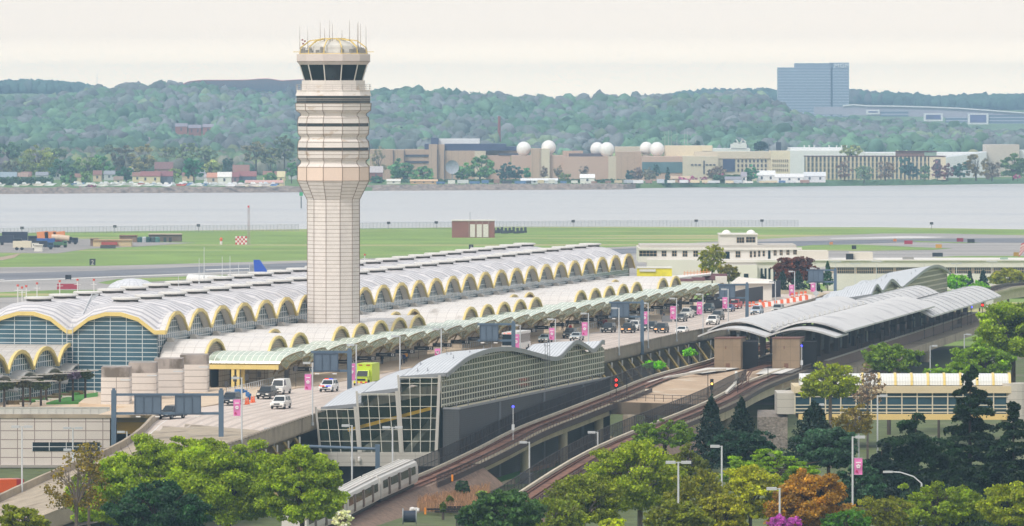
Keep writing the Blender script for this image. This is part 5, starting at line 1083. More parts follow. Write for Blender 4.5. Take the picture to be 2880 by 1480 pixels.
vehicle('sedan', '5f6164', 'grey sedan double parked beside a pink banner', 1915, 904)
vehicle('pickup', 'dcdcd8', 'white pickup truck stopped with its door open', 1932, 893, cat='pickup')
vehicle('suv', '26332f', 'dark green SUV behind the white pickup truck', 1952, 886)
vehicle('suv', '3c5256', 'teal estate car parked beside the dark hoarding', 1992, 879)
vehicle('suv', 'e6e6e4', 'white SUV driving in the far middle lane', 2005, 913)
vehicle('suv', '4b5052', 'grey-green SUV right behind the far white SUV', 2018, 900)
vehicle('sedan', '3a5288', 'blue sedan behind a pink banner near the red pickup', 2050, 876)
vehicle('pickup', 'b02c36', 'red pickup truck at the far end of the kerb', 2068, 868, cat='pickup')
vehicle('suv', 'a9b8c8', 'pale blue SUV passing right of the far gantry post', 2129, 885)
vehicle('suv', 'b4b6b4', 'silver SUV near the orange and white barriers', 2188, 880)
# ambulance truck
b = P(1028, 1083, 12.05); am = thing('ambulance_truck', 'fluorescent yellow-green ambulance truck parked at the kerb', 'ambulance', b, math.pi - .21); hv = M('hi_vis_green', 'b9cf2e', .4); 
g = MB(); g.box(-1.2, 1.2, -4.2, .8, .55, 3.15); g.box(-1.22, 1.22, -4.22, .82, 3.15, 3.25); obj('box_body', g, hv, am, local=True)
g = MB(); g.hexa([(-1.0, .8, .5), (1.0, .8, .5), (1.0, 3.4, .5), (-1.0, 3.4, .5)], [(-1.0, .8, 1.35), (1.0, .8, 1.35), (1.0, 3.3, 1.2), (-1.0, 3.3, 1.2)]); g.hexa([(-1, .8, 1.35), (1, .8, 1.35), (1, 2.3, 1.35), (-1, 2.3, 1.35)], [(-.9, .8, 2.3), (.9, .8, 2.3), (.9, 1.7, 2.3), (-.9, 1.7, 2.3)]); obj('cab', g, hv, am, local=True)
g = MB(); g.face([(-.85, 2.31, 1.42), (.85, 2.31, 1.42), (.78, 1.8, 2.2), (-.78, 1.8, 2.2)]); g.face([(1.01, 1.0, 1.45), (1.01, 2.0, 1.45), (.93, 1.6, 2.2), (.93, 1.0, 2.2)]); g.box(-.8, .8, 3.4, 3.42, .8, 1.1); obj('windscreen', g, vglass, am, local=True)
for sx in (-1, 1):
    for sy in (-3, 2.4):
        g = MB(); A = [(sx * .8, sy + .45 * math.cos(a), .45 + .45 * math.sin(a)) for a in np.linspace(0, 6.283, 13)[:-1]]; g.hexa(A, [(sx * 1.15, p[1], p[2]) for p in A]); obj('wheel', g, tyre_m, am, local=True)
g = MB()
for i in range(6): g.m(i % 2).box(-1.05 + i * .35, -.7 + i * .35, 3.42, 3.5, .42, .68)
obj('bumper_stripes', g, [M('stripe_red'), M('stripe_yellow', 'd8d030', .5)], am, local=True)
g = MB(); g.m(0).box(1.2, 1.22, -4, .6, 1.3, 1.45); obj('side_stripe', g, M('stripe_green', '6a8f3a', .5), am, local=True)
g = MB(); g.box(-.9, -.3, .75, .85, 2.95, 3.1); g.box(.3, .9, .75, .85, 2.95, 3.1); obj('beacon', g, tail_m, am, local=True)
# coach
b = P(1452, 985, 12.05); co = thing('shuttle_bus', 'white shuttle bus with dark windscreen and red roof lamps behind the gantry', 'bus', b, math.pi - .21)
g = MB(); g.box(-1.28, 1.28, -6, 6, .4, 1.3); g.box(-1.28, 1.28, -6, 5.9, 2.9, 3.25); g.box(-1.2, 1.2, -5.9, 5.7, 1.3, 2.9); obj('body', g, paint('dcdcda'), co, local=True)
g = MB(); g.face([(-1.2, 6.02, 1.0), (1.2, 6.02, 1.0), (1.15, 5.95, 2.9), (-1.15, 5.95, 2.9)]); g.box(1.21, 1.26, -5.6, 5.6, 1.4, 2.8); g.box(-1.26, -1.21, -5.6, 5.6, 1.4, 2.8); obj('window', g, vglass, co, local=True)
g = MB()
for x in (-.8, -.2, 0, .2, .8): g.box(x - .06, x + .06, 5.9, 6.02, 3.02, 3.12)
obj('roof_lamp', g, M('lamp_orange_red', 'e05030', .4, emit=('ff5030', 2)), co, local=True)
for sx in (-1, 1):
    for sy in (-4, 4):
        g = MB(); A = [(sx * .9, sy + .48 * math.cos(a), .48 + .48 * math.sin(a)) for a in np.linspace(0, 6.283, 13)[:-1]]; g.hexa(A, [(sx * 1.3, p[1], p[2]) for p in A]); obj('wheel', g, tyre_m, co, local=True)
# red and orange bus at the lower left
b = P(-66, 1412, 3.6); lb = thing('orange_bus', 'orange and red bus by the garage below the panelled building', 'bus', b, -1.2)
g = MB(); g.m(0).box(-1.25, 1.25, -6, 5, 1.2, 2.9); g.m(1).box(-1.25, 1.25, 5, 6, 1.2, 2.9); g.m(2).box(-1.24, 1.24, -6, 6, .4, 1.2); obj('body', g, [paint('e0622c'), paint('a83234'), paint('5a6470')], lb, local=True)
g = MB(); g.box(-1.28, -1.255, -5.5, 5.5, 1.5, 2.3); obj('window', g, vglass, lb, local=True)
g = MB(); 
for sy in (-4, 4): g.box(-1.2, 1.2, sy - .4, sy + .4, 0, .8)
obj('wheel', g, tyre_m, lb, local=True)
# ================================================================ LAMPS WITH PINK BANNERS, GANTRIES
petal = M('banner_white', 'ece2e8', .7)
def lamp_post(name, label, base, ztop, heads=(-1,), banner=None, group=None, r=.11, arm=.75, th=.0, curved=False):
    t = thing(name, label, 'street lamp', base, th, group); h = ztop - base[2]
    g = MB(); g.bar((0, 0, 0), (0, 0, h), r, r * .8, n=8); g.bar((0, 0, 0), (0, 0, .4), r * 1.8, n=8)
    if curved: g.tube([(0, 0, h), (-.8, 0, h + .7), (-2.2, 0, h + 1.15), (-3.2, 0, h + 1.2)], .07, 6)
    obj('pole', g, lampw, t, local=True)
    for s in heads:
        if curved: g = MB(); g.box(-4.0, -3.0, -.2, .2, h + 1.1, h + 1.3)
        else: g = MB(); g.box(min(0, s * arm * .5), max(0, s * arm * .5), -.06, .06, h - .12, h - .02); x0, x1 = sorted((s * arm * .4, s * (arm * .4 + 1.0))); g.box(x0, x1, -.25, .25, h - .2, h + .08)
        obj('lamp_head', g, M('lamp_head_grey', 'b4b8bc', .5), t, local=True)
    if banner:
        s, z1, z0, wd = banner; x0, x1 = sorted((s * (r + .05), s * (r + .05 + wd))); g = MB(); n = 9
        rows = [[(x, -.03 + .06 * math.sin(k * .9) * (1 if x == (x0 if s < 0 else x1) else .3), z0 + (z1 - z0) * k / n) for x in (x0, x1)] for k in range(n + 1)]; g.grid(rows); g.grid([[(p[0], p[1] + .02, p[2]) for p in r_] for r_ in rows])
        bn = obj('banner', g, pinkb, t, local=True); cx, cz = (x0 + x1) / 2, (z0 + z1) / 2 - .0
        g = MB()
        for k in range(5): a = k * 1.2566 + 1.57; rr = wd * .17; x, z = cx + rr * math.cos(a), cz + rr * math.sin(a); g.face([(x + wd * .12 * math.cos(q), -.1, z + wd * .12 * math.sin(q)) for q in np.linspace(0, 6.283, 9)[:-1]][::-1])
        g.face([(x0 + wd * .2, -.1, z1 - .55), (x1 - wd * .2, -.1, z1 - .55), (x1 - wd * .2, -.1, z1 - .42), (x0 + wd * .2, -.1, z1 - .42)])
        obj('flower_print', g, petal, bn, local=True)
        g = MB(); g.face([(x0 + wd * .12, -.1, z0 + .25), (x0 + wd * .5, -.1, z0 + .15), (x0 + wd * .42, -.1, z0 + .45), (x0 + wd * .2, -.1, z0 + .5)]); obj('red_print', g, M('banner_red', 'b8386c', .7), bn, local=True)
        g = MB(); g.bar((0, 0, z1), (s * (r + .05 + wd), 0, z1), .03); g.bar((0, 0, z0), (s * (r + .05 + wd), 0, z0), .03); obj('bracket', g, lampw, t, local=True)
    return t
parp = [(p[0] + .35, p[1], p[2]) for p in Rp]
# lamps along the outer parapet: (pole px, top y, banner top y, banner bottom y)
RL = [(680, 1062, 1123, 1170), (879, 1020, 1052, 1097), (1002, 969, 1022, 1070), (1125, 945, None, None), (1241, 925, 980, 1003), (1463, 914, 940, 982), (1562, 897, 922, 956), (1655, 881, 906, 944), (1741, 866, None, None), (1823, 852, 876, 912), (1903, 839, 861, 898), (1977, 827, 849, 884), (2048, 813, 836, 868), (2181, 792, None, None), (2235, 763, 801, 833), (2295, 754, 790, 821)]
def path_pt(px):
    p = at_px(parp, px)
    if px > 2110: Y = F * 45 / (868 - Y0) if px < 2200 else F * 45 / (838 - Y0); return (X_(px, Y), Y, 12.0)
    return p
for i, (px, yt, b1, b0) in enumerate(RL):
    c = path_pt(px); base = (c[0], c[1], c[2] - .2); zt_ = Q(px, yt, c[1])[2]; bn = None
    if b1: k = Q(px, b1, c[1])[2] - base[2]; k0 = Q(px, b0, c[1])[2] - base[2]; bn = (-1, k, k0, (k - k0) * .42 if k - k0 > 1.6 else .8)
    lamp_post('street_lamp', ('grey lamp post with %s on the road parapet, %s from the camera end' % ('pink flower banner' if b1 else 'no banner', ordn(i))), base, zt_, (-1,), bn, 'lamp posts along the road parapet')
# other banners on the far side
for i, (px, yt, yb, z) in enumerate(((2611 - 3, 750, 800, 8), (2355, 780, 810, 12), (2405, 770, 825, 12))):
    pass
def double_lamp(px, yt, yb, z, heads, label, banner=None, r=.12, curved=False, arm=.75):
    b = P(px, yb, z); zt_ = Q(px, yt, b[1])[2]; bn = None
    if banner: k = Q(0, banner[1], b[1])[2] - b[2]; k0 = Q(0, banner[2], b[1])[2] - b[2]; bn = (banner[0], k, k0, .85)
    lamp_post('street_lamp', label, b, zt_, heads, bn, 'tall lamps in the foreground', r, arm, 0, curved)
double_lamp(62, 1199, 1400, 6.5, (-1, 1), 'tall pale lamp post with twin heads in front of the panelled building')
double_lamp(205, 1203, 1345, 4.2, (-1, 1), 'shorter twin headed lamp in front of the panelled building window')
double_lamp(207, 1264, 1400, 4.2, (-1,), 'lamp head on a low post above the bare shrubs at the left')
double_lamp(357, 1214, 1330, 5.5, (-1,), 'single headed lamp in front of the sloping ramp parapet')
double_lamp(692, 1192, 1340, 3.5, (-1,), 'single headed lamp rising before the parapet between the green trees')
double_lamp(771, 1205, 1400, 3.5, (-1, 1), 'twin headed lamp rising out of the big green tree')
double_lamp(990, 1196, 1440, 3.5, (-1,), 'tall single headed lamp in front of the pavilion glass corner')
double_lamp(1104, 1201, 1420, 3.5, (-1, 1), 'twin headed lamp in front of the middle pavilion bay')
double_lamp(1489, 1243, 1385, 3.5, (-1,), 'white lamp standing between the two metro tracks')
double_lamp(1681, 1215, 1400, 3.5, (-1,), 'lamp between the viaduct columns with its head to the left')
double_lamp(2030, 1254, 1640, 3.5, (-1,), 'white lamp rising in front of the dark cedar pair', arm=.6)
double_lamp(2398, 1228, 1690, 3.5, (1,), 'white lamp post with pink flower banner in front of the dark cedars', (1, 1288, 1335))
double_lamp(2468, 1112, 1400, 3.5, (1,), 'tall lamp with head to the right before the blue window band')
double_lamp(2290, 1137, 1400, 3.5, (1,), 'lamp half hidden behind the left dark cedar')
double_lamp(2415, 1163, 1400, 3.5, (-1,), 'lamp with head to the left below the blue window band')
double_lamp(2193, 1373, 1770, 3.5, (-1,), 'lamp head between the yellow tree and the orange tree')
double_lamp(1908, 1299, 1720, 3.5, (-1, 1), 'twin headed lamp among the bare yellow-green branches')
double_lamp(2592, 1360, 1700, 3.5, (-1,), 'curved arm street lamp at the bottom right', curved=True)
double_lamp(2712, 1055 - 115, 1030, 5, (1,), 'lamp standing under the station viaduct at the right')
double_lamp(2616, 972, 1060, 5, (1,), 'lamp beside the viaduct columns left of the green trees')
for i, px in enumerate((2350, 2405, 2465, 2690, 2790)):
    Y = 1650; base = (X_(px, Y), Y, 0.2); lamp_post('street_lamp', 'slim twin headed lamp in front of the long white wing, %s from the left' % ordn(i), base, Q(px, 735 + (i % 2) * 6, Y)[2], (-1, 1), None, 'lamps before the long white wing', .08)
def gantry(label, pxs, top, bot, panels, Y=None, beam=None, posts=None):
    c = at_px(parp, pxs[-1]); Yg = Y or c[1]; t = thing('sign_gantry', label, 'sign gantry', (X_(pxs[-1], Yg), Yg, 11.8), 0, 'overhead sign gantries seen from behind')
    for px in (posts or [pxs[-1]]): 
        g = MB(); x = X_(px, Yg); zt_ = Q(0, top, Yg)[2]; g.box(x - .32, x + .32, Yg - .3, Yg + .3, 11.0 if not Y else Q(0, bot, Yg)[2], zt_); g.box(x - .2, x + .2, Yg - .2, Yg + .2, zt_, zt_ + .25); obj('post', g, steel_b, t)
    g = MB(); x0, x1 = X_(pxs[0], Yg), X_(pxs[-1], Yg)
    for y in beam: z = Q(0, y, Yg)[2]; g.box(x0, x1, Yg - .15, Yg + .15, z - .16, z + .16)
    obj('beam', g, steel_b, t)
    for (xa, xb, ya, yb) in panels:
        g = MB(); a, b = Q(xa, yb, Yg), Q(xb, ya, Yg); g.box(a[0], b[0], Yg - .42, Yg - .3, a[2], b[2]); pn_ = obj('sign_panel', g, M('sign_back', '566678', .6, nz=(.8, .08)), t)
        g = MB()
        for k in range(4): x = a[0] + (b[0] - a[0]) * (k + .08) / 3.16; g.box(x - .06, x + .06, Yg - .52, Yg - .42, a[2] - .1, b[2] + .1)
        g.box(a[0], b[0], Yg - .5, Yg - .43, b[2] - .1, b[2] + .1); g.box(a[0], b[0], Yg - .5, Yg - .43, a[2] - .1, a[2] + .1); obj('rib', g, M('sign_rib', '465466', .6), pn_)
        g = MB()
        for f_ in (.15, .85): x = a[0] + (b[0] - a[0]) * f_; g.box(x - .3, x + .3, Yg - .9, Yg - .5, a[2] - .45, a[2] - .3)
        obj('sign_lamp', g, wht, pn_)
gantry('wide blue-grey gantry on two posts carrying two sign backs over the ramp', (320, 622), 1098, 1260, ((378, 455, 1113, 1163), (492, 566, 1113, 1163)), Y=856, beam=(1110, 1163), posts=(320, 622))
gantry('blue-grey sign gantry beside the ambulance truck', (874, 983), 985, 0, ((882, 952, 994, 1043),), beam=(990, 1043))
gantry('blue-grey sign gantry above the shuttle bus', (1343, 1444), 908, 0, ((1349, 1402, 915, 957),), beam=(912, 958))
gantry('blue-grey sign gantry right of centre above the parked black SUVs', (1713, 1806), 848, 0, ((1718, 1770, 853, 890),), beam=(851, 891))
gantry('blue-grey sign gantry near the far kerb and the red pickup', (2018, 2101), 798, 0, ((2022, 2068, 803, 838),), beam=(801, 838))
gantry('farthest blue-grey sign gantry before the dark red tree', (2268, 2349), 757, 850, ((2272, 2316, 760, 792),), Y=1400, beam=(760, 793))
# ground-level gantry arm in front of the pavilion
g = MB(); b = P(1062, 1400, 3.5); z1 = Q(0, 1257, b[1])[2]; g.box(b[0] - .3, b[0] + .3, b[1] - .3, b[1] + .3, 3.5, z1 + .3); g.bar(Q(850, 1255, b[1]), (b[0], b[1], z1 - .3), .2, n=8); one('cantilever_gantry', g, steel_b, 'blue-grey cantilever gantry arm in front of the pavilion base', 'sign gantry')
# hoardings, barriers, barrels at the far end
g = MB(); path = [P(1985, 872, 12.1), P(2060, 862, 12.1), P(2100, 852, 12.1), P(2145, 845, 12.1)]; g.sweep(path, .15, 3.0); one('dark_hoarding', g, M('hoarding', '3a393d', .8), 'dark grey hoarding along the far pavement', 'hoarding')
g = MB(); path = [P(2128, 842, 12.1), P(2195, 835, 12.1)]; g.sweep(path, .15, 3.6); one('dark_hoarding', g, M('hoarding_blue', '343a48', .8), 'tall dark blue screened fence before the conifers', 'hoarding')
g = MB(); a = P(2065, 845, 12.0); g.box(a[0], a[0] + 8, a[1], a[1] + 6, 12.0, 15.6); g.hexa([(a[0] - .5, a[1] - 1, 15.6), (a[0] + 8.5, a[1] - 1, 15.6), (a[0] + 8.5, a[1] + 6, 15.6), (a[0] - .5, a[1] + 6, 15.6)], [(a[0] + 1, a[1], 16.8), (a[0] + 8, a[1], 16.3), (a[0] + 8, a[1] + 5, 16.3), (a[0] + 1, a[1] + 5, 16.8)]); one('site_shelter', g, hw_, 'white gabled site shelter behind the far hoarding', 'shelter')
orange = M('barrier_orange', 'e0683c', .6); 
for i in range(18):
    t_ = i / 17; px, py = 2128 + 148 * t_, 868 - 26 * t_; b = P(px, py, 12.03); g = MB(); g.m(i % 2).hexa([(b[0] - .45, b[1] - .25, 12.03), (b[0] + .45, b[1] - .25, 12.03), (b[0] + .45, b[1] + .25, 12.03), (b[0] - .45, b[1] + .25, 12.03)], [(b[0] - .4, b[1] - .1, 13.0), (b[0] + .4, b[1] - .1, 13.0), (b[0] + .4, b[1] + .1, 13.0), (b[0] - .4, b[1] + .1, 13.0)])
    one('road_barrier', g, [orange, M('barrier_white', 'e2dedb', .6)], 'plastic %s barrier block closing the far lanes, %s from the left' % (('orange', 'white')[i % 2], ordn(i)), 'barrier', 'orange and white barriers at the end of the road')
for i, (px, py) in enumerate(((2098, 862), (2108, 863), (2119, 862), (2138, 858), (2146, 863), (2152, 860), (2228, 838), (2240, 836), (2254, 834), (2265, 833))):
    b = P(px, py, 12.05); g = MB(); g.m(0).lathe([(.34, 12.05), (.33, 12.4)], b[:2], 10); g.m(1).lathe([(.325, 12.4), (.32, 12.6)], b[:2], 10); g.m(0).lathe([(.31, 12.6), (.28, 13.1)], b[:2], 10)
    one('traffic_barrel', g, [orange, M('barrier_white')], 'orange traffic barrel with white band, %s from the left at the far end' % ordn(i), 'traffic barrel', 'orange traffic barrels')
for i, px in enumerate((692, 698, 708, 714)):
    b = P(px, [1138, 1137, 1133, 1132][i], 12.03); g = MB(); g.m(0).lathe([(.3, b[2]), (.3, b[2] + .05)], b[:2], 8); g.m(0).lathe([(.22, b[2] + .05), (.06, b[2] + .95)], b[:2], 8)
    one('traffic_cone', g, [orange], 'orange traffic cone on the road by the navy SUV, %s of four' % ordn(i), 'traffic cone', 'orange traffic cones')
def sline(px0, py0, px1, py1, z, n): return [P(px0 + (px1 - px0) * t, py0 + (py1 - py0) * t, z) for t in np.linspace(0, 1, n)]
for lb, pts in (('white railing on the pavement below the first canopy', sline(640, 1112, 770, 1080, 12.15, 22)), ('white railing on the pavement beside the coach stop', sline(1600, 945, 1680, 920, 12.15, 16)), ('dark spiky railing on the pavement behind the pavilion roof', sline(1300, 985, 1400, 962, 12.15, 18)), ('pale railing before the doors in the far middle of the facade', sline(1822, 892, 1858, 882, 12.15, 9)), ('short pale railing near the end of the facade', sline(1925, 868, 1955, 862, 12.15, 7))):
    g = MB(); 
    for p in pts: g.bar(p, up(p, 1.05), .07)
    g.tube([up(p, 1.0) for p in pts], .05); g.tube([up(p, .3) for p in pts], .04); one('pavement_railing', g, lampw, lb, 'railing')
# kerbside totems (dark signs on posts)
for i, (px, py, h_) in enumerate(((637, 1121, 2.4), (661, 1100, 2.2), (694, 1096, 2.2), (729, 1088, 2.2), (755, 1075, 2.6), (832, 1090, 3.2), (1177, 1010, 2.6), (1255, 990, 2.4), (1862, 880, 2.4), (1560 + 300, 900, 1.8))):
    b = P(px, py, 12.15); g = MB(); g.bar(b, up(b, h_), .04); hq = g; t = thing('pavement_sign', 'dark rectangular sign on a thin post on the pavement, %s from the left' % ordn(i), 'sign', b, 0, 'dark signs along the pavement'); obj('post', g, black, t)
    g = MB(); g.box(b[0] - .28, b[0] + .28, b[1] - .06, b[1] + .06, b[2] + h_ - .8, b[2] + h_ + .1); obj('sign_board', g, M('sign_dark', '3d3b3c', .6), t)
# luggage trolley pile
b = P(680, 1127, 12.15); g = MB(); rr = random.Random(2)
for _ in range(14): x, y, z = b[0] + rr.uniform(-1.1, 1.1), b[1] + rr.uniform(-1, 1), b[2] + rr.uniform(0, 1.2); g.obox((x, y), (rr.random(), rr.random()), rr.uniform(.3, .8), .4, z, z + rr.uniform(.3, .6))
one('luggage_pile', g, M('tarp_blue', '3a6fa8', .6), 'blue covered luggage trolleys at the kerb', 'luggage')
b = P(918, 1027, 12.15); g = MB(); g.box(b[0] - .9, b[0] + .9, b[1] - .2, b[1] + .2, 12.2, 13.9); one('blue_kiosk', g, M('kiosk_blue', '2f6f96', .5), 'small blue kiosk against the facade above the ambulance truck', 'kiosk')
# ---------------------------------------------------------------- people on the pavement
skin = M('skin', 'b58a70', .6)
def person(px, py, coat, legs, label, z=12.15, rz=0., stride=.0, arm=.2):
    b = P(px, py, z); t = thing('person', label, 'person', b, rz)
    bm_v = [(0, 0, .95), (0, 0, 1.15), (0, .01, 1.38), (0, .01, 1.5), (0, .03, 1.62), (0, .02, 1.74), (.18, 0, 1.4), (.23, .05, 1.15), (.24, .05 + arm, .92), (-.18, 0, 1.4), (-.23, -.03, 1.15), (-.24, .05, .9), (.1, 0, .88), (.11, stride * .5, .48), (.12, stride, .08), (.12, stride + .14, .03), (-.1, 0, .88), (-.11, -stride * .4, .48), (-.12, -stride, .08), (-.12, -stride + .14, .03)]
    ed = [(0, 1), (1, 2), (2, 3), (3, 4), (4, 5), (2, 6), (6, 7), (7, 8), (2, 9), (9, 10), (10, 11), (0, 12), (12, 13), (13, 14), (14, 15), (0, 16), (16, 17), (17, 18), (18, 19)]
    rad = [.16, .15, .17, .065, .095, .09, .075, .055, .04, .075, .055, .04, .095, .065, .045, .04, .095, .065, .045, .04]
    me = bpy.data.meshes.new('person_body'); me.from_pydata(bm_v, ed, []); o = bpy.data.objects.new('body', me); sc.collection.objects.link(o); o.parent = t
    md = o.modifiers.new('skin', 'SKIN'); md.use_smooth_shade = True
    sv = me.skin_vertices[0].data if me.skin_vertices else None
    if sv is None:
        bpy.context.view_layer.objects.active = o
        import bmesh; bm = bmesh.new(); bm.from_mesh(me); bm.verts.layers.skin.verify(); bm.to_mesh(me); bm.free(); sv = me.skin_vertices[0].data
    for i, v in enumerate(sv): v.radius = (rad[i], rad[i] * .8); v.use_root = (i == 0)
    ss = o.modifiers.new('sub', 'SUBSURF'); ss.levels = 1; ss.render_levels = 1
    me.materials.append(skin)
    g = MB(); g.lathe([(.17, .9), (.2, 1.0), (.19, 1.2), (.21, 1.38), (.16, 1.47), (.08, 1.52)], (0, 0), 10); 
    for s in (-1, 1): g.bar((s * .18, 0, 1.42), (s * .245, .03, 1.13), .085, .07, n=6); g.bar((s * .245, .03, 1.14), (s * .25, .05 + (arm if s > 0 else 0), .95), .07, .055, n=6)
    obj('jacket', g, M('cloth_' + coat, coat, .8), t, local=True)
    g = MB()
    for s in (-1, 1): g.bar((s * .1, 0, .98), (s * .11, s * stride * .45, .48), .115, .085, n=8); g.bar((s * .11, s * stride * .45, .5), (s * .12, s * stride, .1), .085, .065, n=8)
    obj('trousers', g, M('cloth_' + legs, legs, .8), t, local=True)
    g = MB(); g.lathe([(.1, 1.66), (.108, 1.74), (.09, 1.82), (.03, 1.86)], (0, .0), 10); obj('hair', g, M('hair', '2a2320', .8), t, local=True)
    return t
person(1683, 926, '222228', '1c1c22', 'person in black standing by the kerb above the parked black SUV', rz=.3)
person(1690, 925, '30303a', '20242c', 'person in dark clothes beside a white bag near the kerb', rz=-.4, stride=.15)
person(1697, 923, '6a2a30', '24242a', 'person in a dark red coat on the pavement left of the gantry post')
person(1704, 922, '7a2026', '2a2a30', 'person in a red top at the end of the waiting group')
person(1866, 903, '26262c', '1c1c20', 'person standing alone beside a grey bin near the doors', rz=.5)
person(1604, 938, 'c02a2a', '202020', 'person in a bright red top behind the pavement railing')
person(1582, 930, '20222c', '1c1c20', 'person in dark clothing inside the shaded entrance, left one')
person(1595, 928, '1e2430', '1c1c20', 'person in dark clothing inside the shaded entrance, right one')
person(1074, 1026, '1e2436', '1c1c20', 'person in dark blue bending over luggage by the facade', arm=.35)
person(1136, 1024, '263a6a', '202434', 'person in a blue jacket on the pavement near the pavilion roof')
person(1142, 1019, 'd89a2a', '2a2a30', 'person in a yellow-orange jacket on the pavement')
person(1127, 1027, '8a8f98', '30303a', 'person in grey with a pushchair near the yellow jacket', stride=.12)
person(1810, 921, 'b8d430', '26282c', 'person in a high visibility vest between the parked cars', z=12.05)
b = P(1691, 934, 12.15); g = MB(); g.box(b[0] - .3, b[0] + .3, b[1] - .2, b[1] + .2, 12.15, 12.95); one('white_bag', g, wht, 'white bag standing on the pavement beside the waiting group', 'bag')
b = P(1876, 905, 12.15); g = MB(); g.box(b[0] - 1, b[0] + 1, b[1] - .4, b[1] + .4, 12.15, 13.3); one('grey_bin', g, M('bin_grey', '77787a', .6), 'grey rounded bins beside the lone standing person', 'bin')
# ================================================================ AIRFIELD THINGS
fence_m = M('chain_fence', '8d9094', .7); fmesh = M('chain_mesh', '9a9ea2', .8, alpha=.22)
def fence(px0, px1, dy, label, h=2.4, stepm=5):
    g, q = MB(), MB(); pts = []
    for px in np.arange(px0, px1, 10): Yn = P(px, float(np.interp(px, [a for a, b in NEAR_EDGE], [b for a, b in NEAR_EDGE])) + dy, 0); pts.append(Yn)
    t = thing('perimeter_fence', label, 'fence', pts[0])
    for p in lerp_path(pts, stepm): g.bar(p, up(p, h), .07)
    g.tube([up(p, h) for p in pts], .03); q.grid([[p, up(p, h)] for p in pts]); obj('post', g, fence_m, t); obj('mesh_panel', q, fmesh, t)
fence(-60, 850, 4, 'long chain link fence along the river left of the control tower', 2.6)
fence(1010, 1385, 3, 'chain link fence along the river between the tower and the brick shed', 2.6)
fence(1395, 2252, 3, 'chain link fence along the river right of the brick shed', 2.6)
for i, px in enumerate((62, 323, 558, 1093, 1227, 1612, 1958, 2143, 2620)):
    b = P(px, float(np.interp(px, [a for a, b in NEAR_EDGE], [b for a, b in NEAR_EDGE])) + 3.5, 0); g = MB(); g.bar(b, up(b, 2.6), .1); g.box(b[0] - .7, b[0] + .7, b[1] - .1, b[1] + .1, 2.0, 3.0); one('fence_sign', g, M('sign_dark'), 'dark board standing above the river fence, %s from the left' % ordn(i), 'sign', 'boards on the river fence')
# brick shed
Ys = 2520; sh = thing('brick_shed', 'brick shed with three white roller doors on the river bank', 'shed', Q(1330, 653, Ys)); br_ = M('red_brick', '8a5a4c', .8, nz=(.2, .08))
block(sh, 1271, 1391, 622, 653, Ys, 12, br_, z0=0); block(sh, 1270, 1392, 619, 622, Ys - .3, 13, hw_, 'roof')
for xa in (1322, 1341, 1359): block(sh, xa, xa + 14, 631, 651, Ys - .2, .1, hw_, 'door', z0=.2)
for xa in (1318, 1338, 1356, 1373): block(sh, xa, xa + 2, 622, 653, Ys - .25, .2, M('trim_tan', 'a08a7c', .7), 'pilaster', z0=0)
g = MB(); p = Q(1322, 619, Ys + 3); g.bar(p, up(p, 3), .08); obj('aerial', g, black, sh)
rr = random.Random(21)
for i in range(9):
    px = 1386 + i * 11; b = P(px, 657 - (i % 3), 0); g = MB(); g.obox(b[:2], (1, .3), rr.uniform(1.5, 3), 1.5, 0, rr.uniform(.8, 1.6)); g.obox((b[0] + .5, b[1]), (1, .3), .8, .8, .5, 2.2)
    one('ground_equipment', g, M('equip_dark', '3e4048', .7), 'small dark vehicle parked beside the brick shed, %s from the left' % ordn(i), 'equipment', 'dark equipment beside the brick shed')
# left buildings and vehicles
def prism_b(name, label, cat, xa, xb, yt, yb, col, dep=6, roofc=None, Y=None):
    Yb = Y or F * H / (yb - Y0); t = thing(name, label, cat, Q((xa + xb) / 2, yb, Yb)); block(t, xa, xb, yt, yb, Yb, dep, M('wall_' + col, col, .8, nz=(.3, .08)))
    if roofc: block(t, xa - 1, xb + 1, yt - 2, yt, Yb - .5, dep + 1, M('roof_' + roofc, roofc, .8), 'roof')
    return t
t = prism_b('tan_building', 'long tan flat roofed building with dark gate on the airfield', 'building', 262, 369, 677, 694, 'c8b48c', 8, 'b59a74'); block(t, 285, 330, 681, 689, P(0, 694)[1] - 1.4, 1, M('red_trim', 'a8483c', .7), 'red_cabin'); 
block(t, 282, 325, 690, 699, P(0, 700)[1], 1, M('gate_dark', '4a4a4e', .7), 'gate')
prism_b('brown_kiosk', 'small brown pavilion left of the tan building', 'kiosk', 254, 276, 673, 692, '7d6656', 4, '8a705c')
prism_b('brown_kiosk', 'brown flat roofed pavilion behind the tan building', 'kiosk', 336, 384, 664, 682, '8a725c', 5, '8c6f55')
t = prism_b('open_shelter', 'brown open sided shelter with pale roof near the river fence', 'shelter', 418, 510, 660, 680, '6f5f54', 5, 'c9b8aa')
for i, x in enumerate((425, 440, 460, 475)): block(t, x, x + 8, 668, 681, P(0, 681)[1] - .3, .2, M('opening_%d' % (i % 2), ('33474a', '2e2b2b')[i % 2], .7), 'opening')
for i, (x, c, lb) in enumerate(((390, '2f5a58', 'teal tank left of the open shelter'), (402, 'a9b0b4', 'pale tank left of the open shelter'), (412, '27504a', 'dark green tank left of the open shelter'), (428, '3a4a48', 'dark tank before the open shelter'), (438, '4a7a72', 'green container before the open shelter'))):
    b = P(x + 4, 682, 0); g = MB(); g.lathe([(1.0, 0), (1.05, .3), (1.05, 1.7), (.5, 2.1)], b[:2], 12); one('storage_tank', g, M('tank_' + c, c, .6), lb, 'tank')
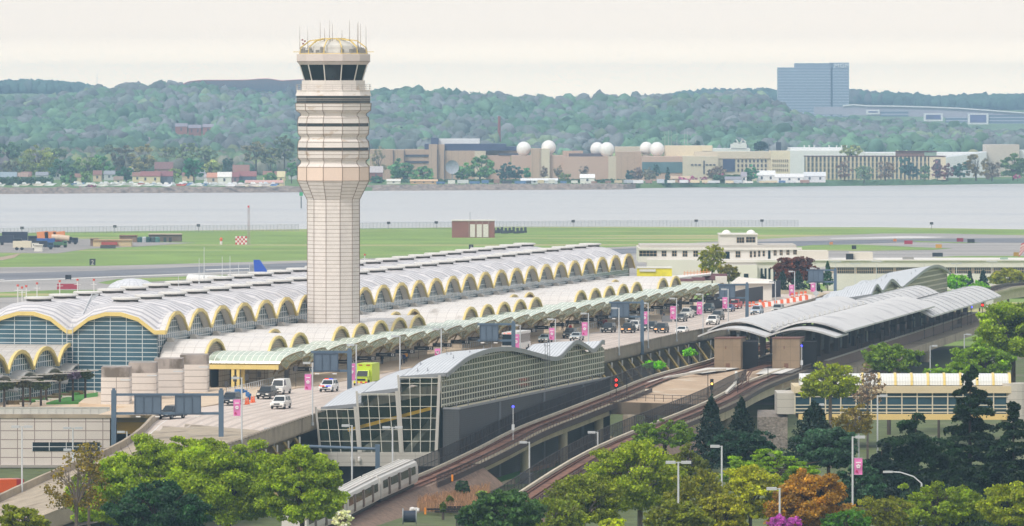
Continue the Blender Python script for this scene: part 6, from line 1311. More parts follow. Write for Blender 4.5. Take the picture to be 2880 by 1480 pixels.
# red and white checkered hut + mast
b = P(678, 688, 0); t = thing('checkered_hut', 'red and white checkered airfield hut beside the lattice mast', 'hut', b); cm = [M('check_red', 'c23a3a', .6), M('check_white', 'e4e0dc', .6)]
g = MB()
for i in range(6):
    for j in range(4): x0 = b[0] - 2.1 + i * .7; g.m((i + j) % 2).box(x0, x0 + .695, b[1], b[1] + 2.5, j * .75, j * .75 + .745)
obj('wall', g, cm, t)
b = P(699, 689, 0); zt_ = Q(0, 584, b[1])[2]; t = thing('lattice_mast', 'tall thin lattice mast with red lamp beside the checkered hut', 'mast', b); g = MB()
for k in range(3): a = k * 2.094; g.m(0).bar((b[0] + .55 * math.cos(a), b[1] + .55 * math.sin(a), 0), (b[0] + .4 * math.cos(a), b[1] + .4 * math.sin(a), zt_), .07)
for j in range(18):
    z0, z1 = zt_ * j / 18, zt_ * (j + 1) / 18
    for k in range(3): a, c = k * 2.094, (k + 1) * 2.094; g.m((j // 3) % 2).bar((b[0] + .5 * math.cos(a), b[1] + .5 * math.sin(a), z0), (b[0] + .5 * math.cos(c), b[1] + .5 * math.sin(c), z1), .05)
obj('lattice', g, [M('mast_grey', 'a89c9c', .6), M('mast_red', '9c6a68', .6)], t); g = MB(); g.lathe([(.35, zt_), (.35, zt_ + .7)], b[:2], 8); obj('lamp', g, M('mast_lamp', 'd84848', .4), t)
b = P(622, 688, 0); g = MB(); g.m(0).lathe([(.5, 0), (.5, 1.2)], b[:2], 8); g.m(1).lathe([(.3, 1.2), (.6, 2.0), (.2, 2.6)], b[:2], 8); one('windsock_base', g, [wht, orange], 'small white and orange airfield marker left of the checkered hut', 'marker')
# work site vehicles at the far left
def truck(px, py, cols, label, name='work_truck', l=6, h=2.6, cat='truck', drum=False):
    b = P(px, py, 0); t = thing(name, label, cat, b); g = MB(); g.box(b[0] - l / 2, b[0] + l * .22, b[1], b[1] + 2.4, .9, h if not drum else 1.4); obj('load_body', g, M('site_' + cols[0], cols[0], .6), t)
    if drum: g = MB(); g.bar((b[0] - l * .45, b[1] + 1.2, 2.6), (b[0] + l * .1, b[1] + 1.2, 2.1), .9, 1.2, n=12); obj('drum', g, M('site_' + cols[2], cols[2], .5), t)
    g = MB(); g.box(b[0] + l * .24, b[0] + l / 2, b[1] + .1, b[1] + 2.3, .7, 2.5); obj('cab', g, M('site_' + cols[1], cols[1], .5), t)
    g = MB(); g.box(b[0] + l * .3, b[0] + l / 2 - .1, b[1] + .05, b[1] + .09, 1.6, 2.2); obj('window', g, vglass, t)
    for s in (-.35, -.15, .38):
        g = MB(); g.bar((b[0] + l * s, b[1] - .05, .55), (b[0] + l * s, b[1] + 2.4, .55), .55, n=12); obj('wheel', g, tyre_m, t)
truck(18, 690, ('2c3246', '22283a'), 'dark blue dump truck at the far left of the work yard', l=11, h=3.4)
truck(55, 683, ('232a3e', '2a2f40'), 'long dark trailer truck behind the cream truck', l=13, h=4)
truck(72, 704, ('d8cfb8', 'dcd8cc'), 'cream coloured work truck in the yard', l=9, h=3.2)
truck(118, 702, ('2a2f3c', '26405a'), 'dark truck with blue cab beside the white cabin', l=8, h=3)
truck(138, 696, ('2f5a9c', '7a2c38'), 'blue truck with dark red cab in the yard', l=9, h=3.2)
truck(168, 697, ('3f6a4a', '4f7a50'), 'small green work vehicle in the yard', l=5, h=2)
truck(172, 686, ('26262c', '262a3a', 'd8c0a8'), 'cement mixer with white and tan drum', l=8, drum=True)
truck(188, 688, ('2a2a30', '24283a', 'c9b49c'), 'cement mixer at the right end of the row', l=8, drum=True)
for i, px in enumerate((121, 143, 168)):
    b = P(px, 683, 0); g = MB(); g.hexa([(b[0] - 2, b[1], .3), (b[0] + 2, b[1], .3), (b[0] + 2, b[1] + 2, .3), (b[0] - 2, b[1] + 2, .3)], [(b[0] - 2.4, b[1], 3.9), (b[0] + 1.8, b[1], 4.3), (b[0] + 1.8, b[1] + 2, 4.3), (b[0] - 2.4, b[1] + 2, 3.9)]); one('orange_hopper', g, M('hopper_orange', 'd98a50', .6), 'orange hopper behind the work trucks, %s of three from the left' % ordn(i), 'hopper', 'orange hoppers in the work yard')
prism_b('white_cabin', 'small white site cabin in front of the work trucks', 'cabin', 96, 119, 690, 708, 'dcd8cf', 3, 'e4e0d8')
# taxiway signs
def asign(px, py, label, txt=None, col='1c1d22', w_=1.6, h_=1.3):
    b = P(px, py, 0.05); t = thing('airfield_sign', label, 'airfield sign', b); g = MB(); g.box(b[0] - w_ / 2, b[0] + w_ / 2, b[1], b[1] + .3, .2, .2 + h_); g.box(b[0] - w_ / 2 + .1, b[0] - w_ / 2 + .25, b[1], b[1] + .2, -.1, .2); g.box(b[0] + w_ / 2 - .25, b[0] + w_ / 2 - .1, b[1], b[1] + .2, -.1, .2); obj('board', g, M('sgn_' + col, col, .6), t)
    if txt:
        c = bpy.data.curves.new('digit', 'FONT'); c.body = txt; c.size = h_ * 1.0; c.align_x = 'CENTER'; c.extrude = .01; o = bpy.data.objects.new('digit', c); sc.collection.objects.link(o); o.parent = t; o.location = (0, -.03, .3); o.rotation_euler = (math.pi / 2, 0, 0); c.materials.append(M('sign_white')); font2mesh(o)
asign(260, 747, 'black airfield distance sign reading 2 on the grass left', '2', w_=1.9, h_=2.0); asign(1325, 702, 'black airfield distance sign reading 1 beyond the terminal roofs', '1', w_=1.6, h_=1.6)
asign(192, 787, 'plain black airfield sign beside the runway edge', w_=1.8); asign(190, 815, 'red airfield sign on the strip behind the terminal', col='a02c40', w_=6, h_=1.5)
asign(2555, 688, 'red and black airfield sign on the right grass island', col='9c2c44', w_=3); asign(2700, 681, 'red airfield sign beyond the right taxiway', col='8c2c40', w_=2.4); asign(2731, 684, 'black airfield sign beside the red one on the right', w_=2.6); asign(2402, 702, 'small black airfield sign at the front of the right grass island', w_=1.6)
asign(2637, 723, 'long black airfield sign behind the white wing', w_=3.5); asign(2640, 699, 'yellow and black airfield sign on the tip of the grass island', col='c8902a', w_=2.2); asign(2338, 689, 'orange airfield marker box at the left of the grass island', col='c87a3a', w_=1.2, h_=.9); asign(2517, 680, 'orange airfield marker box beside the pale apron', col='c87a3a', w_=1.2, h_=.9); asign(2858, 722, 'yellow and black airfield sign at the right edge', col='a8802a', w_=1.8)
for i, (px, yt, yb) in enumerate(((50, 806, 865), (74, 808, 855), (104, 800, 850), (168, 794, 840), (218, 790, 835), (264, 790, 830), (62, 812, 862), (1026, 719, 740))):
    b = P(px, yb, 0); g = MB(); zt_ = Q(0, yt, b[1])[2]; g.m(0).bar(b, (b[0], b[1], zt_), .16); g.bar((b[0] - .9, b[1], zt_ - 1), (b[0] + .9, b[1], zt_ - 1), .1); g.m(1).lathe([(.3, zt_), (.34, zt_ + .55)], b[:2], 8); one('apron_lamp', g, [wht, M('lamp_coral', 'd8604c', .5)], 'white pole with coral coloured lamp behind the terminal, %s from the left' % ordn([0, 2, 3, 4, 5, 6, 1, 7][i]), 'lamp', 'coral topped poles behind the terminal')
# aeroplane tail and part of its fuselage
b = P(735, 790, 0); pl_ = thing('airliner', 'airliner parked behind the terminal with only its bright blue tail fin showing', 'airliner', b); zt_ = Q(0, 731, b[1])[2]; zb_ = Q(0, 768, b[1])[2]
g = MB(); pts = [(X_(713, b[1]), zt_), (X_(731, b[1]), zt_), (X_(760, b[1]), zb_ - .6), (X_(716, b[1]), zb_ - .6)]; g.hexa([(x, b[1] - .2, z) for x, z in pts], [(x, b[1] + .2, z) for x, z in pts]); obj('tail_fin', g, M('tail_blue', '2450b8', .35), pl_)
g = MB(); g.face([(X_(752, b[1]), b[1] - .23, zb_ - .3), (X_(760, b[1]), b[1] - .23, zb_ - .3), (X_(750, b[1]), b[1] - .23, zb_ + .9)]); obj('fin_tip_print', g, M('print_light_blue', '8fd0ea', .5), pl_)
g = MB(); g.bar((X_(716, b[1]) - 20, b[1] + 14, zb_ - 2.4), (X_(752, b[1]), b[1], zb_ - 2.0), 1.7, .5, n=14); obj('fuselage', g, paint('dcdcda'), pl_)
g = MB(); p = Q(716, zb_, b[1]); g.hexa([(X_(735, b[1]) - 5, b[1] - 3, zb_ - 1.8), (X_(735, b[1]), b[1] - 3, zb_ - 1.8), (X_(745, b[1]), b[1] + 3, zb_ - 1.8), (X_(735, b[1]) - 2, b[1] + 3, zb_ - 1.8)], [(X_(735, b[1]) - 5, b[1] - 3, zb_ - 1.6), (X_(735, b[1]), b[1] - 3, zb_ - 1.6), (X_(745, b[1]), b[1] + 3, zb_ - 1.6), (X_(735, b[1]) - 2, b[1] + 3, zb_ - 1.6)]); obj('tailplane', g, paint('dcdcda'), pl_)
# white gauzy dome of the pier behind the hall
c = Q(372, 798, 1120); g = MB(); rr = random.Random(5); g.grid([[(c[0] + 4.3 * math.cos(a) * math.cos(e), c[1] + 4.3 * math.sin(a) * math.cos(e), c[2] - 1.2 + 2.1 * math.sin(e)) for a in np.linspace(0, 6.283, 19)] for e in np.linspace(0, 1.57, 6)]); one('pale_dome', g, M('gauze', 'c9ccd2', .5, lines=(.8, .8, .08, .08), lcol='a5a8b0'), 'low translucent-looking pale dome behind the terminal roof', 'dome')
# flag at the right edge
t = thing('flag', 'red and white striped flag at the right edge', 'flag', Q(2885, 760, 1560)); g = MB(); g.bar(Q(2884, 800, 1560), Q(2884, 676, 1560), .07); obj('pole', g, lampw, t); g = MB()
for k in range(7):
    g.m(k % 2).face([Q(2865 + k * 1.0, 718 - k * 5.4 + 6, 1560), Q(2884, 700 - k * 2.6, 1560), Q(2884, 697.4 - k * 2.6, 1560), Q(2866 + k * 1.0, 712.6 - k * 5.4 + 6, 1560)])
obj('cloth', g, [M('flag_red', 'c0405a', .7), wht], t)
# yellow and scaffold works next to the old terminal
g = MB(); a = Q(1792, 772, 1420); b = Q(1890, 755, 1420); g.m(0).box(a[0], b[0], 1420, 1424, a[2] - 1, b[2]); g.m(1).box(a[0], b[0], 1419.8, 1424.3, b[2], b[2] + .25); g.m(2).box(a[0] + .5, b[0] - 3.5, 1419.7, 1419.9, b[2] - .7, b[2] - .2); one('yellow_enclosure', g, [M('wrap_yellow', 'e2d437', .6, nz=(.8, .1)), wht, wht], 'bright yellow wrapped site enclosure beyond the last vaults', 'enclosure')
g = MB()
for k in range(8): x = X_(1925 + k * 9, 1430); z = Q(0, 775 - k * .8, 1430)[2]; g.bar((x, 1430, z - 1.2), (x, 1430, z + 1.0), .06)
for z in (-.2, .4, .9): g.bar(Q(1922, 775 - z * 8, 1430), Q(1998, 770 - z * 8, 1430), .06)
one('orange_scaffold', g, M('scaffold_orange', 'd8854c', .6), 'orange scaffold railing on the roof works', 'scaffold')
g = MB(); g.hexa([Q(1890, 788, 1405), Q(2000, 775, 1425), Q(2000, 771, 1440), Q(1890, 780, 1440)], [Q(1890, 784, 1405), Q(2000, 770, 1425), Q(2000, 766, 1440), Q(1890, 776, 1440)]); one('works_roof', g, wht, 'white covered roof works beside the orange scaffold', 'roof')
mar = M('maroon_metal', '5c3035', .5)
for i, (xa, xb, yt, yb) in enumerate(((1896, 1950, 784, 792), (1945, 1983, 780, 790), (1975, 2014, 775, 789), (2000, 2045, 770, 788))):
    Y = 1400 + i * 12; g = MB(); a, b = Q(xa, yb, Y), Q(xb, yt, Y); n = 6; g.grid([[(x, Y + 1.2 * (1 - math.cos(q)), a[2] + (b[2] - a[2]) * math.sin(q)) for q in np.linspace(0, 1.57, n)] for x in (a[0], b[0])]); g.face([(a[0], Y, a[2]), (a[0], Y + 1.2, b[2]), (a[0], Y + 1.2, a[2])]); one('maroon_canopy', g, mar, 'curved maroon canopy hood beyond the last green canopy, %s from the left' % ordn(i), 'canopy', 'maroon canopy hoods')
g = MB(); a = Q(2013, 792, 1415); g.box(a[0], a[0] + 2.4, 1415, 1418, 12, Q(0, 778, 1415)[2]); one('white_pier', g, hw_, 'pale wall block beside the maroon canopy hoods', 'wall')
g = MB(); a = Q(2320, 855, 1380); g.hexa([P(2110, 850, 11.95), P(2330, 838, 11.95), P(2450, 815, 11.95), P(2200, 822, 11.95)], [P(2110, 850, 12.0), P(2330, 838, 12.0), P(2450, 815, 12.0), P(2200, 822, 12.0)]); obj('road', g, asph, kind='structure')
g = MB(); path = [P(2195, 828, 12.0), P(2270, 826, 12.0), P(2330, 838, 12.0)]; g.sweep(path, .4, .9); one('low_wall', g, conc_l, 'low tan wall behind the orange and white barriers', 'wall')
c = P(2295, 842, 12.0); z = Q(0, 825, c[1])[2]; g = MB(); g.face([(c[0], c[1], z - .75), (c[0] + .75, c[1], z), (c[0], c[1], z + .75), (c[0] - .75, c[1], z)]); g.bar(c, (c[0], c[1] + .05, z), .05); one('diamond_sign', g, M('sign_back_light', 'b9bec2', .5), 'back of a grey diamond road sign by the far lamp', 'sign')
# blue channel marker in the river
b = (X_(847, 3300), 3300, -3); g = MB(); g.m(0).bar(b, up(b, 6), .35); g.m(1).box(b[0] - .9, b[0] + .9, b[1] - .1, b[1] + .1, 3.2, 5); one('channel_marker', g, [M('pile_dark', '3a4448', .8), M('marker_green', '2f9a5a', .6)], 'green channel marker on a pile in the river left of the tower', 'channel marker')
# near lineside things
b = P(1152, 1476, 3.9); t = thing('cable_drum', 'dark blue cable drum standing beside the track at the bottom edge', 'cable drum', b); g = MB(); g.bar((b[0] - .75, b[1], b[2] + 1.0), (b[0] + .75, b[1], b[2] + 1.0), .72, n=18); obj('cable', g, M('cable_navy', '1d2a3c', .6), t)
for s in (-1, 1): g = MB(); g.bar((b[0] + s * .75, b[1], b[2] + 1.0), (b[0] + s * .86, b[1], b[2] + 1.0), 1.0, n=20); obj('flange', g, M('flange_steel', '8f979c', .5), t)
g = MB(); rr = random.Random(9)
for k in range(16): c = P(1242 + rr.uniform(-6, 80), 1442 - rr.uniform(0, 22), 4.0); g.obox(c[:2], (1, rr.uniform(-.1, .3)), rr.uniform(2, 3.4), .28, 4 + (k % 3) * .24, 4.22 + (k % 3) * .24)
one('sleeper_pile', g, M('sleeper_black', '2d2622', .9), 'pile of old black timber sleepers on the brown ballast', 'timber pile')
for i, (px, py, z) in enumerate(((1272, 1326 + 28, 7.0), (1196, 1447, 4.4), (1300, 1386, 4.3), (1387, 1190, 9.6), (1465, 1183, 9.9), (1607, 1130, 11.2))):
    g = MB(); b = P(px, py, z); g.box(b[0] - .12, b[0] + .12, b[1], b[1] + .12, z, z + .85); one('orange_marker', g, M('marker_orange', 'e08a22', .6), 'small orange marker post beside the metro track, %s' % ('on the ballast near the drum', 'lowest on the ballast', 'before the round bush', 'left of the blue lamp', 'right of the blue lamp', 'near the far end of the dark block')[i], 'marker', 'orange lineside markers')
g = MB(); rr = random.Random(12)
for k in range(10): c = P(1155 + rr.uniform(0, 30), 1440 - rr.uniform(0, 8), 4.2); g.lathe([(.05, 4.1), (.22, 4.25), (.18, 4.45), (.05, 4.5)], c[:2], 6)
one('white_rags', g, wht, 'scatter of small white sacks on the ballast', 'debris')
g = MB(); b = P(1462, 1362, 3.5); g.box(b[0] - .0, b[0] + 1.9, b[1], b[1] + 1.2, 3.5, 5.0); one('utility_cabinet', g, M('utility_grey', '4c545c', .6), 'grey utility cabinet below the viaduct beside the column', 'cabinet')
for i, (px, py) in enumerate(((1523, 1290), (1536, 1285), (1556, 1284))): b = P(px, py, 3.6); g = MB(); g.bar(b, up(b, 1.2), .08, n=6); g.box(b[0] - .1, b[0] + .35, b[1] - .08, b[1] + .08, b[2] + 1.15, b[2] + 1.25); one('path_light', g, lampw, 'low path light behind the viaduct columns, %s from the left' % ordn(i), 'light', 'low path lights')
for lb, (px, py) in (('steel stair with pale railings rising behind the middle viaduct column', (1590, 1225)), ('steel stair with pale railings behind the left viaduct column', (1478, 1270))):
    b = P(px, py + 35, 3.6); g = MB()
    for s in (0, 1.6):
        g.bar((b[0] - 2.4, b[1] + s, 7.6), (b[0] + 2.0, b[1] + s, 3.9), .1); g.bar((b[0] - 2.4, b[1] + s, 8.7), (b[0] + 2.0, b[1] + s, 5.0), .05); g.bar((b[0] - 2.4, b[1] + s, 8.2), (b[0] + 2.0, b[1] + s, 4.5), .04)
    for k in range(12): x = b[0] - 2.4 + 4.4 * k / 11; z = 7.6 - 3.7 * k / 11; g.box(x - .18, x + .18, b[1], b[1] + 1.6, z, z + .06); g.bar((x, b[1], z), (x, b[1], z + 1.1), .03)
    one('outdoor_stair', g, lampw, lb, 'stair')
for pts, z in ((((1495, 1304), (1580, 1300), (1600, 1275), (1540, 1282)), 3.62), (((1640, 1242), (1740, 1232), (1700, 1222), (1660, 1226)), 3.62), (((1390, 1365), (1450, 1362), (1448, 1345), (1420, 1352)), 3.62)): sheet('path', pts, z, M('path_tan', 'c0b392', .9, nz=(.3, .08)))
sheet('lawn', ((1365, 1362), (1450, 1350), (1560, 1300), (1590, 1310), (1470, 1345), (1440, 1370)), 3.58, lawn_m); sheet('lawn', ((1330, 1372), (1440, 1362), (1520, 1325), (1450, 1325)), 3.57, lawn_m)
sheet('bare_soil', ((1480, 1330), (1560, 1312), (1565, 1300), (1500, 1312)), 3.61, M('soil_orange', 'a1784e', .95, nz=(.4, .1)))
# ================================================================ FAR SHORE
nrl_t = M('lab_tan', 'b8a08c', .85, nz=(.03, .06), lines=(4.2, 0, .4, 0), lcol='a8917f'); nrl_b = M('lab_beige', 'cdc2ae', .85, nz=(.03, .05)); nrl_p = M('lab_pink', 'c0a494', .85, nz=(.03, .05)); navy = M('lab_navy', '3a4466', .6, nz=(.05, .1)); warehouse = M('warehouse_white', 'e0e2e2', .7, nz=(.02, .03)); lab_y = M('lab_yellow', 'd8cdb2', .85, nz=(.03, .04))
def fblock(parent, xa, xb, yt, Y, dep, m, nm='wall', yb=None): return block(parent, xa, xb, yt, yb or 999, Y, dep, m, nm, z0=None if yb else 0)
lab = thing('research_building', 'long windowless tan research building with dark blue upper band on the far shore', 'building', Q(1300, 500, 4120)); Y = 4120
fblock(lab, 1040, 1106, 421, Y, 40, nrl_t); fblock(lab, 1106, 1136, 422, Y - 3, 40, nrl_t); fblock(lab, 1136, 1207, 421, Y, 40, nrl_t); fblock(lab, 1206, 1230, 406, Y - 4, 40, nrl_t); fblock(lab, 1231, 1250, 407, Y - 2, 40, nrl_t); fblock(lab, 1250, 1335, 424, Y, 40, nrl_t); fblock(lab, 1335, 1366, 425, Y - 5, 40, nrl_b); fblock(lab, 1366, 1436, 437, Y, 40, nrl_p)
fblock(lab, 1194, 1234, 405, Y + 8, 30, navy, 'upper_band', 422); fblock(lab, 1212, 1233, 388, Y + 3, 30, navy, 'upper_band', 410); fblock(lab, 1233, 1349, 391, Y + 20, 30, warehouse, 'roof_plant', 408); fblock(lab, 1250, 1424, 405, Y + 2, 30, navy, 'upper_band', 424); fblock(lab, 1424, 1456, 413, Y + 10, 30, navy, 'upper_band', 424); fblock(lab, 1366, 1456, 422, Y + 12, 30, nrl_b, 'upper_wall', 440)
for yt, yb in ((435, 441), (453, 459)): fblock(lab, 1140, 1206, yt, Y - .6, .3, M('lab_window', '4a4a58', .3), 'window', yb)
fblock(lab, 1402, 1457, 431, Y - .5, 1, M('lab_window'), 'window', 437)
for xa in (1105, 1136, 1229, 1249): fblock(lab, xa, xa + 2, 422, Y - 4.3, 1, M('lab_joint', '5a5258', .8), 'joint')
lab2 = thing('research_building', 'tan windowless block with four stepped boxes below the white radomes', 'building', Q(1600, 500, 4080)); Y = 4090
fblock(lab2, 1438, 1521, 438, Y, 40, nrl_p); fblock(lab2, 1493, 1522, 419, Y - 3, 40, nrl_t); fblock(lab2, 1521, 1546, 419, Y - 3, 40, nrl_b); fblock(lab2, 1546, 1585, 438, Y, 40, nrl_p); fblock(lab2, 1584, 1712, 441, Y - 2, 40, nrl_p); fblock(lab2, 1711, 1733, 441, Y - 4, 40, nrl_b); fblock(lab2, 1583, 1640, 425, Y + 20, 20, nrl_t, 'upper_wall', 445); fblock(lab2, 1733, 1804, 427, Y - 5, 40, nrl_t); fblock(lab2, 1600, 1700, 432, Y + 5, 10, M('lab_joint'), 'roof_plant', 444); fblock(lab2, 1730, 1860, 413, Y + 40, 20, nrl_b, 'upper_wall', 430)
lab3 = thing('research_building', 'beige laboratory with teal glass band behind the pink cherry trees', 'building', Q(1900, 500, 4060)); Y = 4060
fblock(lab3, 1805, 1940, 441, Y, 40, nrl_p); fblock(lab3, 1806, 1940, 456, Y - .5, 1, M('lab_teal', '54727a', .2, nz=(.1, .2)), 'glass_band', 486); fblock(lab3, 1920, 2020, 440, Y - 4, 40, nrl_b); fblock(lab3, 1870, 2004, 410, Y + 30, 20, lab_y, 'upper_wall', 442); fblock(lab3, 1974, 2003, 410, Y + 27, 20, lab_y, 'upper_wall', 425)
for k in range(7):
    if k != 3: fblock(lab3, 1943 + k * 10.4, 1950 + k * 10.4, 462, Y - 4.4, .3, M('lab_window'), 'window', 466)
fblock(lab3, 1978, 1982, 452, Y - 4.4, .3, M('lab_window'), 'window', 490)
lab4 = thing('research_building', 'yellow-beige laboratory with three rows of small square windows on the far shore', 'building', Q(2100, 500, 4070)); Y = 4075
fblock(lab4, 1954, 2168, 427, Y, 30, nrl_b); fblock(lab4, 2168, 2222, 425, Y - 4, 30, lab_y); fblock(lab4, 2033, 2067, 448, Y - .6, 1, navy, 'glass_panel', 483); fblock(lab4, 1954, 2167, 446, Y - .7, .5, M('lab_shadow_gap', '9a8a74', .8), 'ledge', 447)
for r_, yy in enumerate((449, 462, 475)):
    for k in range(8): fblock(lab4, 2074 + k * 11, 2079 + k * 11, yy, Y - .4, .3, M('lab_window'), 'window', yy + 8)
    for k in range(8): fblock(lab4, 2173 + k * 5.8, 2175.5 + k * 5.8, yy, Y - 4.4, .3, M('lab_window_warm', '7a6a5c', .4), 'window', yy + 7)
lab5 = thing('office_slab', 'long office slab with tall alternating beige piers and dark window bays on the far shore', 'building', Q(2450, 500, 4110)); Y = 4110
fblock(lab5, 2266, 2614, 441, Y, 20, M('slab_glass', '66727c', .3, nz=(.2, .3), lines=(0, 3.5, 0, .9), lcol='9a9a92')); fblock(lab5, 2614, 2660, 442, Y - 2, 20, lab_y); fblock(lab5, 2630, 2645, 448, Y - 2.4, .3, M('lab_window'), 'window', 500); fblock(lab5, 2264, 2662, 439, Y - 1.2, 24, M('slab_eave', '5a3a40', .7), 'roof_edge', 441)
for k in range(31): x = 2266 + k * 11.3; g = fblock(lab5, x, x + 5, 441, Y - 1.1, 1, M('pier_buff', 'cbbd9f', .85), 'pier')
fblock(lab5, 2522, 2634, 427, Y + 4, 14, M('plant_brown', '8a6f66', .7), 'roof_plant', 439); fblock(lab5, 2600, 2634, 428, Y + 3.5, 10, M('teal_box'), 'roof_plant', 439); fblock(lab5, 2520, 2636, 425, Y + 3, 16, M('slab_eave'), 'roof_edge', 427)
wh = thing('warehouse', 'white flat roofed warehouses spreading behind the office slab', 'warehouse', Q(2400, 480, 4260)); Y = 4260
fblock(wh, 2004, 2110, 418, Y, 30, warehouse); fblock(wh, 2056, 2100, 405, Y, 12, warehouse, 'upper_wall', 420); fblock(wh, 2222, 2430, 424, Y, 60, warehouse, 'wall'); fblock(wh, 2222, 2370, 416, Y + 10, 40, warehouse, 'upper_wall', 430); fblock(wh, 2430, 2773, 430, Y + 10, 60, warehouse, 'wall')
g = MB(); a = Q(2660, 445, Y - 60); g.hexa([Q(2640, 500, Y - 60), Q(2775, 500, Y - 60), Q(2775, 500, Y + 40), Q(2640, 500, Y + 40)], [Q(2640, 446, Y - 60), Q(2775, 428, Y - 60), Q(2775, 424, Y + 40), Q(2640, 440, Y + 40)]); obj('sloping_hall', g, M('hall_grey', 'ccd0d2', .7), wh)
cube = one('concrete_cube', MB().box(X_(2773, 4240), X_(2867, 4240), 4240, 4270, 0, Q(0, 407, 4240)[2]), M('cube_beige', 'c4bbb0', .8, nz=(.05, .05)), 'plain grey-beige windowless cube building at the right of the far shore', 'building')
fblock(cube, 2868, 2900, 422, 4250, 20, warehouse, 'annex').parent = cube
for i, (px, py, r, Yr) in enumerate(((1473, 419, 20.5, 4100), (1543, 415, 20.5, 4125), (1680, 420, 20, 4110), (1707, 421, 21, 4095), (1818, 418, 19, 4105), (1848, 420, 20.5, 4090))):
    c = Q(px, py, Yr); rr_ = r / F * Yr; g = MB(); th = np.linspace(-1.25, 1.57, 12); g.lathe([(max(.02, rr_ * math.cos(t)), c[2] + rr_ * math.sin(t)) for t in th], c[:2], 24)
    t = thing('radome', 'white spherical radome on the laboratory roof, %s of six from the left' % ordn(i), 'radome', c, 0, 'white radomes on the far shore'); obj('sphere', g, M('radome_white', 'ebebe8', .5), t, smooth=True)
    g = MB(); g.lathe([(rr_ * .6, 10), (rr_ * .6, c[2] - rr_ * .9)], c[:2], 16); obj('base', g, nrl_b, t)
g = MB(); c = Q(1272, 470, 4020); ring_ = [[(c[0] + r * math.cos(a), c[1] - 2 - (1 - (r / 4.2) ** 2) * -1.5, c[2] + r * math.sin(a)) for a in np.linspace(0, 6.283, 19)] for r in (.2, 1.5, 3, 4.2)]; g.grid(ring_); g.bar((c[0], c[1], 0), c, .5); one('radar_dish', g, M('dish_grey', 'aab0ba', .6, lines=(.9, .9, .2, .2), lcol='7b8290'), 'large grey mesh dish antenna standing before the windowless building', 'dish antenna')
g = MB(); b = Q(1404, 400, 4900); g.lathe([(1.35, 2), (1.0, Q(0, 327, 4900)[2])], b[:2], 12); one('brick_chimney', g, M('chimney_brick', '8e5550', .8), 'tall slim red brick chimney rising before the wooded hill', 'chimney')
for i, (px, yt) in enumerate(((1870, 368), (1880, 366), (1888, 368), (1904, 365), (1925, 363), (1934, 361), (1957, 366))):
    g = MB(); b = Q(px, 412, 4130); g.bar(b, Q(px, yt, 4130), .16, .05); one('radio_mast', g, M('mast_pale', 'b9aeb0', .6), 'thin radio mast above the laboratory roofs, %s from the left' % ordn(i), 'mast', 'thin masts over the laboratories')
rr = random.Random(31)
for i, px in enumerate((2262, 2276, 2290, 2332, 2353, 2367, 2381)): 
    g = MB(); b = Q(px, 424, 4280); g.lathe([(.9, b[2] - 3), (.35, b[2] + .5), (.35, b[2] + 2.6), (.6, b[2] + 3.4)], b[:2], 8); one('roof_vent', g, warehouse, 'white vent stack on the warehouse roof, %s from the left' % ordn(i), 'vent', 'vent stacks on the white warehouse')
g = MB()
for (a, b) in (((2070, 392), (2078, 404)), ((2090, 392), (2080, 404)), ((2062, 403), (2098, 403)), ((2086, 390), (2098, 400))): g.bar(Q(*a, 4250), Q(*b, 4250), .5)
one('roof_gantry', g, warehouse, 'white crossed crane frame on the warehouse roof', 'crane')
g = MB(); b = Q(2190, 400, 4200); g.box(b[0] - 1.6, b[0] + 1.6, 4200, 4203, 5, b[2]); g.bar((b[0] - .6, 4201, b[2]), (b[0] - .6, 4201, b[2] + 2.3), .35); one('dark_stack', g, M('stack_dark', '3a4250', .7), 'dark slim stack on the yellow-beige laboratory', 'chimney')
# low white houses, boats and trailers along the far waterline
def gable(xa, xb, ytop, Y, wall_c, roof_c, label, dep=8, eave=.6, name='waterfront_house', base=.0):
    a, b = X_(xa, Y), X_(xb, Y); zt_ = Q(0, ytop, Y)[2]; ze = base + (zt_ - base) * eave; t = thing(name, label, 'house', (a, Y, base)); g = MB(); g.box(a, b, Y, Y + dep, base, ze); obj('wall', g, M('hw_' + wall_c, wall_c, .8), t)
    g = MB(); g.hexa([(a - .3, Y - .4, ze), (b + .3, Y - .4, ze), (b + .3, Y + dep + .4, ze), (a - .3, Y + dep + .4, ze)], [(a - .3, Y + dep * .48, zt_), (b + .3, Y + dep * .48, zt_), (b + .3, Y + dep * .52, zt_), (a - .3, Y + dep * .52, zt_)]); obj('roof', g, M('hr_' + roof_c, roof_c, .8), t)
    g = MB(); n = max(1, int((b - a) / 5))
    for k in range(n): x = a + (b - a) * (k + .5) / n; g.box(x - .6, x + .6, Y - .06, Y - .003, base + (ze - base) * .45, base + (ze - base) * .85)
    obj('window', g, M('house_window', '4a4f5c', .4), t); return t
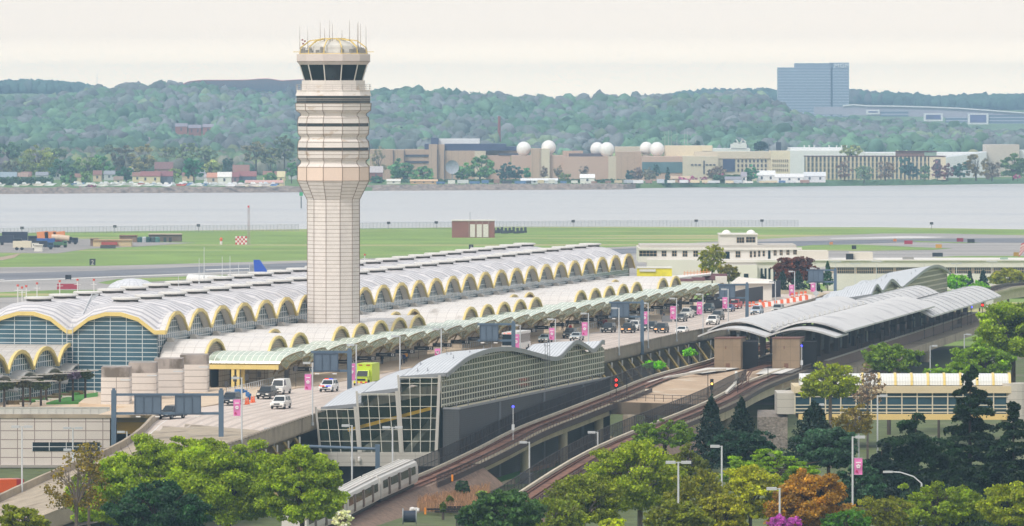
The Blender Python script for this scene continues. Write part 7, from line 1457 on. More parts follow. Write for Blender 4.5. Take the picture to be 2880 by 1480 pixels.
for a in ((2085, 2100, 484, 3960, 'dcdcd8', '9a96a0', 'grey roofed low house left of the round green tree'), (2130, 2180, 480, 3990, 'e0e0de', 'dfe0e0', 'white gabled house right of the round green tree'), (2180, 2260, 489, 3985, 'e2e2e0', 'dcdcdc', 'long white low roofed shed before the yellow-beige laboratory'), (2262, 2322, 484, 3995, 'd6d6d8', 'cfd2d6', 'white two storey houseboat-like row before the office slab'), (1465, 1568, 502, 3935, 'd3d8de', 'e0e2e4', 'long pale trailer shed below the radomes'), (1632, 1672, 490, 3935, 'e4e4e0', 'e8e8e6', 'white flat boat shed in the middle of the far waterline'), (1154, 1230, 505, 3930, 'c9a684', 'd0b08c', 'tan trailer house near the waterline right of the tower'), (1088, 1126, 504, 3925, 'e0dcd4', 'dedad2', 'small white trailer just right of the tower'), (1040, 1076, 468, 4010, '8a5c58', 'b4aeb0', 'red brick low block just right of the tower'), (2040, 2084, 497, 3955, 'b8b4b0', '8e8e98', 'small grey house between the cherry trees'), (1880, 1940, 496, 3990, 'c8b090', 'c4ae94', 'low tan annex behind the first cherry tree')): gable(*a)
for a in ((395, 450, 482, 3930, 'd8cca8', '8c5c5c', 'cream terraced house with maroon roof, left one of the row'), (450, 485, 482, 3935, '6a7080', '84565c', 'dark blue house with maroon roof in the terraced row'), (582, 618, 486, 3900, 'c8b8a8', 'c08c74', 'house with salmon roof left of the white gable end'), (612, 650, 484, 3895, 'e4e4e0', 'dedcd8', 'white gable end of a house on the left far shore'), (650, 672, 484, 3920, '8a7078', '8a5a5c', 'small brown house right of the white gable'), (668, 720, 482, 3925, '5c6478', '8e5c5c', 'dark house with long maroon roof'), (655, 700, 464, 4030, 'd8cca4', '8c6860', 'cream gabled house on the slope'), (690, 795, 507, 3820, 'd8cca8', 'c8a098', 'long low cream boathouse left of the tower'), (780, 800, 482, 3860, 'd4cba0', 'c8bf98', 'narrow cream house close to the tower'), (0, 45, 484, 3890, 'b0b8b8', '8a9aa4', 'grey roofed house at the far left'), (50, 78, 486, 3900, 'd8ccb0', '9a8478', 'cream house at the far left beside the grey one'), (320, 345, 496, 3880, 'd0c8b8', '8a7a70', 'small pale house behind the boats'), (435, 485, 456, 4120, '8a6a60', '7c5c5c', 'brown roofed house half hidden in trees')): gable(*a)
for a in ((493, 526, 347, 5350, '9c6a62', '8a8490', 'red brick apartment block among the trees on the left slope'), (530, 565, 351, 5380, '94625c', '8a8490', 'second red brick apartment block right of the first on the slope'), (570, 600, 349, 5400, 'a0706a', '908a96', 'third red brick apartment block, right one of the row'), (420, 448, 350, 5450, 'c0b4b0', 'b8b4b8', 'pale low block left of the red brick apartments'), (408, 420, 386, 5000, '8a5a54', '8a7c80', 'small brown house below the apartments')): gable(*a, eave=.7, base=Q(0, a[2], a[3])[2] - 9)
hc = (('cream', 'd8cca8', '8c6a60'), ('white', 'dedede', 'a8a4a8'), ('grey', 'b4b8b8', '8a8e96'), ('tan', 'c8b498', '84605a'))
for i, px in enumerate((4, 60, 100, 150, 196, 262, 292, 352, 372, 512, 552, 575, 740, 772, 812, 838)):
    Y = 3960 + (i * 53) % 190; yg = Y0 + H * F / Y; w_ = 20 + (i * 7) % 16; n_, a_, b_ = hc[(i * 3) % 4]
    gable(px, px + w_, yg - 24 - (i * 5) % 9, Y, a_, b_, 'small %s house among the trees behind the boats, %s of that row from the left' % (n_, ordn(i)))
# boats and vans along the left waterline
cols = ['e0e2e4', 'd8dce0', 'e6e6e2', 'dfe3e8', '6f8fc0', 'd8d0c8', 'c05a54', 'e2e2e2']
for i in range(46):
    px = 5 + i * 17.3 + rr.uniform(-5, 5); Y = 3790 + rr.uniform(-6, 40); x = X_(px, Y)
    if px < 210 and i % 2: continue
    L_ = rr.uniform(2.2, 4.2); h = rr.uniform(.9, 1.9); c = rr.choice(cols)
    t = thing('laid_up_boat', '%s small boat laid up ashore, %s along the left far shore' % ({'6f8fc0': 'blue', 'c05a54': 'red', 'd8d0c8': 'cream'}.get(c, 'white'), ordn(i)), 'boat', (x, Y, 0), rr.uniform(-.6, .6), 'boats laid up on the left far shore')
    g = MB(); g.hexa([(-L_ * .8, -.7, .7), (L_ * .6, -.7, .7), (L_ * .6, .7, .7), (-L_ * .8, .7, .7)], [(-L_, -1.1, .7 + h * .7), (L_ * 1.25, -.3, .7 + h * .95), (L_ * 1.25, .3, .7 + h * .95), (-L_, 1.1, .7 + h * .7)]); obj('hull', g, M('boat_' + c, c, .5), t, local=True)
    g = MB(); g.hexa([(-L_ * .5, -.7, .7 + h * .7), (L_ * .4, -.7, .7 + h * .7), (L_ * .4, .7, .7 + h * .7), (-L_ * .5, .7, .7 + h * .7)], [(-L_ * .4, -.6, 1.4 + h), (L_ * .1, -.6, 1.4 + h), (L_ * .1, .6, 1.4 + h), (-L_ * .4, .6, 1.4 + h)]); obj('cabin', g, M('boat_' + rr.choice(cols[:4]), 'e0e2e4', .5), t, local=True)
for i in range(34):
    px = 1240 + i * 31 + rr.uniform(-6, 6); Y = 3905 + rr.uniform(0, 20) + (px - 1240) * .035; x = X_(px, Y); c = rr.choice(['d8dadc', 'b8c0c8', 'e2e0da', 'd8c8a8', '5a7aa8', '9a7a70', '4a4c54'])
    t = thing('shore_trailer', '%s trailer or van parked on the far waterfront, %s from the left' % ({'5a7aa8': 'blue', '9a7a70': 'brown', '4a4c54': 'dark', 'd8c8a8': 'tan'}.get(c, 'pale'), ordn(i)), 'trailer', (x, Y, 0), rr.uniform(-.3, .3), 'trailers and vans on the far waterfront')
    l = rr.uniform(1.4, 3.6); h = rr.uniform(1.5, 2.8); g = MB(); g.box(-l, l, 0, 2.2, .45, h); obj('body', g, M('tr_' + c, c, .6), t, local=True); g = MB(); g.box(-l * .8, -l * .5, -.02, 2.22, 0, .5); g.box(l * .5, l * .8, -.02, 2.22, 0, .5); obj('wheel', g, tyre_m, t, local=True)
# MGM tower and the long curved hall
YM = 8400; mg = thing('hotel_tower', 'tall blue-grey glass hotel slab on the far ridge with white letters on top', 'hotel', (X_(2280, YM), YM, 20))
mgg = M('hotel_glass', '7c8aa2', .3, lines=(0, 3.6, 0, 1.1), lcol='a9b4c4', nz=(.012, .12)); 
def mblock(xa, xb, yt, dep, dy, m, nm, yb=330): a, b = Q(xa, yb, YM), Q(xb, yt, YM); g = MB(); g.box(a[0], b[0], YM + dy, YM + dy + dep, a[2], b[2]); return obj(nm, g, m, mg)
mblock(2188, 2336, 190, 30, 0, mgg, 'glass_slab'); mblock(2342, 2388, 178, 30, -1, mgg, 'glass_slab'); mblock(2236, 2342, 178, 26, 3, M('hotel_crown', '8793a8', .4, nz=(.02, .06)), 'crown'); mblock(2336, 2342, 190, 28, 2, M('hotel_slot', '46546c', .4), 'recess')
mblock(2334, 2388, 176.5, 28, -1.2, M('hotel_crown'), 'crown', 178)
c = bpy.data.curves.new('sign_letters', 'FONT'); c.body = 'MGM'; c.size = 7.2; c.space_character = 1.12; c.extrude = .3; c.align_x = 'CENTER'; o = bpy.data.objects.new('sign_letters', c); sc.collection.objects.link(o); o.parent = mg
lp_ = Q(2368, 188.5, YM); o.location = (lp_[0] - mg.location[0], -2.6, lp_[2] - 20.6); o.rotation_euler = (math.pi / 2, 0, 0); o.scale = (1.15, 1, 1); c.materials.append(M('letter_white', 'ffffff', .5)); font2mesh(o)
cs = thing('casino_hall', 'long low hall with sweeping white curved roof beside the hotel tower', 'building', (X_(2600, 8200), 8200, 20)); YC = 8200
top = [(2295, 304), (2340, 300), (2370, 296), (2400, 293), (2440, 296), (2520, 297), (2600, 299), (2700, 303), (2800, 310), (2960, 322)]
g = MB(); g.grid([[Q(x, y + 3.6, YC - 2), Q(x, y, YC - 2), Q(x, y, YC + 60)] for x, y in top[2:]]); obj('roof', g, M('casino_white', 'e6e6ea', .6), cs)
g = MB(); g.grid([[Q(x, y + 30, YC), Q(x, y + 3.6, YC)] for x, y in top[2:]]); obj('wall', g, M('casino_wall', 'a8a4b4', .6, nz=(.03, .1)), cs)
g = MB(); g.grid([[Q(x, y + 8.5, YC - .6), Q(x, y + 5, YC - .6)] for x, y in top[4:]]); obj('roof_shadow_band', g, M('casino_band', '8a8898', .6), cs)
for (xa, xb, yt, yb, m_) in ((2290, 2372, 301, 322, 'casino_wall'), (2476, 2555, 310, 328, 'casino_blue'), (2660, 2725, 329, 345, 'casino_blue'), (2782, 2900, 324, 348, 'casino_blue')):
    g = MB(); a, b = Q(xa, yb, YC - 1), Q(xb, yt, YC - 1); g.box(a[0], b[0], YC - 1, YC + 10, a[2], b[2]); obj('glass_front' if 'blue' in m_ else 'wing', g, M(m_, '5c6c88', .4, lines=(0, 4, 0, 1.2), lcol='b8bcc8'), cs)
for (xa, xb, yt, yb) in ((2436, 2474, 309, 322), (2598, 2652, 319, 341), (2722, 2780, 319, 350)):
    g = MB(); a, b = Q(xa, yb, YC - 4), Q(xb, yt, YC - 4); g.box(a[0], b[0], YC - 4, YC - 2.2, a[2], b[2]); f_ = obj('billboard_frame', g, M('casino_white'), cs); g = MB(); a, b = Q(xa + 6, yb - 5, YC - 4), Q(xb - 6, yt + 4, YC - 4); g.box(a[0], b[0], YC - 4.3, YC - 4.02, a[2], b[2]); obj('billboard_screen', g, M('billboard', '56548a', .5, nz=(.15, .3)), f_)
g = MB(); xs_ = np.linspace(0, 1, 40); yl = np.interp(xs_, [0, .06, .15, .3, .45, .55, .6, .68, .8, 1], [240, 228, 224.5, 224.5, 224, 220.5, 220.5, 226, 223, 224])
g.grid([[Q(505 + 420 * t, 300, 9800), Q(505 + 420 * t, y + 1, 9600), Q(505 + 420 * t, y, 9750)] for t, y in zip(xs_, yl)]); one('landfill_hill', g, M('landfill_red', 'ff8c62', .95, nz=(.01, .15)), 'bare reddish earth hill on the horizon behind the tower', 'hill', kind='structure')
for px, yt in ((273, 208),):
    g = MB(); g.bar(Q(px, 246, 8400), Q(px, yt, 8400), .5, .3); one('far_mast', g, M('mast_pale'), 'very thin mast on the far left ridge', 'mast')
# ================================================================ VEGETATION
def leafmat(name, cols, sc_=1.2, rough=.75, tr=.25, huge=None):
    """foliage: leaf colour varies from leaf to leaf through the tint attribute"""
    if name in MATS: return MATS[name]
    return M(name, cols, rough, attr='tint', trans=tr)
rng = np.random.default_rng(5)
def quads(cent, size, nrm_bias=None, aspect=1.0):
    n = len(cent); a = rng.normal(size=(n, 3))
    if nrm_bias is not None: a = a * .9 + nrm_bias * .8
    a /= np.linalg.norm(a, axis=1)[:, None] + 1e-9; b = rng.normal(size=(n, 3)); t = np.cross(a, b); t /= np.linalg.norm(t, axis=1)[:, None] + 1e-9; u_ = np.cross(a, t)
    s = (size * rng.uniform(.6, 1.3, n)).reshape(-1, 1); t = t * s; u_ = u_ * s * aspect
    v = np.stack([cent - t - u_ * .6, cent + t * .3 - u_, cent + t + u_ * .6, cent - t * .3 + u_], 1).reshape(-1, 3); f = np.arange(4 * n).reshape(n, 4); return v, f
LM = M('foliage', '4a6a2a', .6, attr='tint', trans=.36)
bark = M('bark', '4a4038', .9, nz=(2, .2)); bark_g = M('bark_grey', '6e645c', .9, nz=(2, .2))
def leaf_obj(name, parent, V, Fc, base, var=.22, hue=.06, lobe=None):
    n = len(Fc); c = np.array(lin(base)); k = np.exp(rng.normal(0, var, n))[:, None]
    if lobe is not None: k = k * lobe[:, None]
    col = c[None] * k; col[:, 0] *= np.exp(rng.normal(0, hue, n)); col[:, 2] *= np.exp(rng.normal(0, hue, n)); col = np.repeat(np.clip(col, 0, 1), 4, 0)
    loc = parent_world(parent).translation if parent else Vector((0, 0, 0))
    return numesh(name, V - np.array(loc), Fc, LM, parent, col)
def tree(name, label, px, py, wpx, hpx, Y, col, kind='round', dens=1.0, leaf=None, group=None, var=.25, trunkc=None, lobes=None, hollow=.0, zg=3.4, asp=1.0):
    """crown centre seen at (px,py); wpx x hpx = its size; Y = its distance"""
    c = np.array(Q(px, py, Y)); rx = wpx / 2 / F * Y; rz = hpx / 2 / F * Y; ry = rx * .85; g0 = zg if zg is not None else float(terrain(c[0], Y))
    g0 = min(g0, c[2] - rz * .9); t = thing(name, label, 'tree', (c[0], Y, g0), 0, group)
    leaf = leaf or max(.125, .00017 * Y); s_px = F / Y
    cc = []; R_ = rng
    if kind in ('round', 'sparse', 'vase', 'spread'):
        n = lobes or int(70 + 26 * rx)
        d = R_.normal(size=(n, 3)); d /= np.linalg.norm(d, axis=1)[:, None]; r_ = R_.uniform(.45, 1, n) ** .45; amp = 1 + .16 * np.sin(d[:, 0] * 5 + px) * np.sin(d[:, 1] * 4 + py) + .12 * np.sin(d[:, 2] * 7 + d[:, 0] * 6 + px)
        ctr = d * (r_ * amp)[:, None] * np.array([rx, ry, rz]) * .88
        ctr[:, 2] = np.where(ctr[:, 2] < -rz * .55, ctr[:, 2] * .6, ctr[:, 2]); ctr += R_.normal(size=(n, 3)) * .06 * rx
        lr = R_.uniform(.10, .21, n) * min(rx, rz * 1.3); fl = .62 if kind != 'spread' else .22
        area = 4 * math.pi * (lr ** 2) * .8; cnt = np.maximum(6, (dens * 1.25 * area / (leaf * leaf * 2.0)).astype(int))
        for k in range(n):
            m = cnt[k]; dd = R_.normal(size=(m, 3)); dd /= np.linalg.norm(dd, axis=1)[:, None]; q = ctr[k] + dd * (lr[k] * R_.uniform(.2, 1.15, m) ** .7)[:, None] * np.array([1.15, 1.15, fl]); cc.append((q, dd, np.full(m, math.exp(R_.normal(0, .2)))))
    elif kind == 'cedar':    # tiers of flat drooping boughs
        nt_ = int(5 + rz * 1.25)
        for k in range(nt_):
            h = (k + R_.uniform(-.2, .2)) / nt_; h = min(max(h, 0), .99); zc_ = -rz + 2 * rz * h; rad = rx * ((1 - h) ** 1.15 * .85 + .12 * (1 - h)) * (.8 + .35 * R_.uniform()) + .35; nb = int(5 + rad * 1.5)
            for j in range(nb):
                a = R_.uniform(0, 6.283); L2 = rad * (R_.uniform(.45, 1.25) if R_.uniform() < .8 else 1.4); m = int(dens * (26 + 74 * L2) * (.28 / leaf) ** 1.5); u_ = R_.uniform(.05, 1, m) ** .6; wdt = .42 * np.sin(np.clip(u_, .12, 1) * 2.7) ** .7 * max(.6, L2 * .36)
                q = np.stack([np.cos(a) * u_ * L2 + R_.normal(0, 1, m) * wdt * -np.sin(a), np.sin(a) * u_ * L2 + R_.normal(0, 1, m) * wdt * np.cos(a), zc_ + R_.uniform(-.7, .7) + .35 * np.sin(u_ * 2.6) - u_ ** 2 * L2 * .08 + R_.normal(0, .08, m) - .2 * np.abs(R_.normal(0, 1, m)) * u_], 1); cc.append((q, np.tile([0, 0, 1.2], (m, 1)), np.full(m, math.exp(R_.normal(0, .25)))))
    elif kind == 'cone':
        m = int(dens * 2.4 * (rx * rz) / (leaf * leaf) * 3); h = R_.uniform(0, 1, m) ** 1.25; a = R_.uniform(0, 6.283, m); lay = .70 + .22 * np.sin(h * 30 + 2.5 * np.sin(a * 3)) + .16 * np.sin(a * 5 + h * 13 + px); rad = rx * (1 - h) ** .8 * lay * R_.uniform(.55, 1.05, m) ** .5 + .1
        q = np.stack([np.cos(a) * rad, np.sin(a) * rad, -rz + 2 * rz * h + R_.normal(0, .15, m)], 1); cc.append((q, np.stack([np.cos(a), np.sin(a), .3 + 0 * a], 1), np.exp(.3 * np.sin(h * 40 + 4 * a))))
    q = np.concatenate([x[0] for x in cc]) + c; nb_ = np.concatenate([x[1] for x in cc]); lo_ = np.concatenate([x[2] for x in cc])
    if hollow: keep = R_.uniform(size=len(q)) > hollow; q, nb_, lo_ = q[keep], nb_[keep], lo_[keep]
    V, Fc = quads(q, leaf, nb_, asp); leaf_obj('crown', t, V, Fc, col, var, lobe=lo_)
    g = MB(); tm = bark if not trunkc else trunkc; tr_ = max(.14, rx * .055)
    if kind in ('cedar', 'cone'): g.bar((c[0], Y, g0), (c[0], Y, c[2] + rz * .9), tr_ * 1.2, .05, n=6)
    else:
        zb = c[2] - rz * .55; g.bar((c[0], Y, g0), (c[0], Y, zb), tr_ * 1.3, tr_, n=7)
        for k in range(11 if kind != 'sparse' else 20):
            a = R.uniform(0, 6.28); e = R.uniform(.15, .95) if kind != 'vase' else R.uniform(.5, 1); p1 = (c[0] + rx * .35 * math.cos(a) * e, Y + ry * .35 * math.sin(a) * e, zb + rz * R.uniform(.3, .7)); p2 = (c[0] + rx * .85 * math.cos(a) * e, Y + ry * .85 * math.sin(a) * e, c[2] + rz * R.uniform(.1, .85) * (1.15 - e * .7))
            g.bar((c[0], Y, zb - .1), p1, tr_ * .6, tr_ * .35, n=5); g.bar(p1, p2, tr_ * .35, tr_ * .08, n=4)
            for _ in range(3): p3 = (p2[0] + R.uniform(-.3, .3) * rx, p2[1] + R.uniform(-.3, .3) * ry, p2[2] + R.uniform(0, .3) * rz); pm = tuple((p1[i] + p2[i]) / 2 for i in range(3)); g.bar(pm, p3, tr_ * .18, tr_ * .05, n=3)
    obj('trunk', g, tm, t); return t
# foreground trees: colour, crown centre, size, distance
G1, CD, OR = '78880a', '1e3c18', '8f6830'
fg = [
 ('leafy_tree', 'big bright green tree right of centre of the left foreground group', 640, 1370, 330, 260, 712, G1, 'round', 1.0, {}),
 ('leafy_tree', 'big bright green tree at the left of the foreground group', 430, 1345, 260, 230, 722, G1, 'round', 1.0, {}),
 ('leafy_tree', 'bright green tree beside the metro train in the foreground', 850, 1380, 250, 250, 705, G1, 'round', 1.0, {}),
 ('leafy_tree', 'bright green tree filling the lower left foreground', 290, 1400, 210, 210, 712, '7a8c0a', 'round', 1.0, {}),
 ('leafy_tree', 'tall bright green crown rising before the gantry', 545, 1290, 200, 130, 728, G1, 'round', 1.0, {}),
 ('pine_tree', 'dark green pine with rounded crown at the bottom left', 440, 1445, 300, 170, 660, '1d3f1c', 'round', 1.2, {'leaf': .13}),
 ('shrub', 'olive green rounded shrub in the bottom left corner', 60, 1470, 170, 90, 640, '6f7418', 'round', 1.0, {}),
 ('bare_tree', 'nearly leafless brownish tree before the ramp at the left', 215, 1370, 190, 210, 700, '6a5a2a', 'sparse', .12, {'hollow': .3}),
 ('bare_tree', 'sparse budding tree in front of the panelled building', 250, 1290, 90, 110, 705, '7a6a44', 'sparse', .16, {}),
 ('budding_shrub', 'white flowering shrub at the lower right of the bright green trees', 965, 1462, 60, 60, 640, 'c8c8a0', 'sparse', .35, {}),
 ('round_bush', 'dark green rounded bush at the bottom centre', 1420, 1445, 220, 120, 640, '3a5426', 'round', 1.1, {'leaf': .16}),
 ('round_bush', 'dark green bush to the left of the bottom centre one', 1345, 1460, 130, 70, 642, '2f4e28', 'round', 1.1, {'leaf': .16}),
 ('budding_tree', 'tall yellow-green budding tree right of the bottom centre bush', 1800, 1350, 270, 240, 690, '7c881a', 'vase', .5, {}),
 ('budding_tree', 'yellow-green budding tree with bare lower branches at centre right', 1640, 1420, 230, 180, 680, '6c7420', 'vase', .45, {}),
 ('budding_tree', 'low olive budding tree between the bushes and the tall budding tree', 1560, 1455, 190, 110, 660, '66702a', 'vase', .45, {}),
 ('maple_tree', 'bright yellow tree right of the white lamp', 2110, 1400, 190, 180, 690, '8c8c12', 'round', .75, {}),
 ('budding_tree', 'olive budding tree left of the bright yellow tree', 1960, 1420, 170, 190, 680, '6a6a24', 'vase', .45, {}),
 ('bright_shrub', 'small vivid yellow-green shrub at the bottom beneath the budding tree', 1720, 1480, 80, 50, 620, '98a01c', 'round', .8, {}),
 ('spreading_tree', 'vivid green flat spreading tree in the middle right', 2170, 1325, 280, 110, 722, '66800c', 'spread', 1.0, {}),
 ('maple_tree', 'orange-brown maple at the lower right', 2290, 1420, 240, 190, 680, OR, 'round', .8, {'var': .3}),
 ('redbud_tree', 'magenta flowering redbud at the bottom edge', 2210, 1475, 100, 50, 640, 'a0489c', 'round', .8, {}),
 ('holly_tree', 'dull blue-green tree between the dark conifers', 2330, 1265, 180, 130, 735, '34523a', 'round', 1.1, {}),
 ('holly_tree', 'dark green rounded tree under the left dark cedars', 2090, 1265, 200, 120, 740, '1c3826', 'round', 1.1, {}),
 ('conifer', 'dark conifer left of the white downpipe column', 2000, 1215, 150, 190, 760, '143024', 'cone', 1.0, {}),
 ('conifer', 'dark conifer right of its twin beside the stone wall', 2085, 1215, 150, 180, 765, '14301f', 'cone', 1.0, {}),
 ('conifer', 'broad dark conifer right of the stone wall', 2290, 1220, 230, 170, 770, '173222', 'cone', 1.0, {}),
 ('cedar_tree', 'tall dark cedar with spreading tiers before the beige building', 2728, 1250, 330, 450, 745, CD, 'cedar', 1.0, {}),
 ('cedar_tree', 'broad dark cedar left of the tallest cedar', 2575, 1290, 380, 270, 735, CD, 'cedar', 1.0, {}),
 ('cedar_tree', 'dark cedar at the right edge of the picture', 2850, 1290, 260, 320, 740, CD, 'cedar', 1.0, {}),
 ('cedar_tree', 'low dark cedar below the beige building beside the banner lamp', 2480, 1350, 300, 190, 720, '16301f', 'cedar', 1.0, {}),
 ('willow_tree', 'green-yellow tree at the bottom right beneath the dark cedars', 2640, 1430, 280, 130, 670, '6a7a18', 'round', .75, {}),
 ('willow_tree', 'olive tree at the bottom beside the orange maple', 2480, 1445, 180, 110, 660, '6a6c24', 'vase', .5, {}),
 ('willow_tree', 'yellow-green tree in the bottom right corner', 2840, 1430, 190, 140, 660, '7c841a', 'round', .7, {}),
 ('cedar_tree', 'wide dark cedar filling the gap beneath the tallest cedar', 2700, 1370, 330, 160, 715, CD, 'cedar', 1.0, {}),
 ('cedar_tree', 'shaded dark cedar low at the right edge', 2860, 1390, 240, 160, 712, CD, 'cedar', 1.0, {}),
 ('budding_tree', 'dull olive budding tree behind the tall yellow-green one', 1930, 1340, 150, 170, 725, '5e6424', 'round', .8, {}),
 ('budding_tree', 'low olive scrub tree at the bottom between yellow and budding trees', 1900, 1460, 200, 110, 650, '646a20', 'round', .8, {}),
 ('round_bush', 'deep green undergrowth tree at the bottom under the orange maple', 2380, 1470, 160, 70, 650, '3c6418', 'round', .9, {}),
 ('budding_tree', 'yellowish budding tree at the bottom left of the yellow tree', 2030, 1450, 150, 120, 665, '7c7a1c', 'round', .8, {}),
 ('holly_tree', 'dull green tree behind the orange maple', 2420, 1370, 150, 130, 705, '2c4a30', 'round', 1.0, {}),
 ('leafy_tree', 'bright green tree at the right edge above the beige building', 2850, 940, 220, 200, 1010, '74861a', 'round', 1.0, {}),
 ('leafy_tree', 'bright green tree behind the top of the tallest cedar', 2760, 1020, 180, 110, 1000, '66801e', 'round', 1.0, {}),
 ('leafy_tree', 'small fresh green tree left of the bright green trees at the right', 2640, 1055, 110, 50, 1010, '6c8a3a', 'round', .9, {}),
 ('leafy_tree', 'mid green tree standing before the station viaduct', 2500, 1010, 170, 90, 1020, '5f7434', 'round', .8, {}),
 ('budding_tree', 'yellow-green leafing tree in front of the viaduct end', 2335, 1080, 170, 110, 930, '7c8428', 'sparse', .5, {}),
 ('bare_tree', 'bare brownish tree right of the leafing tree', 2440, 1095, 100, 130, 940, '7a6450', 'sparse', .14, {'hollow': .2}),
 ('budding_tree', 'thin budding tree before the blue window band', 2400, 1190, 120, 100, 860, '6a5c30', 'sparse', .25, {}),
 ('green_shrub', 'olive shrubs on the slope below the right metro track', 1870, 1225, 210, 80, 840, '5a701c', 'round', .9, {}),
 ('purple_tree', 'dark red leafed tree behind the far gantry', 2235, 760, 130, 80, 1480, '5c2c34', 'round', .8, {'zg': 8}),
 ('poplar_tree', 'upright olive tree before the old terminal', 2003, 735, 80, 100, 1500, '7a7a3c', 'vase', .5, {'zg': 5}),
 ('poplar_tree', 'smaller brown-green tree right of the upright olive tree', 2050, 772, 60, 60, 1490, '6a6238', 'round', .6, {'zg': 5}),
 ('conifer', 'dark conifer hedge behind the far gantry, left part', 2200, 800, 60, 70, 1450, '1c3c30', 'cone', 1.0, {'zg': 5}),
 ('conifer', 'dark conifer hedge behind the far gantry, middle part', 2245, 800, 70, 70, 1452, '1c3c30', 'cone', 1.0, {'zg': 5}),
 ('conifer', 'dark conifer hedge behind the far gantry, right part', 2290, 802, 60, 66, 1455, '1e4030', 'cone', 1.0, {'zg': 5}),
 ('conifer', 'small dark conifer beside the white site shelter', 2145, 795, 34, 40, 1460, '1c3c38', 'cone', 1.0, {'zg': 5}),
 ('conifer', 'round-topped green conifer behind the far sign', 2328, 770, 36, 60, 1500, '2c5a30', 'cone', 1.0, {'zg': 5}),
 ('conifer', 'dark pine beyond the far pavilion, left one', 2728, 790, 30, 50, 1560, '1f4238', 'cone', 1.0, {'zg': 5}),
 ('conifer', 'dark pine beyond the far pavilion, right one', 2765, 785, 40, 46, 1570, '1f4238', 'cone', 1.0, {'zg': 5}),
 ('green_shrub', 'bright green shrubs between the far pavilion and the dark pines', 2690, 795, 70, 50, 1540, '6a9a30', 'round', .9, {'zg': 5}),
 ('green_shrub', 'fresh green shrubs right of the dark pines', 2755, 808, 60, 30, 1540, '6a9a40', 'round', .9, {'zg': 5}),
 ('green_shrub', 'olive green thicket above the far viaduct at the right edge', 2835, 785, 110, 60, 1600, '7f7e2c', 'round', .8, {'zg': 5}),
 ('green_shrub', 'bright green weeds below the roadway, right patch', 1940, 992, 40, 26, 1120, '6fae20', 'round', .9, {}),
 ('green_shrub', 'bright green weeds below the roadway, left patch', 1840, 1028, 70, 26, 1085, '6fae20', 'round', .9, {}),
 ('dark_shrub', 'dark green shrub on the dry grass beside the track', 1300, 1375, 44, 46, 854, '2c4420', 'round', 1.0, {'leaf': .14}),
 ('dark_shrub', 'small olive shrub on the dry grass near the sleepers', 1265, 1410, 24, 34, 833, '4a5a20', 'round', 1.0, {'leaf': .14}),
 ('dark_shrub', 'small upright olive shrub left of the sleeper pile', 1246, 1428, 16, 38, 819, '4c5c1e', 'round', 1.0, {'leaf': .14}),
 ('green_shrub', 'bright weeds at the end of the dry grass', 1355, 1392, 44, 20, 851, '7a9a24', 'round', .8, {'leaf': .14}),
]
for nm, lb, px, py, wp_, hp_, Yt, col, kd, dn_, kw in fg:
    col = '%02x%02x%02x' % tuple(min(255, int(int(col[i:i + 2], 16) * k_)) for i, k_ in ((0, 1.22), (2, 1.25), (4, .5 if int(col[4:], 16) < int(col[:2], 16) * .62 else 1.2))) if kd not in ('cone', 'cedar') else col
    tree(nm, lb, px, py, wp_, hp_, Yt, col, kd, dn_, kw.get('leaf'), kw.get('group'), kw.get('var', .25), bark_g if kd in ('sparse', 'vase') else None, None, kw.get('hollow', 0), kw.get('zg', 3.4))
# garden trees with trellis discs
for i, (px, py, w_, h_) in enumerate(((12, 1085, 60, 26), (65, 1080, 50, 26), (115, 1085, 60, 28), (85, 1070, 50, 20), (168, 1062, 44, 24), (205, 1056, 50, 24), (240, 1055, 50, 26), (130, 1062, 50, 18))):
    Yt = 948 + i * 3; t = tree('trellis_tree', 'small pruned garden tree under a pale disc trellis, %s in the roof garden' % ordn(i), px, py, w_, h_, Yt, ('4e5a2c', '5c5a3c', '7c6a86')[i % 3 if i > 3 else i % 2], 'round', .7, .2, 'trellis trees of the roof garden', zg=11.2)
    c = Q(px, py - h_ * .4, Yt); g = MB(); rr_ = w_ * .75 / F * Yt
    for q in range(1, 5): g.tube([(c[0] + rr_ * q / 4 * math.cos(a), c[1] + rr_ * q / 4 * math.sin(a), c[2] + .1) for a in np.linspace(0, 6.283, 15)], .04)
    for q in range(10): a = q * .628; g.bar((c[0], c[1], c[2] + .1), (c[0] + rr_ * math.cos(a), c[1] + rr_ * math.sin(a), c[2] + .1), .035)
    obj('trellis', g, M('trellis_pale', 'aeaaa4', .7), t)
# dry grass: uncountable
q = []; 
for _ in range(9000):
    px, py = R.uniform(1175, 1375), R.uniform(1372, 1440)
    if py > 1372 + (px - 1175) * .9 + 30 and px > 1240 and py > 1420: continue
    p = P(px, py, 4.0); q.append(p)
q = np.array(q); n = len(q); a = rng.uniform(0, 6.283, n); hgt = rng.uniform(.5, 1.2, n); dx = np.stack([np.cos(a), np.sin(a), 0 * a], 1) * .035; tip = q + np.stack([rng.normal(0, .15, n), rng.normal(0, .15, n), hgt], 1)
V = np.stack([q - dx, q + dx, tip + dx * .5, tip - dx * .5], 1).reshape(-1, 3); o = leaf_obj('dry_grass', None, V, np.arange(4 * n).reshape(n, 4), 'b08a68', .25, .05); tag(o, 'tall dry pinkish-tan grass growing beside the track', 'grass', kind='stuff')
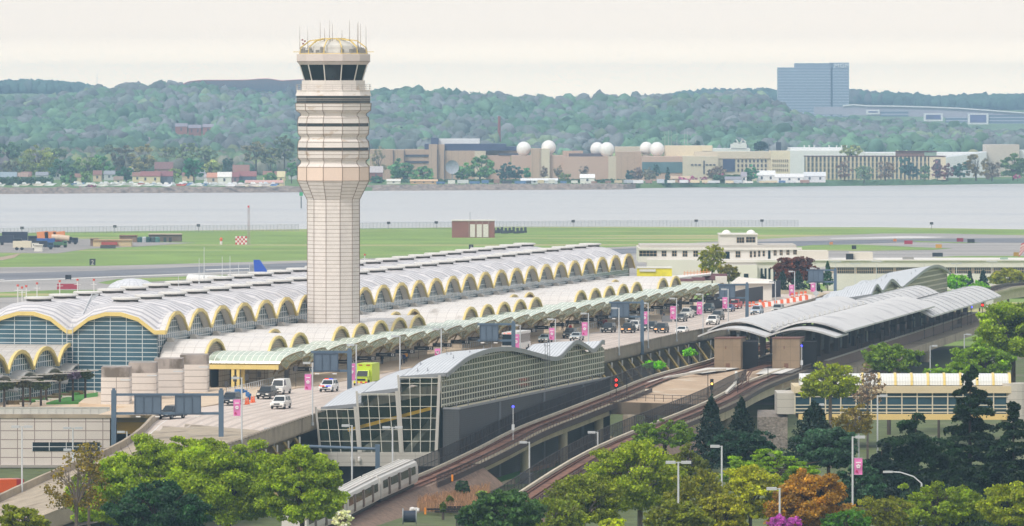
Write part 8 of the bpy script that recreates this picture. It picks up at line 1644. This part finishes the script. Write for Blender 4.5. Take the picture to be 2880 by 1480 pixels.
# far shore trees, one by one
FT = [(110, 455, 110, 90, 4200, '8a9440'), (70, 470, 60, 70, 4150, '76824a'), (30, 480, 50, 60, 4120, '6a6a50'), (175, 480, 60, 60, 4120, '4a7050'), (245, 470, 80, 60, 4130, '6f8a44'), (195, 505, 40, 36, 3980, '5c8450'), (240, 500, 40, 40, 3985, '7c9a4c'), (290, 470, 60, 70, 4140, '5c8c50'), (345, 450, 60, 90, 4200, '6f6a54'), (400, 452, 90, 90, 4200, '9a9464'), (355, 490, 60, 40, 4020, '3f6f48'), (545, 478, 64, 60, 3980, '3a7a4c'), (490, 490, 34, 36, 3990, '8fa458'), (445, 505, 30, 24, 3960, '4a7a50'), (520, 430, 60, 60, 4350, '7a8a5a'), (580, 440, 60, 60, 4350, '74845c'), (600, 470, 56, 40, 4100, '96a060'), (640, 460, 30, 30, 4150, '3a5a48'), (720, 430, 70, 60, 4300, '7d7a5c'), (760, 440, 60, 60, 4300, '80845a'), (800, 420, 60, 80, 4300, '6f7a5c'), (680, 520, 40, 20, 3830, '4a8048'), (760, 500, 34, 30, 3950, '6a9050'), (820, 480, 40, 50, 3950, '5a8a54'), (160, 440, 60, 60, 4400, '6c8450'), (470, 440, 60, 60, 4400, '7a8458'), (20, 430, 70, 60, 4400, '5a7a54'), (300, 430, 60, 50, 4450, '6f7c58'),
      (1065, 455, 50, 90, 4090, '8a8466'), (1135, 480, 80, 60, 4060, '64905c'), (1190, 490, 60, 50, 4050, '6a9458'), (1060, 510, 40, 30, 3960, '44704c'), (1350, 475, 80, 60, 4040, '6a9450'), (1300, 490, 50, 36, 4030, '5c8450'), (1420, 485, 40, 50, 4030, '3f6058'), (1450, 487, 44, 40, 4035, '466a60'), (1483, 488, 20, 34, 4030, '4a8a5c'), (1530, 485, 20, 36, 4025, '8a7a6a'), (1570, 485, 26, 34, 4025, '8a8068'), (1590, 500, 30, 28, 3990, '7a8a58'), (1645, 485, 26, 40, 4020, '84786a'), (1775, 492, 30, 34, 4020, '3f5a58'), (1795, 490, 26, 44, 4015, '7a6a64'), (1826, 490, 40, 44, 4015, '84806e'), (1845, 482, 20, 40, 4020, '446a60'), (2003, 490, 30, 36, 4010, '7a6a5a'), (2025, 485, 30, 40, 4005, '8a7a6e'), (2113, 490, 40, 44, 3985, '4a8a5c'), (2375, 480, 40, 60, 4060, '8a7468'), (2430, 490, 50, 50, 4050, '74886a'), (2490, 480, 50, 60, 4060, '86786a'), (2545, 470, 34, 60, 4050, '446a62'), (2600, 485, 30, 50, 4060, '6c8a6a'), (2636, 480, 30, 56, 4060, '7a6068'), (2665, 485, 36, 50, 4060, '7c5c5c'), (2700, 480, 40, 50, 4060, '3c6450'), (2745, 470, 70, 70, 4070, '7a7048'), (2790, 480, 50, 60, 4080, '7f7464'), (2850, 470, 80, 70, 4080, '5a7448'), (2395, 425, 60, 34, 4240, '949a68'), (2560, 480, 40, 40, 4060, '4a6a68'), (1960, 370 + 40, 20, 24, 4300, '3f6058')]
word = {'3': 'dark green', '4': 'deep green', '5': 'mid green', '6': 'green-grey', '7': 'dull olive', '8': 'brownish budding', '9': 'pale yellow-green'}
for i, (px, py, w_, h_, Yt, col) in enumerate(sorted(FT)):
    tree('shore_tree', '%s tree on the far shore, %s of the trees there from the left' % (word[col[0]], ordn(i)), px, py, w_ * 1.12, h_ * 1.1, Yt, '%02x%02x%02x' % tuple(min(255, int(int(col[q:q + 2], 16) * 1.15)) for q in (0, 2, 4)), 'round', 1.7 if col[0] not in '78' else .8, .62, 'trees along the far shore', zg=0.0, lobes=44, var=.14)
for i, (px, py, w_, h_, Yt) in enumerate(((250, 525, 56, 14, 3800), (1918, 508, 32, 24, 3985), (1952, 506, 34, 22, 3988), (1981, 508, 28, 24, 3986), (2028, 498, 34, 22, 3990), (2862, 498, 26, 12, 4040))):
    tree('cherry_tree', 'pink flowering tree on the far shore, %s from the left' % ordn(i), px, py, w_, h_, Yt, 'b8648c', 'round', .9, .55, 'pink flowering trees on the far shore', zg=0, lobes=18)
tree('conifer', 'dark pointed conifer beside the pink trees on the far shore', 1878, 496, 24, 50, 3980, '24503f', 'cone', .9, .6, zg=0)
tree('conifer', 'dark round-headed conifer behind the laboratory roof', 2140, 412, 40, 26, 4300, '2c5044', 'round', 1, .7, zg=0)
q = []
for _ in range(5200):
    px = R.choice((R.uniform(2008, 2110), R.uniform(10, 180), R.uniform(1100, 1760))); Yt = {0: 3990}.get(0) + R.uniform(-10, 5); b = (X_(px, Yt), Yt - (100 if px < 900 else 0), R.uniform(.2, 4.2 if px > 1900 or px < 900 else 1.6)); q.append(b)
q = np.array(q); V, Fc = quads(q, .9); o = leaf_obj('hedge_row', None, V, Fc, '4a6a48', .2); tag(o, 'dark green hedge and scrub strung along the far waterline', 'hedge', kind='stuff')
# wooded hills: far-off wood that reads as one mass
def ico():
    import bmesh
    bm = bmesh.new(); bmesh.ops.create_icosphere(bm, subdivisions=2, radius=1); v = np.array([x.co[:] for x in bm.verts]); f = np.array([[x.index for x in p.verts] for p in bm.faces]); bm.free(); return v, f
IV, IF = ico()
def wood(name, label, pts, rad, cols, wts, m=12):
    n = len(pts); rg = rng; k = len(IV); cl = np.array([lin(c) for c in cols]) * np.array([.92, .98, 1.3]); X0 = pts[:, 0]; Y0_ = pts[:, 1]  # foliage colours pushed towards blue to add to the haze
    nn = np.sin(X0 * .013 + Y0_ * .003) + np.sin(X0 * .031 - Y0_ * .009 + 1) + rg.normal(0, .7, n); idx = np.clip(((nn + 2.6) / 5.2 * len(cols)).astype(int), 0, len(cols) - 1)
    tint = cl[idx] * (np.exp(rg.normal(0, .15, n)) * (1 + .2 * np.sin(X0 * .007 + Y0_ * .002) * np.sin(Y0_ * .006 + 1)))[:, None]
    w3 = rg.normal(0, 2.2, (n, 1, 3)); w4 = rg.normal(0, 5.5, (n, 1, 3)); dsp = 1 + .2 * np.sin((IV[None] * w3).sum(2)) + .13 * np.sin((IV[None] * w4).sum(2)) + rg.normal(0, .05, (n, k))
    V = (IV[None] * dsp[:, :, None] * rad[:, None, None] * np.stack([np.ones(n), np.ones(n), rg.uniform(.85, 1.35, n)], 1)[:, None, :] + pts[:, None, :]).reshape(-1, 3)
    C = np.repeat(tint, k, 0) * np.exp(rg.normal(0, .12, n * k))[:, None]
    o = numesh(name, V, (IF[None] + (np.arange(n) * k)[:, None, None]).reshape(-1, 3), M('wood_foliage', '4a6a3a', .95, attr='tint'), None, np.clip(C, 0, 1), smooth=True); tag(o, label, 'woodland', kind='stuff')
    d = rg.normal(size=(n, m, 3)); d[:, :, 2] = np.abs(d[:, :, 2]); d /= np.linalg.norm(d, axis=2)[:, :, None]; q = (pts[:, None, :] + d * (rad * 1.05)[:, None, None]).reshape(-1, 3)
    V, Fc = quads(q, np.repeat(rad * .12, m), d.reshape(-1, 3) * 3); C = np.repeat(np.repeat(tint, m, 0), 4, 0); o2 = numesh('leaf_fringe', V, Fc, MATS['wood_foliage'], o, np.clip(C, 0, 1)); o2['kind'] = 'stuff'
def scatter(n, y0, y1, pw=1.0, x0=-1.08, x1=1.08, pxr=None):
    Yt = y0 + (y1 - y0) * rng.uniform(0, 1, n) ** pw
    px = rng.uniform(*(pxr or (-80, 2960)), n); X = (px - CX) / F * Yt; Z = terrain(X, Yt); return np.stack([X, Yt, Z], 1)
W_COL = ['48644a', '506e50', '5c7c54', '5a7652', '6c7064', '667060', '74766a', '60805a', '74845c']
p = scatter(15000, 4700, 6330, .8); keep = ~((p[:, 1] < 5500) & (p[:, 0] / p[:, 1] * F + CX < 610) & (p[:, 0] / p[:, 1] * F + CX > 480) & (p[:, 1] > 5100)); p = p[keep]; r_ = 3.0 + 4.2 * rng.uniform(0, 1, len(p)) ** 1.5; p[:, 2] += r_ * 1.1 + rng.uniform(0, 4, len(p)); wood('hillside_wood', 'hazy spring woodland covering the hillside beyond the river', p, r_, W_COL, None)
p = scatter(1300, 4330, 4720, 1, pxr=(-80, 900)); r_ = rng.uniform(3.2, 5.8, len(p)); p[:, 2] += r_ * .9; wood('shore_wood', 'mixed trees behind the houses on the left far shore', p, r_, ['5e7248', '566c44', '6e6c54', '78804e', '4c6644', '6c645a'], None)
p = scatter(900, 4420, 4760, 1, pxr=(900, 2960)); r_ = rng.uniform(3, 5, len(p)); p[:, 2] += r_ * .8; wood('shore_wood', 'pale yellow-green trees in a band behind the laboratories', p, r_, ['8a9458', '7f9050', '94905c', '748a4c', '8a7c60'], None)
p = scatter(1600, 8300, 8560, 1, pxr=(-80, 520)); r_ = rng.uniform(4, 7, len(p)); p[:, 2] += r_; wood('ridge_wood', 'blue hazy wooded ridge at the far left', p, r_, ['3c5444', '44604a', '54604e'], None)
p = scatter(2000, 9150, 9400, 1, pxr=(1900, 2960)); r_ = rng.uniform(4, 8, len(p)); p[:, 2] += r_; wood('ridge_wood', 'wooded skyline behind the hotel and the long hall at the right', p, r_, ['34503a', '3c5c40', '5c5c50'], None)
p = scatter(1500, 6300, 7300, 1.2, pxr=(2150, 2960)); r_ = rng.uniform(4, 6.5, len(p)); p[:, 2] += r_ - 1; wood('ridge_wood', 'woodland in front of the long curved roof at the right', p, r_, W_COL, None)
# ================================================================ HAZE
hz = MB(); hz.box(-5000, 5000, -600, 10200, -6, 93); ho_ = obj('haze', hz, [], kind='stuff'); ho_['label'] = 'pale bluish haze filling the air'; ho_['category'] = 'haze'
hm = bpy.data.materials.new('haze_air'); hm.use_nodes = True; t_ = hm.node_tree; t_.nodes.clear(); o_ = t_.nodes.new('ShaderNodeOutputMaterial'); v_ = t_.nodes.new('ShaderNodeVolumePrincipled'); v_.inputs['Color'].default_value = (.47, .73, 1.0, 1); v_.inputs['Density'].default_value = HAZ_D; v_.inputs['Anisotropy'].default_value = 0.0; t_.links.new(v_.outputs[0], o_.inputs['Volume'])
ho_.data.materials.append(hm)
